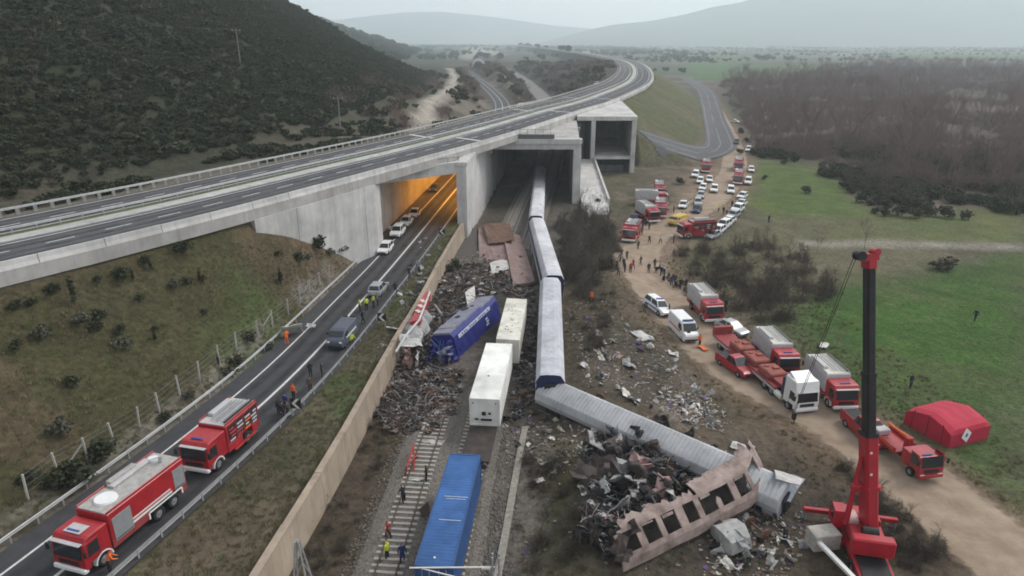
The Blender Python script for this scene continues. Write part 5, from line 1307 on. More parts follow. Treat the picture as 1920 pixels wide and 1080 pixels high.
# ------------------------------------------------------------------ burnt coach side
BURN = mat('burnt_pinkish_steel', (.15,.11,.098), .88, var=.3, scale=.8, col2=(.38,.30,.275), bump=.4)
BURND = mat('scorched_steel', (.075,.06,.055), .85, var=.4, scale=1.5)
SHEETDK = mat('dark_backing_sheet', (.028,.024,.022), .9, var=.5, scale=2)  # near-black tone for the sheet that darkens the window openings
def burnt():
    """side of a burnt coach leaning back: sill, window band, bent roof cove"""
    A = P(1166, 1056, 1.15); B = P(1452, 908, 1.65)
    t = thing('burnt_coach', 'burnt pinkish coach side with a row of empty window openings', 'wrecked coach', (A.x, A.y, 0))
    d = B-A; az = math.atan2(d.y, d.x); back = Vector((-math.sin(az), math.cos(az), 0)); upz = Vector((0,0,1)); W0 = []
    prof = [(-.95,(-.16,-1.05)),(0,(0,0)),(.30,(.20,.34)),(1.55,(1.26,1.42)),(1.9,(1.66,1.58)),(2.6,(2.45,1.66)),(3.2,(3.0,1.45))]
    vv = [p[0] for p in prof]; bb_ = [p[1][0] for p in prof]; zz_ = [p[1][1] for p in prof]
    def Q(u, v, w_=0.):
        e = max(0., u-.80)/.2; k = np.array([u*9.]); q = np.array([v*1.1])
        dent = (float(fbm(k, q, 411, 3)[0])-.5)*.16 + .015*math.sin(u*31+v*2)
        bk = np.interp(v, vv, bb_)+dent*.6+e*e*1.3-.12*math.sin(math.pi*u); z = np.interp(v, vv, zz_)+dent*.5+e*e*.5-.06*math.sin(math.pi*u*.9)
        p = Vector((A.x, A.y, A.z)) + d*u + back*(bk-w_*.62) + upz*(z+w_*.62)
        return (p.x-A.x, p.y-A.y, p.z)
    def plate(u0, u1, v0, v1, th=.10, w0=0., rag=0.):
        mb = MB(); us = np.linspace(u0, u1, max(3, int((u1-u0)*60))); vs_ = np.linspace(v0, v1, max(2, int((v1-v0)/.3)+1)); rings = []
        for u in us:
            r_ = random.uniform(-rag, rag); cc = [Q(u, v0+(v-v0)*(1+r_/max(.1, v1-v0)), w0+th) for v in vs_]; dd = [Q(u, v0+(v-v0)*(1+r_/max(.1, v1-v0)), w0) for v in vs_[::-1]]
            rings.append(cc+dd)
        return mb.loft(rings)
    obj('sill', plate(.0, 1, -.62, .0, .22, -.04), BURN, t); obj('sole_bar', plate(.04, .96, -1.2, -.62, .10, -.45), BURND, t); obj('waist_rail', plate(0, 1, .0, .30, .24, -.06), BURN, t)
    obj('roof_cove', plate(.06, .36, 1.55, 2.25, .08, 0, .22), BURN, t); obj('roof_cove', plate(.36, .50, 1.55, 2.0, .08, .02, .15), BURN, t); obj('roof_cove', plate(.52, .97, 1.55, 2.75, .08, 0, .2), BURN, t)
    obj('window_head', plate(.03, .99, 1.42, 1.62, .14, -.03), BURN, t)
    n_ = 8
    for k in range(n_+1):
        u = .02+.96*k/n_+random.uniform(-.006,.006); wd = random.uniform(.014,.026)
        if k == 5: obj('window_post', plate(u-wd, u+wd, .28, .85, .1, .02, .15), BURN, t); continue
        obj('window_post', plate(max(0,u-wd), min(1,u+wd), .28, 1.46, .11, random.uniform(-.05,.03)), BURN, t)
    for k in (1, 2, 4, 6): u = .02+.96*(k+.5)/n_; obj('torn_head_sheet', plate(u-.035, u+.03, 1.15+random.uniform(0,.15), 1.46, .04, .02, .12), BURN, t)
    obj('dark_window_backing', plate(.02, .98, -.6, 1.8, .05, -.75, .1), SHEETDK, t)  # dark sheet added behind the openings so the windows look unlit
    mb = MB(); rings = []
    for k in range(9):
        a = math.pi/2*k/8; off = Vector((math.cos(az), math.sin(az), 0))*math.sin(a)*1.0 + back*(1-math.cos(a))*2.2
        rings.append([tuple(Vector(Q(1., v, .05))+off*(1-.1*v)) for v in (-.95, 0., .3, 1.5, 1.9)])
    obj('curved_end', mb.loft(rings, closed=False, caps=False), BURN, t)
    for k in range(7):
        u = .03+.14*k; p0 = Vector(Q(u, -.8, -.1)); g0 = -p0.z+.1; p1 = p0+Vector((random.uniform(-.5,.5), random.uniform(-.5,.4), min(-.4, g0))); obj('hanging_strut', MB().cyl(p0, p1, .08, .05, 6), BURND, t)
    for k in range(5):
        o = obj('torn_panel', sheet0(60+k), random.choice([BURN, BURND]), t, Vector(Q(.0+.02*k, .3+.2*k, 0))+Vector((random.uniform(-1.2,0), random.uniform(-.4,.5), -.2))); o.rotation_euler = [random.uniform(-1,1) for _ in range(3)]
    return t
def sheet0(k):
    rr_ = random.Random(k); mb = MB(); p = [Vector((x*.35, y*.3, rr_.uniform(-.18,.18))) for y in range(4) for x in range(5)]
    fs = [(y*5+x, y*5+x+1, y*5+x+6, y*5+x+5) for y in range(3) for x in range(4)]; return mb.add(p, fs).add([q-Vector((0,0,.03)) for q in p], [f[::-1] for f in fs])
burnt()
# ------------------------------------------------------------------ wreckage
BLUEW = mat('wreck_blue_paint', (.020,.026,.165), .5, var=.2, scale=1.)
BLUER = mat('wreck_blue_grey_roof', (.19,.195,.25), .65, var=.25, scale=1.)
PLATE = mat('rusty_plate_load', (.175,.115,.105), .85, var=.25, scale=.5, col2=(.265,.195,.185))
SHEETW = mat('torn_white_sheet', (.46,.45,.44), .6, var=.2, scale=1.5)
SHEETG = mat('torn_grey_sheet', (.25,.25,.255), .6, .3, var=.3, scale=1.5)
SHEETD = mat('charred_sheet', (.024,.023,.025), .8, var=.5, scale=2)
SHEETB = mat('torn_blue_sheet', (.05,.07,.20), .6, var=.3)
SHEETP = mat('torn_pink_sheet', (.32,.21,.20), .8, var=.3)
PURP = mat('purple_cloth', (.12,.07,.20), .9, var=.3)
def sheet(seed, w_, h, amp, th=.025, nx_=8, ny_=6, curl=0.):
    """crumpled metal sheet with thickness"""
    rs = np.random.default_rng(seed); gx_ = np.linspace(-w_/2, w_/2, nx_); gy_ = np.linspace(-h/2, h/2, ny_); X, Y_ = np.meshgrid(gx_, gy_)
    Z = amp*(fbm(X/w_*3+seed, Y_/h*3+seed*2, seed, 3)-.5)*2 + curl*(X/w_)**2*w_; X = X+rs.normal(0, .03*w_, X.shape); Y_ = Y_+rs.normal(0, .03*h, X.shape)
    k = nx_*ny_; top = [(float(a), float(b_), float(c)) for a, b_, c in zip(X.ravel(), Y_.ravel(), Z.ravel())]
    q = lambda j, i: j*nx_+i; fs = []
    for j in range(ny_-1):
        for i in range(nx_-1):
            fs.append((q(j,i), q(j,i+1), q(j+1,i+1), q(j+1,i))); fs.append(tuple(k+v for v in (q(j+1,i), q(j+1,i+1), q(j,i+1), q(j,i))))
    bd = [q(0,i) for i in range(nx_)]+[q(j,nx_-1) for j in range(1,ny_)]+[q(ny_-1,i) for i in range(nx_-2,-1,-1)]+[q(j,0) for j in range(ny_-2,0,-1)]
    for a, b_ in zip(bd, bd[1:]+bd[:1]): fs.append((b_, a, a+k, b_+k))
    return MB().add(top+[(a, b_, c-th) for a, b_, c in top], fs)
def slab(name, label, cat, corners, z, th, m, amp=.0, group=None, tilt=None):
    zs = z if isinstance(z, (list, tuple)) else [z]*4
    pts = [P(*c, zz) for c, zz in zip(corners, zs)]; c = sum(pts, Vector())/4
    n1, n2 = 10, 8; vs = []
    for j in range(n2):
        for i in range(n1):
            u, v = i/(n1-1), j/(n2-1); p = pts[0].lerp(pts[1], u).lerp(pts[3].lerp(pts[2], u), v)-c
            vs.append((p.x, p.y, p.z+amp*(float(fbm(np.array([u*3+z*7 if not isinstance(z,(list,tuple)) else u*3]), np.array([v*3]), 5, 3)[0])-.5)*2))
    k = n1*n2; fs = []
    for j in range(n2-1):
        for i in range(n1-1):
            a = j*n1+i; f = (a, a+1, a+n1+1, a+n1); fs += [f, tuple(k+q for q in f[::-1])]
    bd = list(range(n1))+[j*n1+n1-1 for j in range(1,n2)]+[(n2-1)*n1+i for i in range(n1-2,-1,-1)]+[j*n1 for j in range(n2-2,0,-1)]
    for a, b_ in zip(bd, bd[1:]+bd[:1]): fs.append((b_, a, a+k, b_+k))
    o = obj(name, MB().add(vs+[(a, b_, cc-th) for a, b_, cc in vs], fs), m, loc=c); return tag(o, label, cat, group)
# blue wrecked wagon
bw = thing('wrecked_locomotive', 'crushed dark blue railway wagon with a white lettered band lying slantwise', 'wrecked wagon')
LBW = 15.5; between(bw, (-8.0,67.6), (-2.1,82.2), -.2, rad(-13), rad(-2))
def ring(x, k, zt, sk=0., j=0.): 
    w_ = 1.45*k; return [(x, -w_+sk, .3), (x, w_+sk, .3), (x, w_+sk+j, 1.6), (x, w_*.97+sk, zt-.5), (x, w_*.78+sk, zt), (x, -w_*.78+sk, zt+j*.5), (x, -w_*.97+sk, zt-.5), (x, -w_+sk-j, 1.6)]
bs = MB(); X = np.linspace(-LBW/2+2.2, LBW/2-1.2, 15)
bs.loft([ring(x, 1+random.uniform(-.015,.015), 3.5+random.uniform(-.06,.06)-(.25 if 3 < x else 0), 0, random.uniform(-.05,.05)) for x in X]); obj('body', bs, BLUEW, bw)
rr = MB(); rr.loft([[(x, -1.12, 3.66+random.uniform(-.03,.06)-(.25 if 3 < x else 0)), (x, 1.12, 3.66+random.uniform(-.03,.06)-(.25 if 3 < x else 0)), (x, 1.10, 3.40-(.25 if 3 < x else 0)), (x, -1.10, 3.40-(.25 if 3 < x else 0))] for x in X]); rf = obj('roof', rr, BLUER, bw)
for x, y_, r_ in ((1.6,.5,.5),(3.1,.3,.22),(-.9,.2,.3)): obj('roof_opening', MB().cyl((x,y_,3.3 if x > 3 else 3.5),(x,y_,3.55 if x > 3 else 3.78),r_,n=14), BLK, rf)
for k in range(4): obj('roof_rib', MB().box((-4.2+k*.22,0,3.74), (.07,2.1,.10)), GREYP, rf)
ws = obj('white_band', MB().box((-.3,-1.52,2.72), (8.6,.10,.44), .01), mat('faded_white_band',(.44,.46,.58),.6,var=.2,scale=2), bw)
for k in range(15):
    if k % 5 == 3: continue
    obj('letter_mark', MB().box((-3.7+k*.5,-1.578,2.72), (.24,.012,.22), .0), BLUEW, ws)
for k in range(3): obj('white_emblem', MB().box((2.6+.12*(k%2),-1.54,1.15+k*.36), (.8-.1*k,.05,.24), .02), mat('faded_white_band',(.44,.46,.58)), bw)
for k in range(16):
    o = obj('crushed_panel', sheet(500+k, random.uniform(1.0,2.3), random.uniform(.8,1.6), .45, .04), BLUEW if k % 4 else BLUER, bw, (-LBW/2+random.uniform(-.2,2.3), random.uniform(-1.2,1.2), random.uniform(.5,2.9))); o.rotation_euler = [random.uniform(-1.3,1.3) for _ in range(3)]
for k in range(5):
    o = obj('crushed_panel', sheet(540+k, random.uniform(.9,1.8), random.uniform(.7,1.4), .4, .04), BLUEW if k % 3 else BLUER, bw, (LBW/2-random.uniform(.0,1.2), random.uniform(-1.,1.), random.uniform(.8,2.7))); o.rotation_euler = [random.uniform(-1.2,1.2) for _ in range(3)]
for k in range(6): obj('bent_tube', MB().tube([(-LBW/2+random.uniform(.5,2.2), random.uniform(-1.4,1.4), random.uniform(.2,1.2)), (-LBW/2+random.uniform(-.3,1.5), random.uniform(-1.4,1.4), random.uniform(1.5,2.4)), (-LBW/2+random.uniform(.5,2.5), random.uniform(-1.2,1.2), 3.2)], .05, 6), COACHB, bw)
obj('underframe', MB().box((.3,0,.3), (LBW-3,2.3,.4), .05), DARKST, bw)
# red and white wrecked coach half at the wall
rw = thing('wrecked_driving_car', 'torn red and white locomotive shell piled against the retaining wall', 'wrecked wagon', (-9.6, 73, 0))
def rel(px, py, z): p = P(px, py, z); return Vector((p.x+9.6, p.y-73, z))
pts = [rel(795,550,4.2), rel(806,545,4.1), rel(786,598,3.9), rel(768,605,3.8)]
rp = MB(); c1, c2, c3, c4 = pts
rings = []
for k in range(9):
    u = k/8; a = c1.lerp(c4, u)+Vector((0,0,random.uniform(-.06,.06))); b_ = c2.lerp(c3, u)+Vector((random.uniform(-.1,.1),0,random.uniform(-.06,.06)))
    rings.append([tuple(a), tuple(b_), tuple(b_+Vector((.12,0,-.9))), tuple(a+Vector((0,0,-.25)))])
obj('red_side_panel', rp.loft(rings), RED, rw)
a, b_ = rel(790,590,3.95), rel(800,556,4.2)
obj('white_edge', MB().tube([rel(806,547,4.15), rel(786,600,3.95), rel(760,630,3.3), rel(742,660,2.6)], .13, 6), SHEETW, rw)
for k in range(6):
    q = c1.lerp(c4, .3+.09*k).lerp(c2.lerp(c3, .3+.09*k), .3+.4*(k%2)); obj('white_marking', MB().box((0,0,0), (.5,.35,.04), rz=.4), STRIPE, rw, q+Vector((0,0,.06)))
nose = MB(); 
for k in range(3): pass
rg = []
for k in range(8):
    f = k/7; c = rel(765,652,1.6).lerp(rel(790,600,2.2), f); r_ = 1.7-.35*abs(f-.3); rg.append([tuple(c+Vector((math.cos(a_)*r_*random.uniform(.8,1.1), .2*math.sin(a_*2), math.sin(a_)*r_*random.uniform(.75,1.05)))) for a_ in np.linspace(.2, math.pi*1.0, 9)])
obj('crushed_nose', nose.loft(rg, closed=False, caps=False), SHEETG, rw)
for k in range(26):
    c = rel(random.uniform(748,800), random.uniform(600,680), random.uniform(.4,2.4)); o = obj('torn_panel', sheet(560+k, random.uniform(.7,1.9), random.uniform(.6,1.3), .4, .04), random.choice([SHEETG,SHEETW,SHEETD,BURND,RUST,SHEETP]), rw, c); o.rotation_euler = [random.uniform(-1.4,1.4) for _ in range(3)]
obj('white_hood', sheet(77, 2.4, 1.6, .5, .05), SHEETW, rw, rel(770,638,2.9), (.5,.2,.3))
for k in range(7): obj('bent_beam', MB().tube([tuple(rel(random.uniform(750,820), random.uniform(570,670), random.uniform(.2,2.))) for _ in range(3)], .09, 6), random.choice([DARKST,RUST,SHEETG]), rw)
obj('bent_hoop', MB().tube([rel(795,585,1.5), rel(815,572,3.0), rel(828,590,2.6), rel(832,612,.6)], .16, 8), SHEETG, rw)
# rusty plate loads thrown about
slab('steel_plate', 'long brown steel plate leaning along the coach with the blue band', 'steel plate', [(944,442),(975,440),(1003,528),(962,532)], [1.2,.7,.7,1.2], .35, PLATE, .3)
slab('steel_plate', 'wide brown steel plate lying flat beside the long plate', 'steel plate', [(897,425),(945,428),(962,520),(898,500)], [.5,.7,.8,.4], .3, PLATE, .5)
slab('steel_plate', 'torn rusty plate with a ragged hole below the tunnel mouth', 'steel plate', [(905,420),(955,418),(965,450),(915,455)], [1.0,1.6,1.7,1.1], .15, RUST, .45)
slab('wagon_floor', 'dark grey wagon floor lying along the wall below the dividing wall', 'wagon floor', [(862,425),(893,420),(898,500),(840,505)], [.25,.3,.3,.3], .2, mat('dark_floor_plate',(.085,.075,.07),.9), .08)
slab('torn_sheet', 'bright torn sheet on the lower corner of the wide brown plate', 'metal sheet', [(918,492),(950,486),(955,505),(922,512)], [1.0,1.0,.9,.9], .04, SHEETW, .3)
slab('upright_panel', 'pale upright panel sticking out of the ash behind the blue wagon', 'metal panel', [(872,548),(890,535),(893,590),(880,595)], [1.6,1.8,.1,.1], .08, SHEETW, .1)
slab('torn_roof_corner', 'grey torn corner of sheet metal hanging from the curved end of the burnt coach', 'metal sheet', [(1444,884),(1510,896),(1482,942),(1452,930)], [2.9,2.1,1.0,1.5], .05, mat('torn_light_blue_grey',(.36,.39,.44),.55,.2), .25)
slab('torn_roof_edge', 'white folded roof edge beyond the torn grey corner', 'metal sheet', [(1452,880),(1506,898),(1500,910),(1455,896)], [3.0,2.4,2.3,2.8], .06, SHEETW, .1)
ds = thing('crushed_driving_cab', 'crushed white cab section with a dark window lying below the burnt coach', 'wrecked cab', tuple(G(1372,1020)))
cabm = MB().loft([[(x, -1.0*k, z0), (x, 1.0*k, z0+.05), (x, .95*k, z1), (x, -.9*k, z1+.1)] for x, k, z0, z1 in ((-1.2,.9,0,1.1),(-.4,1.0,.0,1.5),(.5,1.05,0,1.45),(1.2,.85,.1,.95))])
obj('cab_shell', cabm, mat('scuffed_cab_paint',(.34,.335,.33),.7,var=.35,scale=1.5), ds); obj('window_hole', MB().box((-.9,-.3,1.38), (.7,.6,.08), .02), BLK, ds); obj('torn_edge', sheet(88, 1.8, .8, .4, .04), SHEETG, ds, (1.1,0,1.0), (0,.6,.3)); ds.rotation_euler = (rad(8), rad(-10), rad(-70))
wsb = thing('fallen_road_sign', 'white fallen sign panel with bent frame beside the left guard rail', 'road sign', tuple(P(548,628,3)))
obj('panel', sheet(91, 2.2, 1.5, .15, .05), CREAM, wsb, (0,0,.95), (rad(-38),0,rad(25))); obj('bent_frame', MB().tube([(-.9,-.5,0),(-.6,0,.9),(.7,.4,1.2),(1.1,.6,.1)], .05, 6), GALV, wsb); obj('scrap', sheet(92, 1.0,.5,.2,.04), SHEETW, wsb, (1.7,1.6,.5), (.5,.2,.1))
# single pieces of wreckage in the burnt heap and on the bank
HEAP = [(1110,830),(1235,800),(1330,850),(1440,885),(1400,930),(1250,970),(1180,1000),(1150,1060),(1095,1010),(1085,900)]
def inpoly(px, py, q):
    c = False
    for i in range(len(q)):
        (x1, y1), (x2, y2) = q[i], q[(i+1) % len(q)]
        if (y1 > py) != (y2 > py) and px < (x2-x1)*(py-y1)/(y2-y1)+x1: c = not c
    return c
def rpoly(q, rs):
    xs = [p[0] for p in q]; ys = [p[1] for p in q]
    while True:
        a, b_ = rs.uniform(min(xs), max(xs)), rs.uniform(min(ys), max(ys))
        if inpoly(a, b_, q): return a, b_
rs = random.Random(11)
SM = [sheet(600+i, 1, .7, .28, .03, 7, 5) for i in range(7)]
SMM = {}
def piece(kind_, m, px, py, sc, dz, label, group, seed):
    rr_ = random.Random(seed); g = G(px, py)
    key = (kind_, m.name, seed % 7)
    if key not in SMM:
        if kind_ == 'sheet': SMM[key] = SM[seed % 7].mesh('torn_sheet', [m])
        elif kind_ == 'beam':
            mb = MB(); p = Vector((-.5,0,0)); pts = [p]
            for _ in range(4): p = p+Vector((.25, rr_.uniform(-.07,.07), rr_.uniform(-.06,.09))); pts.append(p)
            SMM[key] = mb.tube(pts, .035, 5).mesh('bent_beam', [m])
        else:
            mb = MB(); mb.box((0,0,.25), (1.,.5,.5), .08, taper=rr_.uniform(.6,1)); mb.box((.1,.1,.55), (.5,.35,.25), .05, rz=.5); SMM[key] = mb.mesh('crushed_box', [m])
    nm = {'sheet': 'torn_metal_sheet', 'beam': 'bent_beam', 'block': 'crushed_unit'}[kind_]
    o = obj(nm, SMM[key], m, loc=(g.x, g.y, g.z+dz)); o.scale = (sc, sc*rr_.uniform(.6,1.1), sc*rr_.uniform(.7,1.2))
    tl = 1.2 if kind_ != 'block' else .4
    o.rotation_euler = (rr_.uniform(-tl,tl), rr_.uniform(-tl,tl), rr_.uniform(0,6.28)) if kind_ != 'beam' else (rr_.uniform(-.3,.3), rr_.uniform(-.5,.5), rr_.uniform(0,6.28))
    return tag(o, label, {'sheet':'scrap sheet','beam':'scrap beam','block':'scrap'}[kind_], group)
for i in range(150):
    px, py = rpoly(HEAP, rs); k = rs.choice(['sheet']*6+['beam']*3+['block']*2); m = rs.choice([SHEETD]*7+[BURND]*3+[SHEETG]*4+[SHEETP,SHEETB,SHEETW,DARKST])
    m = m if k != 'block' else rs.choice([SHEETD, BURND, DARKST]); nm = {'charred_sheet':'charred black','scorched_steel':'scorched brown','torn_grey_sheet':'torn grey','torn_pink_sheet':'pinkish burnt','torn_blue_sheet':'torn blue','torn_white_sheet':'torn white','dark_steel':'dark','rusty_steel':'rusty'}[m.name]
    kk = {'sheet':'metal sheet','beam':'bent steel beam','block':'crushed equipment box'}[k]
    piece(k, m, px, py, rs.uniform(.8,2.1) if k != 'block' else rs.uniform(.8,1.7), rs.uniform(.05,.7), '%s %s in the burnt heap behind the window row' % (nm, kk), '%s %s group in the burnt heap' % (nm, kk), i)
for i in range(26):
    px, py = rpoly(HEAP, rs); m = rs.choice([SHEETG,SHEETD,BURND,SHEETD,SHEETP,SHEETG]); nm = {'charred_sheet':'charred black','scorched_steel':'scorched brown','torn_grey_sheet':'torn grey','torn_pink_sheet':'pinkish burnt'}[m.name]
    piece('sheet', m, px, py, rs.uniform(2.2,3.6), rs.uniform(.2,.7), 'large %s body panel folded in the burnt heap behind the window row' % nm, 'large %s body panels in the burnt heap' % nm, 300+i)
ZONES = [([(1080,600),(1150,590),(1250,650),(1330,730),(1380,790),(1300,800),(1150,740),(1080,700)], 70, 'on the debris slope above the ribbed coach', (.5,1.3), [SHEETW]*4+[SHEETG]*2+[CREAM]*2+[PURP,SHEETP,DARKST]),
         ([(1230,720),(1330,730),(1360,800),(1260,790)], 34, 'in the pale litter patch by the dirt track', (.4,1.0), [SHEETW]*4+[CREAM]*3+[PURP]*2+[SHEETG]),
         ([(1330,980),(1480,930),(1530,1000),(1470,1070),(1320,1075)], 40, 'below the burnt coach by the crane', (.5,1.5), [SHEETW]*2+[SHEETG]*3+[SHEETD]*3+[CREAM]),
         ([(700,680),(860,690),(840,800),(780,820),(720,760)], 60, 'between the wall and the white containers', (.5,1.4), [SHEETG]*3+[RUST]*2+[SHEETW]*2+[DARKST]*2),
         ([(840,440),(960,420),(1000,540),(900,560),(830,560)], 40, 'around the brown steel plates below the tunnel', (.5,1.5), [RUST]*3+[BURND]*3+[SHEETG]*2+[SHEETW]),
         ([(940,660),(1010,650),(1000,830),(950,880)], 28, 'between the white containers and the straight coach', (.4,1.1), [SHEETG]*2+[SHEETW]*2+[RUST,DARKST]),
         ([(1010,780),(1110,770),(1120,860),(1040,900),(985,850)], 26, 'on the brown bank below the ribbed coach', (.4,1.0), [SHEETW]*3+[CREAM,SHEETG,DARKST]),
         ([(720,590),(780,560),(800,540),(790,500),(830,460),(790,440),(760,520),(700,600)], 26, 'on the road verge behind the chevron signs', (.4,1.2), [SHEETW]*3+[SHEETG]*3+[CREAM,DARKST])]
CN = {'torn_white_sheet':'torn white','torn_grey_sheet':'torn grey','off_white_panel':'cream','purple_cloth':'purple','torn_pink_sheet':'pinkish','dark_steel':'dark','charred_sheet':'charred','rusty_steel':'rusty','scorched_steel':'scorched'}
for zi, (q, cnt, where, (s0_, s1_), mm_) in enumerate(ZONES):
    for i in range(cnt):
        px, py = rpoly(q, rs); m = rs.choice(mm_); k = rs.choice(['sheet']*5+['beam']*2+['block']) if m is not PURP else 'sheet'; kk = {'sheet':'scrap sheet','beam':'bent bar','block':'broken box'}[k]
        piece(k, m, px, py, rs.uniform(s0_, s1_)*(1. if k != 'block' else .7), rs.uniform(.0,.25), '%s %s %s' % (CN[m.name], kk, where), '%s %s group %s' % (CN[m.name], kk, where), 1000+zi*200+i)
# large single pieces
for (px, py, sc, m, lb, ang) in [(1203,632,3.0,SHEETW,'large crumpled white sheet on the grass above the debris slope',.1),(1392,842,2.0,SHEETW,'clean white panel lying past the end of the ribbed roof',.05),(1180,686,2.0,SHEETG,'grey torn sheet on the debris slope beside two bare bushes',.3),(813,832,1.9,SHEETW,'white panel lying across the open track',.1),(777,902,1.2,SHEETW,'small white board leaning on the rail of the open track',.3),(1012,905,.8,SHEETW,'white scrap on the bank path right of the blue container',.1),(740,618,2.2,SHEETW,'white bent roof frame on the verge beside the chevron sign',.4),(1545,650,1.6,SHEETW,'long white strip lying in the green field by the boom cable',.05),(800,535,1.4,SHEETW,'white panel on top of the retaining wall end',.1),(1318,655,1.4,ORNG,'orange stretcher on the earth behind the ambulance',.03)]:
    g = G(px, py); o = obj('metal_panel', sheet(int(px), 1, .55, .12, .04), m, loc=(g.x, g.y, g.z+.25)); o.scale = (sc,)*3; o.rotation_euler = (ang, ang*.5, random.uniform(0,3)); tag(o, lb, 'panel')
# red frame by the open track
g = G(775, 875); rfm = obj('twisted_wreckage', MB().tube([(-.5,-1.6,0),(-.3,-1.5,1.0),(-.1,1.5,1.2),(-.4,1.8,.1)], .09, 6).tube([(.2,-1.2,0),(.1,0,.9),(.3,1.4,.1)], .08, 6).tube([(-.3,-1.5,1.0),(.1,0,.9),(-.1,1.5,1.2)], .06, 6), mat('faded_red_paint',(.30,.045,.04),.7), loc=(g.x,g.y,g.z)); tag(rfm, 'twisted red metal frame beside the open track', 'frame')
# wheelset and lid by the blue container
def wheelset(px, py, lb, rz):
    g = G(px, py); t = thing('wheelset', lb, 'wheelset', (g.x,g.y,g.z), rz); obj('axle', MB().cyl((-.95,0,.45),(.95,0,.45),.09,n=8), RUST, t)
    for s in (-1, 1): obj('wheel', MB().cyl((s*.72,0,.45),(s*.84,0,.45),.46,n=18), RUST, t)
wheelset(745, 700, 'rusty railway wheelset against the foot of the retaining wall', .4); wheelset(1120, 760, 'rusty railway wheelset below the upper end of the ribbed coach', 1.2); wheelset(1420, 1000, 'rusty wheelset by the crushed white cab', 2.)
slab('wagon_flap', 'dark hinged wagon flap leaning on the blue container', 'flap', [(786,955),(803,940),(806,962),(790,968)], [.2,1.3,1.2,.2], .06, mat('dark_flap',(.05,.035,.03),.9), .05)
# small litter nobody could count
LM = []
for i, m in enumerate([SHEETW, mat('beige_litter',(.30,.265,.23),.9,var=.3), mat('grey_litter',(.20,.19,.185),.9,var=.3), SHEETD, mat('brown_litter',(.17,.115,.085),.9,var=.3), PURP]): LM.append(sheet(700+i, 1, .7, .3, .06, 4, 3).mesh('litter_%d' % i, [m]))
pts = []
for q, cnt in [(ZONES[0][0],620),(ZONES[1][0],520),(ZONES[2][0],420),(ZONES[3][0],420),(ZONES[4][0],420),(ZONES[5][0],300),(ZONES[6][0],300),([(1090,640),(1250,700),(1400,820),(1560,960),(1500,1080),(960,1080),(990,860)],160),([(760,760),(860,720),(850,860),(760,900)],260),([(1040,560),(1200,560),(1300,700),(1100,740)],520),(HEAP,300)]:
    for _ in range(cnt): pts.append(rpoly(q, rs))
pw = np.array([tuple(P(a, b_, .3))[:2] for a, b_ in pts]); pz = height(pw[:,0], pw[:,1])+.06
scatter('litter', 'small pale and dark scraps strewn over the crash site', 'debris', np.column_stack([pw, pz]), RNG.uniform(.08,.30,len(pts))*RNG.uniform(.5,1.3,len(pts)), LM, [.07,.22,.26,.14,.27,.04])
HL = [sheet(720+i, 1, .7, .5, .05, 5, 4).mesh('heap_scrap_%d' % i, [m]) for i, m in enumerate([SHEETD, BURND, SHEETG, SHEETD, SHEETW])]
def bar_mesh(nm_, m, sd_):
    rr_ = random.Random(sd_); mb = MB()
    for _ in range(3):
        p = Vector((rr_.uniform(-.6,.2), rr_.uniform(-.4,.4), rr_.uniform(0,.2))); pts_ = [p]; dr = Vector((rr_.uniform(-1,1), rr_.uniform(-1,1), rr_.uniform(-.1,.35))).normalized()
        for _ in range(4): dr = (dr+Vector((rr_.uniform(-.5,.5), rr_.uniform(-.5,.5), rr_.uniform(-.3,.3)))).normalized(); p = p+dr*.42; pts_.append(p)
        mb.tube(pts_, rr_.uniform(.02,.06), 5)
    return mb.mesh(nm_, [m])
BARS = [bar_mesh('twisted_bars_%d' % i, m, 900+i) for i, m in enumerate([SHEETG, DARKST, RUST])]
STRIP = [(700,770),(745,690),(760,640),(790,560),(840,500),(900,495),(1000,530),(1008,640),(1000,740),(960,790),(975,660),(985,570),(930,556),(815,680),(870,700),(850,770),(800,810),(725,800)]
ps = [rpoly(STRIP, rs) for _ in range(3300)]; pw = np.array([tuple(P(a, b_, .4))[:2] for a, b_ in ps])
scatter('trackside_scrap', 'dense charred and rusty scrap burying the tracks around the blue wagon', 'debris', np.column_stack([pw, height(pw[:,0], pw[:,1])+RNG.uniform(.0,.4,len(pw))]), RNG.uniform(.2,.9,len(pw)), HL+BARS+[LM[4]], [.16,.20,.08,.10,.04,.07,.10,.13,.12])
ph = [rpoly(HEAP, rs) for _ in range(2600)]; pw = np.array([tuple(P(a, b_, .6))[:2] for a, b_ in ph])
scatter('burnt_scrap', 'tangle of charred scrap filling the burnt heap', 'debris', np.column_stack([pw, height(pw[:,0], pw[:,1])+RNG.uniform(.0,.55,len(pw))]), RNG.uniform(.2,.8,len(pw)), HL+BARS, [.34,.18,.07,.24,.02,.04,.07,.04])
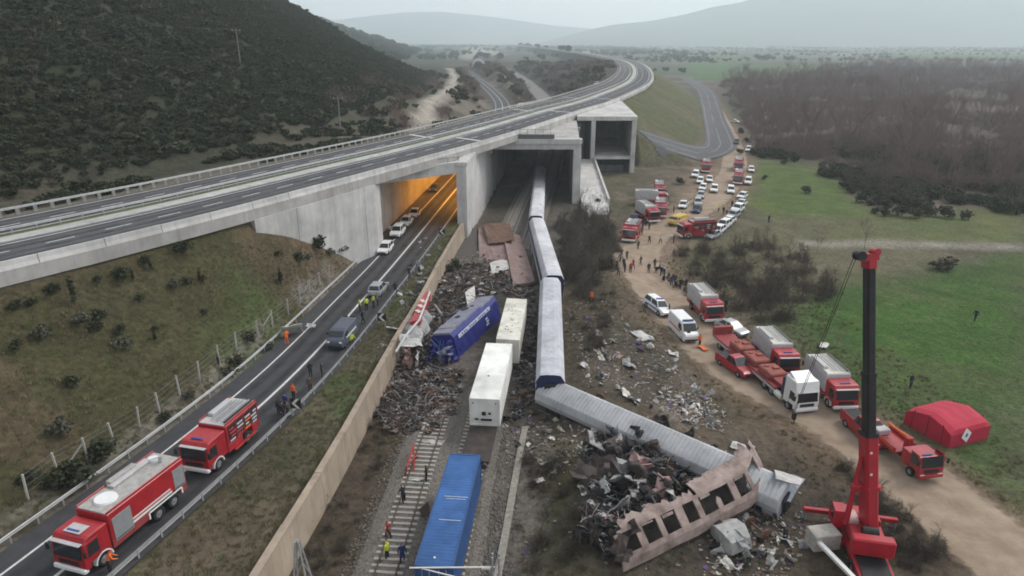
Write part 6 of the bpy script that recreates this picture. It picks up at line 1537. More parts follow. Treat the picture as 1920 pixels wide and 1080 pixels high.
# ------------------------------------------------------------------ mobile crane
CREAMG = mat('counterweight_grey', (.36,.34,.31), .8, var=.2)
BOOMD = mat('dark_boom_steel', (.030,.028,.030), .55, .3, var=.3, scale=1)
cb = G(1612, 1040); ct = thing('mobile_crane', 'tall red telescopic mobile crane with dark upper boom standing by the dirt track', 'crane', (cb.x, cb.y, cb.z-.05)); CO = Vector(ct.location)
ca_ = rad(-102)       # carrier points down and to the right
R = Matrix.Rotation(ca_, 4, 'Z')
def cr(name, mb, m, par=None): mb.v = [tuple(R @ Vector(v)) for v in mb.v]; return obj(name, mb, m, par or ct)
cr('carrier', MB().box((1.6,0,1.05), (10.6,2.3,.55), .06).box((-2.4,0,1.45), (2.4,2.2,.3), .05), REDB)
cr('deck_plate', MB().box((3.2,0,1.38), (3.2,1.9,.08), .02), BLK)
cabm = MB().profile([(5.0,.7),(6.9,.7),(7.0,1.5),(6.75,2.4),(5.0,2.45)], -1.25, 1.25); cr('driver_cab', cabm, REDB); cr('windscreen', quad((7.01,-1.1,1.5),(7.01,1.1,1.5),(6.78,1.05,2.3),(6.78,-1.05,2.3), .02), GLS)
for x in (-2.6,-1.2,2.2,3.6,5.6):
    for s in (-1, 1):
        w_ = wheel(ct, 0, 0, .58, .38); w_.location = R @ Vector((x, s*1.02, .58)); w_.rotation_euler.z = ca_
for x in (-3.4, 4.4):
    for s in (-1, 1):
        b_ = cr('outrigger', MB().box((x,s*2.0,.85), (.34,2.6,.34), .04), REDB); cr('jack', MB().cyl((x,s*3.2,.05),(x,s*3.2,.95),.11,n=8), GALV, b_); cr('foot_pad', MB().box((x,s*3.2,.06), (.7,.7,.1), .02), BLK, b_)
_a, _b = P(1522,1003,1.1)-CO, P(1612,1095,1.1)-CO
obj('white_side_beam', MB().box(tuple((_a+_b)/2), ((_b-_a).length,.34,.24), .03, rz=math.atan2((_b-_a).y,(_b-_a).x)), WPAINT, ct)
_c = P(1543,1008,.9)-CO; obj('concrete_block', MB().box(tuple(_c), (2.0,1.3,1.3), .06, rz=.15), CREAMG, ct); obj('support_bar', MB().box(((_c.x+.6)/2,(_c.y)/2,1.0), (abs(_c.x)+.6,.3,.3), .03, rz=.1), REDB, ct)
cr('turntable', MB().cyl((0,0,1.3),(0,0,1.65),1.0,n=20), BLK)
sup = cr('upper_structure', MB().box((-.2,.0,2.0), (3.4,2.2,.75), .10), REDB); cr('engine_cover', MB().box((-1.1,.55,2.55), (1.6,1.0,.55), .08), REDB, sup); cr('pale_cover', MB().box((-.9,-.7,2.5), (1.3,.7,.35), .06), mat('faded_pink_cover',(.50,.33,.32),.6), sup)
cr('counterweight', MB().box((1.75,0,2.3), (.8,2.7,1.3), .1), REDB, sup); cr('operator_cab', MB().profile([(-1.9,1.65),(-.5,1.65),(-.5,3.1),(-1.5,3.15),(-1.95,2.5)], -1.95, -1.2), REDB, sup); cr('cab_window', MB().box((-1.2,-1.96,2.6), (.9,.03,.7), .01), GLS, sup)
cr('winch_drum', MB().cyl((.9,-.5,2.75),(.9,.5,2.75),.35,n=14), BLK, sup)
bfoot = Vector((.35, .15, 2.2)); tip = Y(1631, 478, 43.2)-CO; btop = bfoot
ax_ = (tip-bfoot); BL = ax_.length; ax_.normalize(); sd = Vector((1,0,0)); sd = (sd-ax_*sd.dot(ax_)).normalized(); fw_ = ax_.cross(sd)
def bsect(s, w_, d): 
    c = bfoot+ax_*s; pr = [(-w_*.5,-d*.32),(-w_*.32,-d*.5),(w_*.32,-d*.5),(w_*.5,-d*.32),(w_*.5,d*.5),(-w_*.5,d*.5)]
    return [tuple(c+sd*a+fw_*b2) for a, b2 in pr]
def bseg(name, s0, s1, w_, d, m): return obj(name, MB().loft([bsect(s0, w_, d), bsect(s1, w_, d)]), m, ct)
bseg('base_boom', -.8, BL*.36, .92, 1.1, REDB); bseg('boom_collar', BL*.155, BL*.17, 1.3, 1.3, REDB); bseg('boom_collar', BL*.352, BL*.368, .98, 1.16, BOOMD)
bseg('boom_section', BL*.365, BL*.58, .66, .86, BOOMD); bseg('boom_collar', BL*.57, BL*.585, .74, .92, BOOMD); bseg('boom_section', BL*.58, BL*.965, .56, .74, BOOMD)
hd = bseg('boom_head', BL*.955, BL*1.0, .72, .9, REDB); c = bfoot+ax_*BL
obj('head_jib', MB().loft([[tuple(c+sd*a+fw_*b2+ax_*h) for a, b2 in ((-.85,-.42),(.42,-.42),(.42,.38),(-.2,.38))] for h in (-.35,.12)]), REDB, ct)
obj('sheave', MB().cyl(c+sd*-.7+fw_*-.45, c+sd*-.7+fw_*.35, .32, n=14), BLK, ct); obj('sheave', MB().cyl(c+sd*.3+fw_*-.45+ax_*.2, c+sd*.3+fw_*.3+ax_*.2, .24, n=12), REDB, ct)
obj('luffing_cylinder', MB().cyl(Vector((-1.1,.6,2.2)), bfoot+ax_*BL*.27+Vector((-.55,.0,0)), .2, .14, 10), REDB, ct)
obj('side_bracket', MB().box(tuple(bfoot+ax_*BL*.16+sd*-.85), (.7,.5,.5), .05), REDB, ct)
for s in (.3,.22): obj('white_lamp', MB().box(tuple(bfoot+ax_*BL*s+fw_*-.66+sd*-.2), (.14,.06,.14)), WPAINT, ct)
ck = c+sd*-.85; hk = Vector((ck.x-1.6, ck.y+1.8, 8.0)); obj('hoist_rope', MB().cyl(ck, hk, .022, n=4).cyl(ck+Vector((-.2,0,0)), hk+Vector((-.1,0,0)), .022, n=4), BLK, ct)
hb_ = obj('hook_block', MB().box(tuple(hk+Vector((0,0,-.3))), (.3,.25,.6), .05), BLK, ct); obj('hook', MB().tube([hk+Vector((0,0,-.6)), hk+Vector((.1,0,-.85)), hk+Vector((-.05,0,-1.0)), hk+Vector((-.15,0,-.85))], .04, 6), BLK, hb_)

# ------------------------------------------------------------------ red tent
TENT = mat('red_tent_fabric', (.40,.022,.050), .75, var=.12, scale=.8, bump=.1, bscale=3)
corners = [G(1705,797), G(1760,828), G(1838,820), G(1782,788)]
c = sum(corners, Vector())/4; tn = thing('red_tent', 'red inflatable emergency tent with rounded roof in the green field', 'tent', tuple(c))
a0, a1 = G(1728,820), G(1828,805); 
hx = Vector((.93,.36,0)); hy = Vector((-.36,.93,0)); LT, WT = 5.0, 4.7
rings = []
for k in range(9):
    u = -LT/2+LT*k/8; pin = .03 if k % 2 else 0.
    en = .25 if k in (0,8) else 0.; pr = [(-WT/2,-.05),(-WT/2+.04,1.35),(-WT/2+.22,1.72-en),(-WT/2+.75,2.0-pin-en),(0,2.42-pin*1.5-en),(WT/2-.75,2.0-pin-en),(WT/2-.22,1.72-en),(WT/2-.04,1.35),(WT/2,-.05)]
    rings.append([tuple(hx*u*(1 if 0 < k < 8 else 1.0)+hy*a+Vector((0,0,b_))) for a, b_ in pr])
obj('canopy', MB().loft(rings, closed=False, caps=False), TENT, tn)
for k, s in ((0,-1),(8,1)):
    obj('end_wall', MB().add([tuple(Vector(p)+hx*s*.02) for p in rings[k]], [tuple(range(9))] if s > 0 else [tuple(range(8,-1,-1))]), TENT, tn)
    for a in (-1.6, 0, 1.6): obj('end_seam', MB().cyl(hx*s*(LT/2+.03)+hy*a, hx*s*(LT/2+.03)+hy*a*.9+Vector((0,0,2.0)), .05, n=5), mat('dark_red_seam',(.22,.012,.03),.8), tn)
q = hx*-(LT/2+.04)*0+hy*-(WT/2+.02)+hx*-.6
sg = obj('white_sign', MB().box((0,0,0), (1.0,.04,1.0), .0), STRIPE, tn, q+Vector((0,0,1.05)), (rad(-8),rad(38),math.atan2(hx.y,hx.x))); obj('blue_emblem', MB().box((0,-.03,0), (.3,.02,.34)), BLUEC, sg)

# ------------------------------------------------------------------ people
def person_mesh(pose):
    J = {'pel':(0,0,.95),'sp':(0,0,1.12),'ch':(0,.0,1.33),'nk':(0,0,1.50),'hd':(0,.02,1.60),'tp':(0,.01,1.73),'nose':(0,.115,1.62)}
    for s, n_ in ((-1,'l'),(1,'r')):
        J['sh'+n_] = (s*.19,0,1.42); J['hip'+n_] = (s*.10,0,.90)
        fwd = {'walk': s*.22, 'stand': 0, 'fold': 0, 'sit': .0, 'bend': s*.08}[pose]
        J['kn'+n_] = (s*.11, fwd*.7+.03, .50); J['an'+n_] = (s*.12, fwd-.02*(s > 0), .09); J['to'+n_] = (s*.14, fwd+.16, .04)
        J['el'+n_] = (s*.27, -fwd*.5-.02, 1.14); J['wr'+n_] = (s*.27, -fwd*.9+.10, .90)
        if pose == 'fold': J['el'+n_] = (s*.27,.02,1.15); J['wr'+n_] = (s*.02,.20,1.20)
        if pose == 'bend': J['el'+n_] = (s*.25,.28,1.12); J['wr'+n_] = (s*.20,.46,1.02)
        if pose == 'sit':
            J['kn'+n_] = (s*.14,.40,.50); J['an'+n_] = (s*.14,.36,.10); J['to'+n_] = (s*.15,.54,.05); J['el'+n_] = (s*.25,.12,.70); J['wr'+n_] = (s*.12,.34,.60)
    if pose == 'sit':
        for k in list(J):
            if k in ('pel','sp','ch','nk','hd','tp','nose') or k[:2] in ('sh','hi'): x, y, z = J[k]; J[k] = (x, y+(z-.95)*.15, z-.52)
    if pose == 'bend':
        for k in list(J):
            if k in ('sp','ch','nk','hd','tp','nose') or k[:2] == 'sh': x, y, z = J[k]; dz = z-.95; J[k] = (x, y+dz*.42, .95+dz*.9)
    E_ = [('pel','sp'),('sp','ch'),('ch','nk'),('nk','hd'),('hd','tp'),('hd','nose')]; Rr = {'pel':.145,'sp':.135,'ch':.16,'nk':.06,'hd':.095,'tp':.075,'nose':.016}
    for n_ in 'lr':
        E_ += [('pel','hip'+n_),('hip'+n_,'kn'+n_),('kn'+n_,'an'+n_),('an'+n_,'to'+n_),('ch','sh'+n_),('sh'+n_,'el'+n_),('el'+n_,'wr'+n_)]
        Rr.update({'hip'+n_:.105,'kn'+n_:.072,'an'+n_:.05,'to'+n_:.042,'sh'+n_:.078,'el'+n_:.055,'wr'+n_:.036})
        w_ = Vector(J['wr'+n_]); d = (w_-Vector(J['el'+n_])).normalized(); sx = -1 if n_ == 'l' else 1; side = d.orthogonal().normalized()
        J['pa'+n_] = tuple(w_+d*.07); E_.append(('wr'+n_,'pa'+n_)); Rr['pa'+n_] = .034
        for f in range(4):
            o = side*(f-1.5)*.021; a = w_+d*.10+o; b_ = a+d*(.05,.058,.055,.042)[f]+Vector((0,.012,-.004)); J['f%d%s' % (f,n_)] = tuple(a); J['g%d%s' % (f,n_)] = tuple(b_)
            E_ += [('pa'+n_,'f%d%s' % (f,n_)),('f%d%s' % (f,n_),'g%d%s' % (f,n_))]; Rr['f%d%s' % (f,n_)] = .010; Rr['g%d%s' % (f,n_)] = .008
        a = w_+d*.035-side*.04; b_ = a+d*.04-side*.012; J['t1'+n_] = tuple(a); J['t2'+n_] = tuple(b_); E_ += [('wr'+n_,'t1'+n_),('t1'+n_,'t2'+n_)]; Rr['t1'+n_] = .012; Rr['t2'+n_] = .009
    ks = list(J); ix = {k: i for i, k in enumerate(ks)}
    me = bpy.data.meshes.new('person_'+pose); me.from_pydata([J[k] for k in ks], [(ix[a], ix[b_]) for a, b_ in E_], [])
    o = bpy.data.objects.new('person_skeleton', me); COL.objects.link(o)
    sk = o.modifiers.new('skin', 'SKIN'); sk.use_smooth_shade = True
    for i, k in enumerate(ks):
        r_ = Rr[k]; v = me.skin_vertices[0].data[i]; v.radius = (r_*(1.18 if k in ('ch','sp','pel') else 1), r_*(.8 if k in ('ch','sp','pel') else 1)); v.use_root = (k == 'pel')
    ss = o.modifiers.new('sub', 'SUBSURF'); ss.levels = 1; ss.render_levels = 1
    dg = bpy.context.evaluated_depsgraph_get(); res = bpy.data.meshes.new_from_object(o.evaluated_get(dg)); bpy.data.objects.remove(o)
    zone = {}
    def zn(a): 
        if a[:2] in ('kn','an','hi'): return 0
        if a[:2] == 'to': return 3
        if a in ('hd','tp','nose') or a[:2] in ('pa','t1','t2') or (a[0] in 'fg' and a[1].isdigit()): return 2
        return 1
    segs = [(Vector(J[a]), Vector(J[b_]), a, b_) for a, b_ in E_]; mi = []
    for p in res.polygons:
        c = p.center; best = (9, 1)
        for a, b_, ka, kb in segs:
            d = b_-a; t = max(0, min(1, (c-a).dot(d)/d.length_squared)); q = (c-(a+d*t)).length/max(.02, Rr[ka]*(1-t)+Rr[kb]*t)
            if q < best[0]: best = (q, zn(ka) if t < .5 else zn(kb))
        m_ = best[1]
        hz_ = J['hd'][2]
        if m_ == 2 and c.z > hz_+.045 and c.y < J['hd'][1]+.07 and abs(c.x) < .14: m_ = 4
        elif m_ == 2 and c.z > hz_-.06 and c.y < J['hd'][1]-.03 and abs(c.x) < .12: m_ = 4
        mi.append(m_)
    for _ in range(5): res.materials.append(None)
    res.polygons.foreach_set('material_index', mi); res.polygons.foreach_set('use_smooth', [True]*len(mi)); return res
POSES = {p: person_mesh(p) for p in ('stand','walk','fold','sit','bend')}
CLOTH = {'yellow': mat('hi_vis_yellow_cloth', (.50,.58,.06), .8, var=.12), 'orange': mat('hi_vis_orange_cloth', (.70,.14,.03), .8, var=.12), 'red': mat('red_jacket_cloth', (.36,.04,.035), .85, var=.2), 'dark': mat('dark_uniform_cloth', (.022,.024,.032), .9, var=.3), 'navy': mat('navy_overall_cloth', (.03,.045,.16), .85, var=.2), 'brown': mat('brown_turnout_cloth', (.10,.07,.05), .9, var=.25), 'white': mat('white_jacket_cloth', (.50,.50,.48), .85, var=.1), 'grey': mat('grey_cloth', (.12,.12,.13), .9, var=.2)}
SKIN = mat('skin', (.42,.25,.18), .6, var=.1); HAIRS = [mat('dark_hair', (.03,.022,.018), .8), mat('white_helmet', (.6,.6,.58), .4), mat('yellow_helmet', (.55,.48,.10), .4), mat('red_helmet', (.45,.05,.03), .4)]
SHOE = mat('black_boots', (.02,.018,.017), .7)
PM = {}
def person(px, py, jk, tr, pose, where, hair=0, z=None, turn=None, group=None):
    k = (jk, tr, pose, hair)
    if k not in PM:
        me = POSES[pose].copy(); me.name = 'person_'+pose
        for i, m in enumerate((CLOTH[tr], CLOTH[jk], SKIN, SHOE, HAIRS[hair])): me.materials[i] = m
        PM[k] = me
    g = G(px, py) if z is None else P(px, py, z); zz = g.z if z is None else z
    o = obj('person', PM[k], [], loc=(g.x, g.y, zz-.01)); o.rotation_euler.z = random.uniform(0, 6.28) if turn is None else turn
    jn = {'yellow':'yellow safety jacket','orange':'orange safety suit','red':'red jacket','dark':'dark uniform','navy':'navy blue overall','brown':'brown turnout coat','white':'white jacket','grey':'grey coat'}[jk]
    vb = {'stand':'standing','walk':'walking','fold':'with folded arms','sit':'sitting','bend':'leaning forward'}[pose]
    return tag(o, 'person in %s %s %s' % (jn, vb, where), 'person', group)
Z3 = 3.005
person(675,584,'yellow','dark','stand','in the group by the silver car',z=Z3,group='yellow jackets by the silver car'); person(688,582,'yellow','dark','stand','in the group by the silver car',z=Z3,group='yellow jackets by the silver car'); person(701,577,'yellow','dark','fold','closest to the silver car',z=Z3)
person(681,606,'dark','dark','walk','behind the police van',z=Z3); person(660,652,'yellow','dark','bend','beside the police van door',z=Z3); person(708,572,'grey','dark','stand','next to the silver car',z=Z3)
person(742,552,'dark','dark','stand','at the road edge by the crash gap',z=Z3); person(768,522,'dark','dark','fold','on the verge above the wall',z=Z3); person(786,512,'grey','dark','bend','over scraps on the verge above the wall',z=Z3)
person(583,737,'brown','dark','walk','along the right guard rail',z=Z3); person(604,708,'dark','dark','stand','at the right guard rail',z=Z3); person(583,708,'dark','dark','fold','on the lane before the police van',z=Z3)
person(551,750,'orange','dark','stand','beside the chevron sign group',z=Z3,hair=3); person(531,786,'dark','dark','stand','in the group by the chevron sign',z=Z3,group='dark uniforms by the chevron sign'); person(541,782,'brown','dark','fold','in the group by the chevron sign',z=Z3); person(524,778,'dark','dark','stand','in the group by the chevron sign',z=Z3,group='dark uniforms by the chevron sign'); person(537,770,'navy','dark','stand','in the group by the chevron sign',z=Z3)
person(207,1074,'orange','dark','bend','beside the front wheel of the big tanker',z=Z3,hair=3); person(732,440,'white','dark','stand','beside the queue of white cars',z=Z3,hair=2); person(866,418,'red','dark','stand','at the foot of the dividing wall',z=3.0); person(538,646,'orange','orange','bend','at the fallen sign panel',z=Z3)
person(758,946,'dark','dark','bend','on the sleepers of the open track'); person(728,1012,'red','dark','walk','along the open track',hair=3); person(727,1052,'yellow','dark','stand','on the open track',hair=2); person(755,1056,'navy','navy','stand','beside the blue container'); person(800,905,'dark','dark','stand','between the track and the blue container')
CG = 'crowd in dark uniforms on the trodden track'
for i, (a, b_) in enumerate([(1147,502),(1156,507),(1163,492),(1169,503),(1175,488),(1159,516),(1171,511),(1165,484)]): person(a, b_, ('dark','brown','grey')[i % 3], 'dark', ('stand','fold','walk')[i % 3], 'in the crowd below the lone fire engine', group='%s crowd below the lone fire engine' % ('dark','brown','grey')[i % 3])
for (a, b_, j, po, wh) in [(1182,512,'red','stand','beside the crowd on the track'),(1187,505,'red','walk','beside the crowd on the track'),(1201,498,'brown','walk','across the middle of the trodden track'),(1216,512,'dark','stand','at the end of the seated line'),(1217,458,'brown','walk','on the track towards the fire engines'),(1238,457,'white','walk','on the track towards the fire engines'),(1196,468,'brown','stand','beside the lone fire engine'),(1263,456,'dark','stand','at the broadside fire engine'),(1205,428,'dark','stand','between the clustered fire engines'),(1211,424,'dark','fold','between the clustered fire engines'),(1217,431,'brown','stand','between the clustered fire engines'),(1203,441,'grey','stand','between the clustered fire engines'),(1263,400,'dark','stand','by the loosely parked cars'),(1356,402,'dark','stand','before the curved row of cars'),(1362,407,'brown','fold','before the curved row of cars'),(1372,390,'dark','walk','before the curved row of cars'),(1347,397,'yellow','stand','before the curved row of cars'),(1441,418,'dark','stand','alone in the rough meadow'),(1360,582,'dark','stand','at the nose of the fire engine by the thicket'),(1254,592,'dark','stand','behind the white police car'),(1262,602,'white','stand','between the police car and the ambulance'),(1311,650,'orange','stand','beside the orange stretcher'),(1291,643,'dark','bend','at the rear of the ambulance'),(1383,652,'dark','stand','beside the low loader trailer'),(1396,658,'brown','stand','beside the low loader trailer'),(1827,602,'dark','walk','alone across the green field'),(1706,728,'dark','stand','in the green field behind the red tent'),(1109,568,'orange','walk','on the slope beside the straight coach')]:
    person(a, b_, j, 'dark', po, wh)
for i in range(22):
    f = i/21; a = 1228+f*68+random.uniform(-3,3); b_ = 508+f*44+random.uniform(-5,5)+(6 if i % 2 else 0); j = ('dark','dark','brown','dark','navy')[i % 5]
    person(a, b_, j, 'dark', 'sit' if i % 3 else 'stand', 'in the long line along the thicket edge', hair=1 if i in (3,6) else 0, group='%s line along the thicket edge %s' % (j, 'seated' if i % 3 else 'upright'))

# ------------------------------------------------------------------ signs, fence, poles
def chevron(px, py, lb, z=3.0, turn=None):
    g = P(px, py, z); t = thing('chevron_sign', lb, 'road sign', (g.x, g.y, z), turn if turn is not None else rad(-8))
    obj('board', MB().box((0,0,1.15), (1.0,.05,1.0), .01), BLK, t)
    w_ = .22
    for s in (-1, 1): obj('chevron_arm', MB().prism([(-.42,0),(.05,.47*s),(.05+w_*1.3,.47*s),(-.42+w_*1.3,0)], 0, .02, M=Matrix.Translation((.05,-.03,1.15)) @ Matrix.Rotation(rad(90), 4, 'X')), STRIPE, t)
    for s in (-.35,.35): obj('post', MB().cyl((s,.04,0),(s,.04,1.6),.035,n=6), GALV, t)
chevron(557,778,'black and white chevron sign beside the group at the right guard rail'); chevron(829,446,'black and white chevron sign close to the road tunnel portal'); chevron(717,612,'black and white chevron sign by the torn gap in the guard rail')
FENC = mat('fence_post_concrete', (.40,.385,.36), .9, var=.15)
fb = [(53,936),(110,890),(165,862),(215,832),(262,803),(300,775),(338,742),(375,714),(412,682),(444,657),(484,633),(511,613),(541,590),(563,568),(582,553),(601,538),(618,524)]
fp = [G(a, b_) for a, b_ in fb]; fe = thing('wire_fence', 'wire fence with pale concrete posts along the foot of the grassy embankment', 'fence', tuple(fp[0])); pm = MB().box((0,0,.95), (.14,.14,2.1), .02).mesh('fence_post', [FENC])
for i, p in enumerate(fp):
    q = obj('post', pm, FENC, fe, p-fp[0]); q.rotation_euler = (random.uniform(-.07,.07), random.uniform(-.07,.07), .3)
    if i in (2,11,14): obj('brace', MB().cyl(p-fp[0]+Vector((0,0,1.6)), p-fp[0]+Vector((-1.0,-1.2,.05)), .06, n=5), FENC, fe)
for h in (.5,1.0,1.5,1.9): obj('wire', MB().tube([p-fp[0]+Vector((0,0,h)) for p in fp], .012, 3), GALV, fe)
WOODP = mat('weathered_pole', (.20,.185,.165), .9, var=.2)
poles = []
for (px, py, hh) in ((451,122,8.5),(639,250,8.)):
    g = G(px, py); t = thing('utility_pole', 'weathered utility pole on the scrub hillside, %s' % ('upper one' if py < 200 else 'lower one near the motorway guard rail'), 'utility pole', (g.x,g.y,g.z)); obj('pole', MB().cyl((0,0,-.3),(0,0,hh),.18,.12,8), WOODP, t); obj('crossarm', MB().box((0,0,hh-.5), (2.2,.14,.14)), WOODP, t)
    for s in (-1,0,1): obj('insulator', MB().cyl((s*.95,0,hh-.43),(s*.95,0,hh-.2),.06,n=6), CREAM, t)
    poles.append(Vector((g.x,g.y,g.z+hh-.3)))
pl = Vector(poles[0])+Vector((-120,-25,14)); tag(obj('overhead_wire', MB().tube([pl.lerp(poles[0], k/8)+Vector((0,0,-2.5*4*(k/8)*(1-k/8))) for k in range(9)], .02, 3), GALV), 'thin overhead wire strung from the upper utility pole across the hill', 'wire')
# lattice mast and catenary mast by the railway
def lattice(x, y, z0, z1, w0, w1, label, arm=None):
    t = thing('lattice_mast', label, 'mast', (x, y, z0)); H_ = z1-z0
    for sx in (-1, 1):
        for sy in (-1, 1): obj('mast_leg', MB().cyl((sx*w0/2,sy*w0/2,0),(sx*w1/2,sy*w1/2,H_),.055,n=5), GALV, t)
    for k in range(6):
        a, b_ = k/6, (k+1)/6; wa, wb = w0+(w1-w0)*a, w0+(w1-w0)*b_
        for sy in (-1, 1): obj('lattice_bar', MB().cyl((-wa/2,sy*wa/2,H_*a),(wb/2,sy*wb/2,H_*b_),.03,n=4), GALV, t)
        for sx in (-1, 1): obj('lattice_bar', MB().cyl((sx*wa/2,wa/2,H_*a),(sx*wb/2,-wb/2,H_*b_),.03,n=4), GALV, t)
    return t
lattice(-12.0, 31., -.2, 7.7, 1.9, .16, 'tapering galvanised lattice mast between the wall and the open track')
ym = 30.4; z_ = -.15
cm = lattice(-.9, ym, z_, 7.2, .55, .35, 'slender galvanised catenary mast right of the blue container')
pA = Y(768,1069,ym); 
obj('cantilever_arm', MB().cyl((0,0,6.55), (pA.x+.9,0,6.5), .045, n=6), STRIPE, cm); obj('cantilever_stay', MB().cyl((-.2,0,5.2), (pA.x+1.6,0,6.45), .035, n=6), STRIPE, cm); obj('insulator', MB().cyl((-.3,0,6.5),(-.8,0,6.5),.09,n=8), CREAM, cm)

# ------------------------------------------------------------------ plants one can tell apart
def plant(name, label, cat, px, py, me, sc, group=None, stem=True, z=None):
    g = G(px, py); t = thing(name, label, cat, (g.x, g.y, g.z-.03), random.uniform(0,6.28), group); t.scale = (sc[0],sc[0],sc[1])
    obj('crown', me, [], t)
    if stem:
        sm = bpy.data.meshes.get('shrub_stem') or MB().cyl((0,0,-.1),(0,0,.5),.06,.03,5).mesh('shrub_stem', [mat('bark',(.09,.07,.055),.9)])
        obj('stem', sm, [], t)
    return t
CYP = [shrub_mesh('cypress_%d' % i, 260, .42, 1.5, .13, 9, LEAFD, True) for i in range(2)]
RND = [shrub_mesh('round_shrub_%d' % i, 330, 1., .75, .13, 7, LEAFD) for i in range(3)]
GRY = [shrub_mesh('grey_shrub_%d' % i, 300, 1., .7, .14, 7, LEAFG) for i in range(2)]
BRN = [shrub_mesh('brown_shrub_%d' % i, 300, 1., .65, .13, 6, LEAFB) for i in range(2)]
for i, (a, b_, s) in enumerate([(140,572,1.05),(527,535,.9),(375,528,.55),(292,642,.6),(410,685,.45),(283,508,.6),(250,528,.55)]): plant('cypress_seedling', 'slim dark cypress seedling on the grassy embankment', 'cypress', a, b_, CYP[i%2], (s,s), 'cypresses on the embankment')
for i, (a, b_, s, k) in enumerate([(345,475,1.3,0),(272,495,.8,0),(225,525,1.1,0),(100,552,.9,0),(182,530,.6,0),(325,540,.8,1),(350,535,.8,0),(380,528,.6,0),(265,565,.7,0),(155,605,.9,1),(190,600,1.0,0),(180,620,.8,0),(225,625,.8,0),(75,635,1.0,1),(30,655,.8,0),(235,655,1.1,1),(292,620,.5,0),(598,466,1.6,0),(640,470,1.1,1),(662,472,1.2,0),(560,490,1.0,0),(580,486,.7,1),(520,480,.6,0),(620,480,1.0,1),(30,580,.8,0),(60,575,.7,0),(385,590,.6,0),(110,815,1.1,1),(140,725,1.0,0),(445,690,1.1,0),(430,700,.9,1),(190,865,1.5,0),(130,910,1.8,0),(160,905,1.2,1),(55,905,.9,0),(470,640,.9,0),(500,655,.8,1),(310,790,.8,0),(350,745,.7,1)]):
    plant('low_shrub', ('dark green' if k == 0 else 'grey green')+' low shrub on the grassy embankment', 'shrub', a, b_, (RND if k == 0 else GRY)[i%2], (s,s*.85), ('dark' if k == 0 else 'grey')+' shrubs on the embankment')
for i, (a, b_, s) in enumerate([(1510,362,1.6),(1615,380,2.0),(1660,405,1.6),(1690,405,2.3),(1715,408,2.0),(1740,405,2.2),(1770,408,2.3),(1810,412,1.7),(1640,400,1.3),(1433,336,1.1),(1470,308,1.3),(1388,250,2.0),(1400,268,1.8),(1275,345,1.5)]): plant('meadow_bush', 'round dark bush on the rough meadow below the woodland' if a > 1405 else 'round dark bush beside the far dirt track', 'bush', a, b_, RND[i%3], (s,s*.8), 'bushes on the meadow' if a > 1405 else 'bushes by the far track')
plant('bramble_bush', 'wide brown bramble bush alone in the green field', 'bush', 1762, 505, BRN[0], (2.6,1.5)); 
for i, (a, b_, s) in enumerate([(1660,760,.8),(1655,805,.9)]): pass
# leafless trees and bushes
def bare(px, py, i, s, label, group, low=False):
    g = G(px, py); t = thing('bare_bush' if low else 'bare_tree', label, 'bush' if low else 'tree', (g.x,g.y,g.z-.05), random.uniform(0,6.28), group); t.scale = (s,s,s*random.uniform(.85,1.1)); me = (BTD if low else BT)[i%4]; obj('branches', me, [], t)
    if low: obj('twig_crown', TWD[i%3], [], t)
    return t
for i in range(80):
    px, py = rpoly([(1240,475),(1330,465),(1430,455),(1540,480),(1560,560),(1500,600),(1430,610),(1370,575),(1330,545),(1280,510)], rs); bare(px, py, i, rs.uniform(.8,1.45), 'leafless dark bush in the thicket behind the fire engine by the track', 'bare bushes of the thicket', True)
for i in range(80):
    px, py = rpoly([(1050,430),(1085,400),(1140,425),(1155,470),(1140,515),(1100,565),(1068,540),(1062,490)], rs); bare(px, py, i, rs.uniform(1.0,1.9), 'leafless brown bush in the tall thicket beside the slanting coach', 'bare bushes beside the coach', True)
for i, (a, b_, s) in enumerate([(1620,470,.95),(1480,470,.7),(1530,478,.7),(1460,560,.6),(1565,660,.5)]): bare(a, b_, i, s, 'single leafless tree at the gravel lane' if b_ < 500 else 'single leafless tree at the edge of the green field', 'single bare trees at the lane' if b_ < 500 else 'single bare trees at the field')
for i in range(30):
    px, py = rpoly([(960,870),(1060,850),(1120,980),(1100,1070),(950,1075)], rs); bare(px, py, i, rs.uniform(.35,.75), 'leafless brush on the bank right of the blue container', 'brush right of the blue container', True)
for i in range(40):
    px, py = rpoly([(540,940),(640,860),(720,760),(760,780),(700,900),(640,1060),(560,1075)], rs); bare(px, py, i, rs.uniform(.25,.5), 'low leafless brush between the wall and the open track', 'brush at the wall foot', True)
for i in range(34):
    px, py = rpoly([(1520,830),(1600,880),(1700,960),(1800,1060),(1700,1070),(1560,930)], rs); bare(px, py, i, rs.uniform(.35,.75), 'leafless brush on the slope beside the crane', 'brush beside the crane', True)
for i in range(24):
    px, py = rpoly([(1062,560),(1120,530),(1170,560),(1140,650),(1075,670)], rs); bare(px, py, i, rs.uniform(.35,.8), 'leafless scrub on the bank beside the straight white coach', 'scrub beside the straight coach', True)
for i, (a, b_, s) in enumerate([(1120,385,1.1),(855,505,1.2),(845,510,.9)]): plant('dark_bush', 'dark bush at the foot of the concrete apron' if a > 1000 else 'dark bush growing against the retaining wall below the tunnels', 'bush', a, b_, RND[i%3], (s,s), None if a > 1000 else 'bushes against the wall')

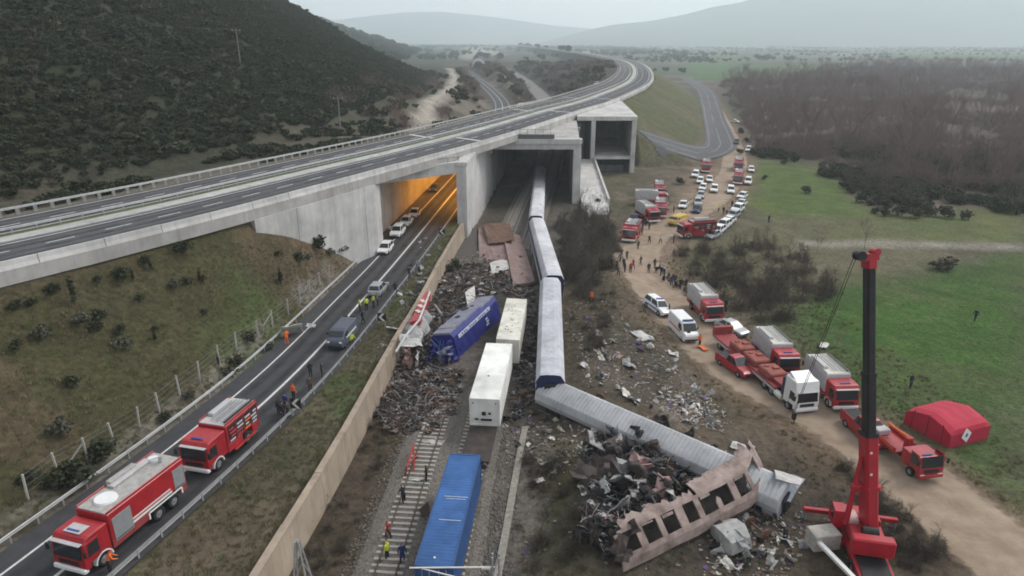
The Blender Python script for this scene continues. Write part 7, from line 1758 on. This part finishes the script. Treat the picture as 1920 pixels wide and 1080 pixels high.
# ------------------------------------------------------------------ far buildings and far portal
FARW = mat('far_white_wall', (.62,.61,.59), .8, var=.1); FARR = mat('far_roof', (.40,.36,.33), .8)
def farhouse(px, py, w_, d, h, label, m=None, roof='flat'):
    g = G(px, py, 6000); t = thing('far_building', label, 'building', (g.x,g.y,g.z), random.uniform(-.4,.4)); obj('walls', MB().box((0,0,h/2-.3), (w_,d,h)), m or FARW, t)
    if roof == 'flat': obj('roof', MB().box((0,0,h-.15), (w_*1.02,d*1.02,.5)), FARR, t)
    else: obj('roof', MB().profile([(-w_/2-.4,h-.3),(w_/2+.4,h-.3),(0,h+w_*.14)], -d/2-.3, d/2+.3), FARR, t)
    for k in range(max(2, int(w_/9))): obj('window_strip', MB().box((-w_/2+(k+.5)*w_/max(2,int(w_/9)),-d/2-.03,h*.6), (w_/max(2,int(w_/9))*.6,.08,h*.2)), GLS, t)
for (a, b_, w_, d, h, lb) in [(1352,90,70,26,9,'long white factory hall far across the plain'),(1400,88,60,24,8,'white hall beside the long factory far across the plain'),(1430,90,40,20,8,'small pale hall right of the far factories'),(1150,84,36,20,14,'pale block building in the valley left of the factories'),(800,62,60,40,34,'dark tower block silo on the ridge below the left mountain'),(960,76,40,26,10,'pale works building at the head of the valley'),(912,84,30,20,9,'small pale house above the far road portal'),(1580,104,40,20,6,'low pale farm shed among the hedges on the right')]: farhouse(a, b_, w_, d, h, lb, None if a != 800 else mat('far_grey_wall',(.14,.15,.16),.9), 'flat' if w_ > 30 else 'pitched')
fpz = P(897,126,5); t = thing('far_tunnel_portal', 'pale concrete portal with a blue gate at the far end of the low road', 'portal', (fpz.x, fpz.y, hz(fpz.x, fpz.y)))
mb = MB(); rings = []
for s_ in (0, 4.):
    rings.append([(8*math.cos(a), s_, 9*math.sin(a)) for a in np.linspace(0, math.pi, 13)]+[(5.4*math.cos(a), s_, 6.4*math.sin(a)) for a in np.linspace(math.pi, 0, 13)])
obj('arch', MB().loft(rings), FARW, t); obj('blue_gate', MB().box((0,2,3), (8.6,.4,6), .3), BLUEC, t)
fc = thing('far_truck', 'white lorry far along the motorway behind the bend', 'truck', tuple(P(1098,101,15))); obj('box_body', MB().box((0,0,2.2), (9,2.5,2.8), .05), WPAINT, fc); obj('cab', MB().box((5.6,0,1.7), (2,2.4,2.4), .1), WPAINT, fc)
for x in (-3,-1.8,5.4):
    for s in (-1,1): wheel(fc, x, s*1.05, .5, .3)
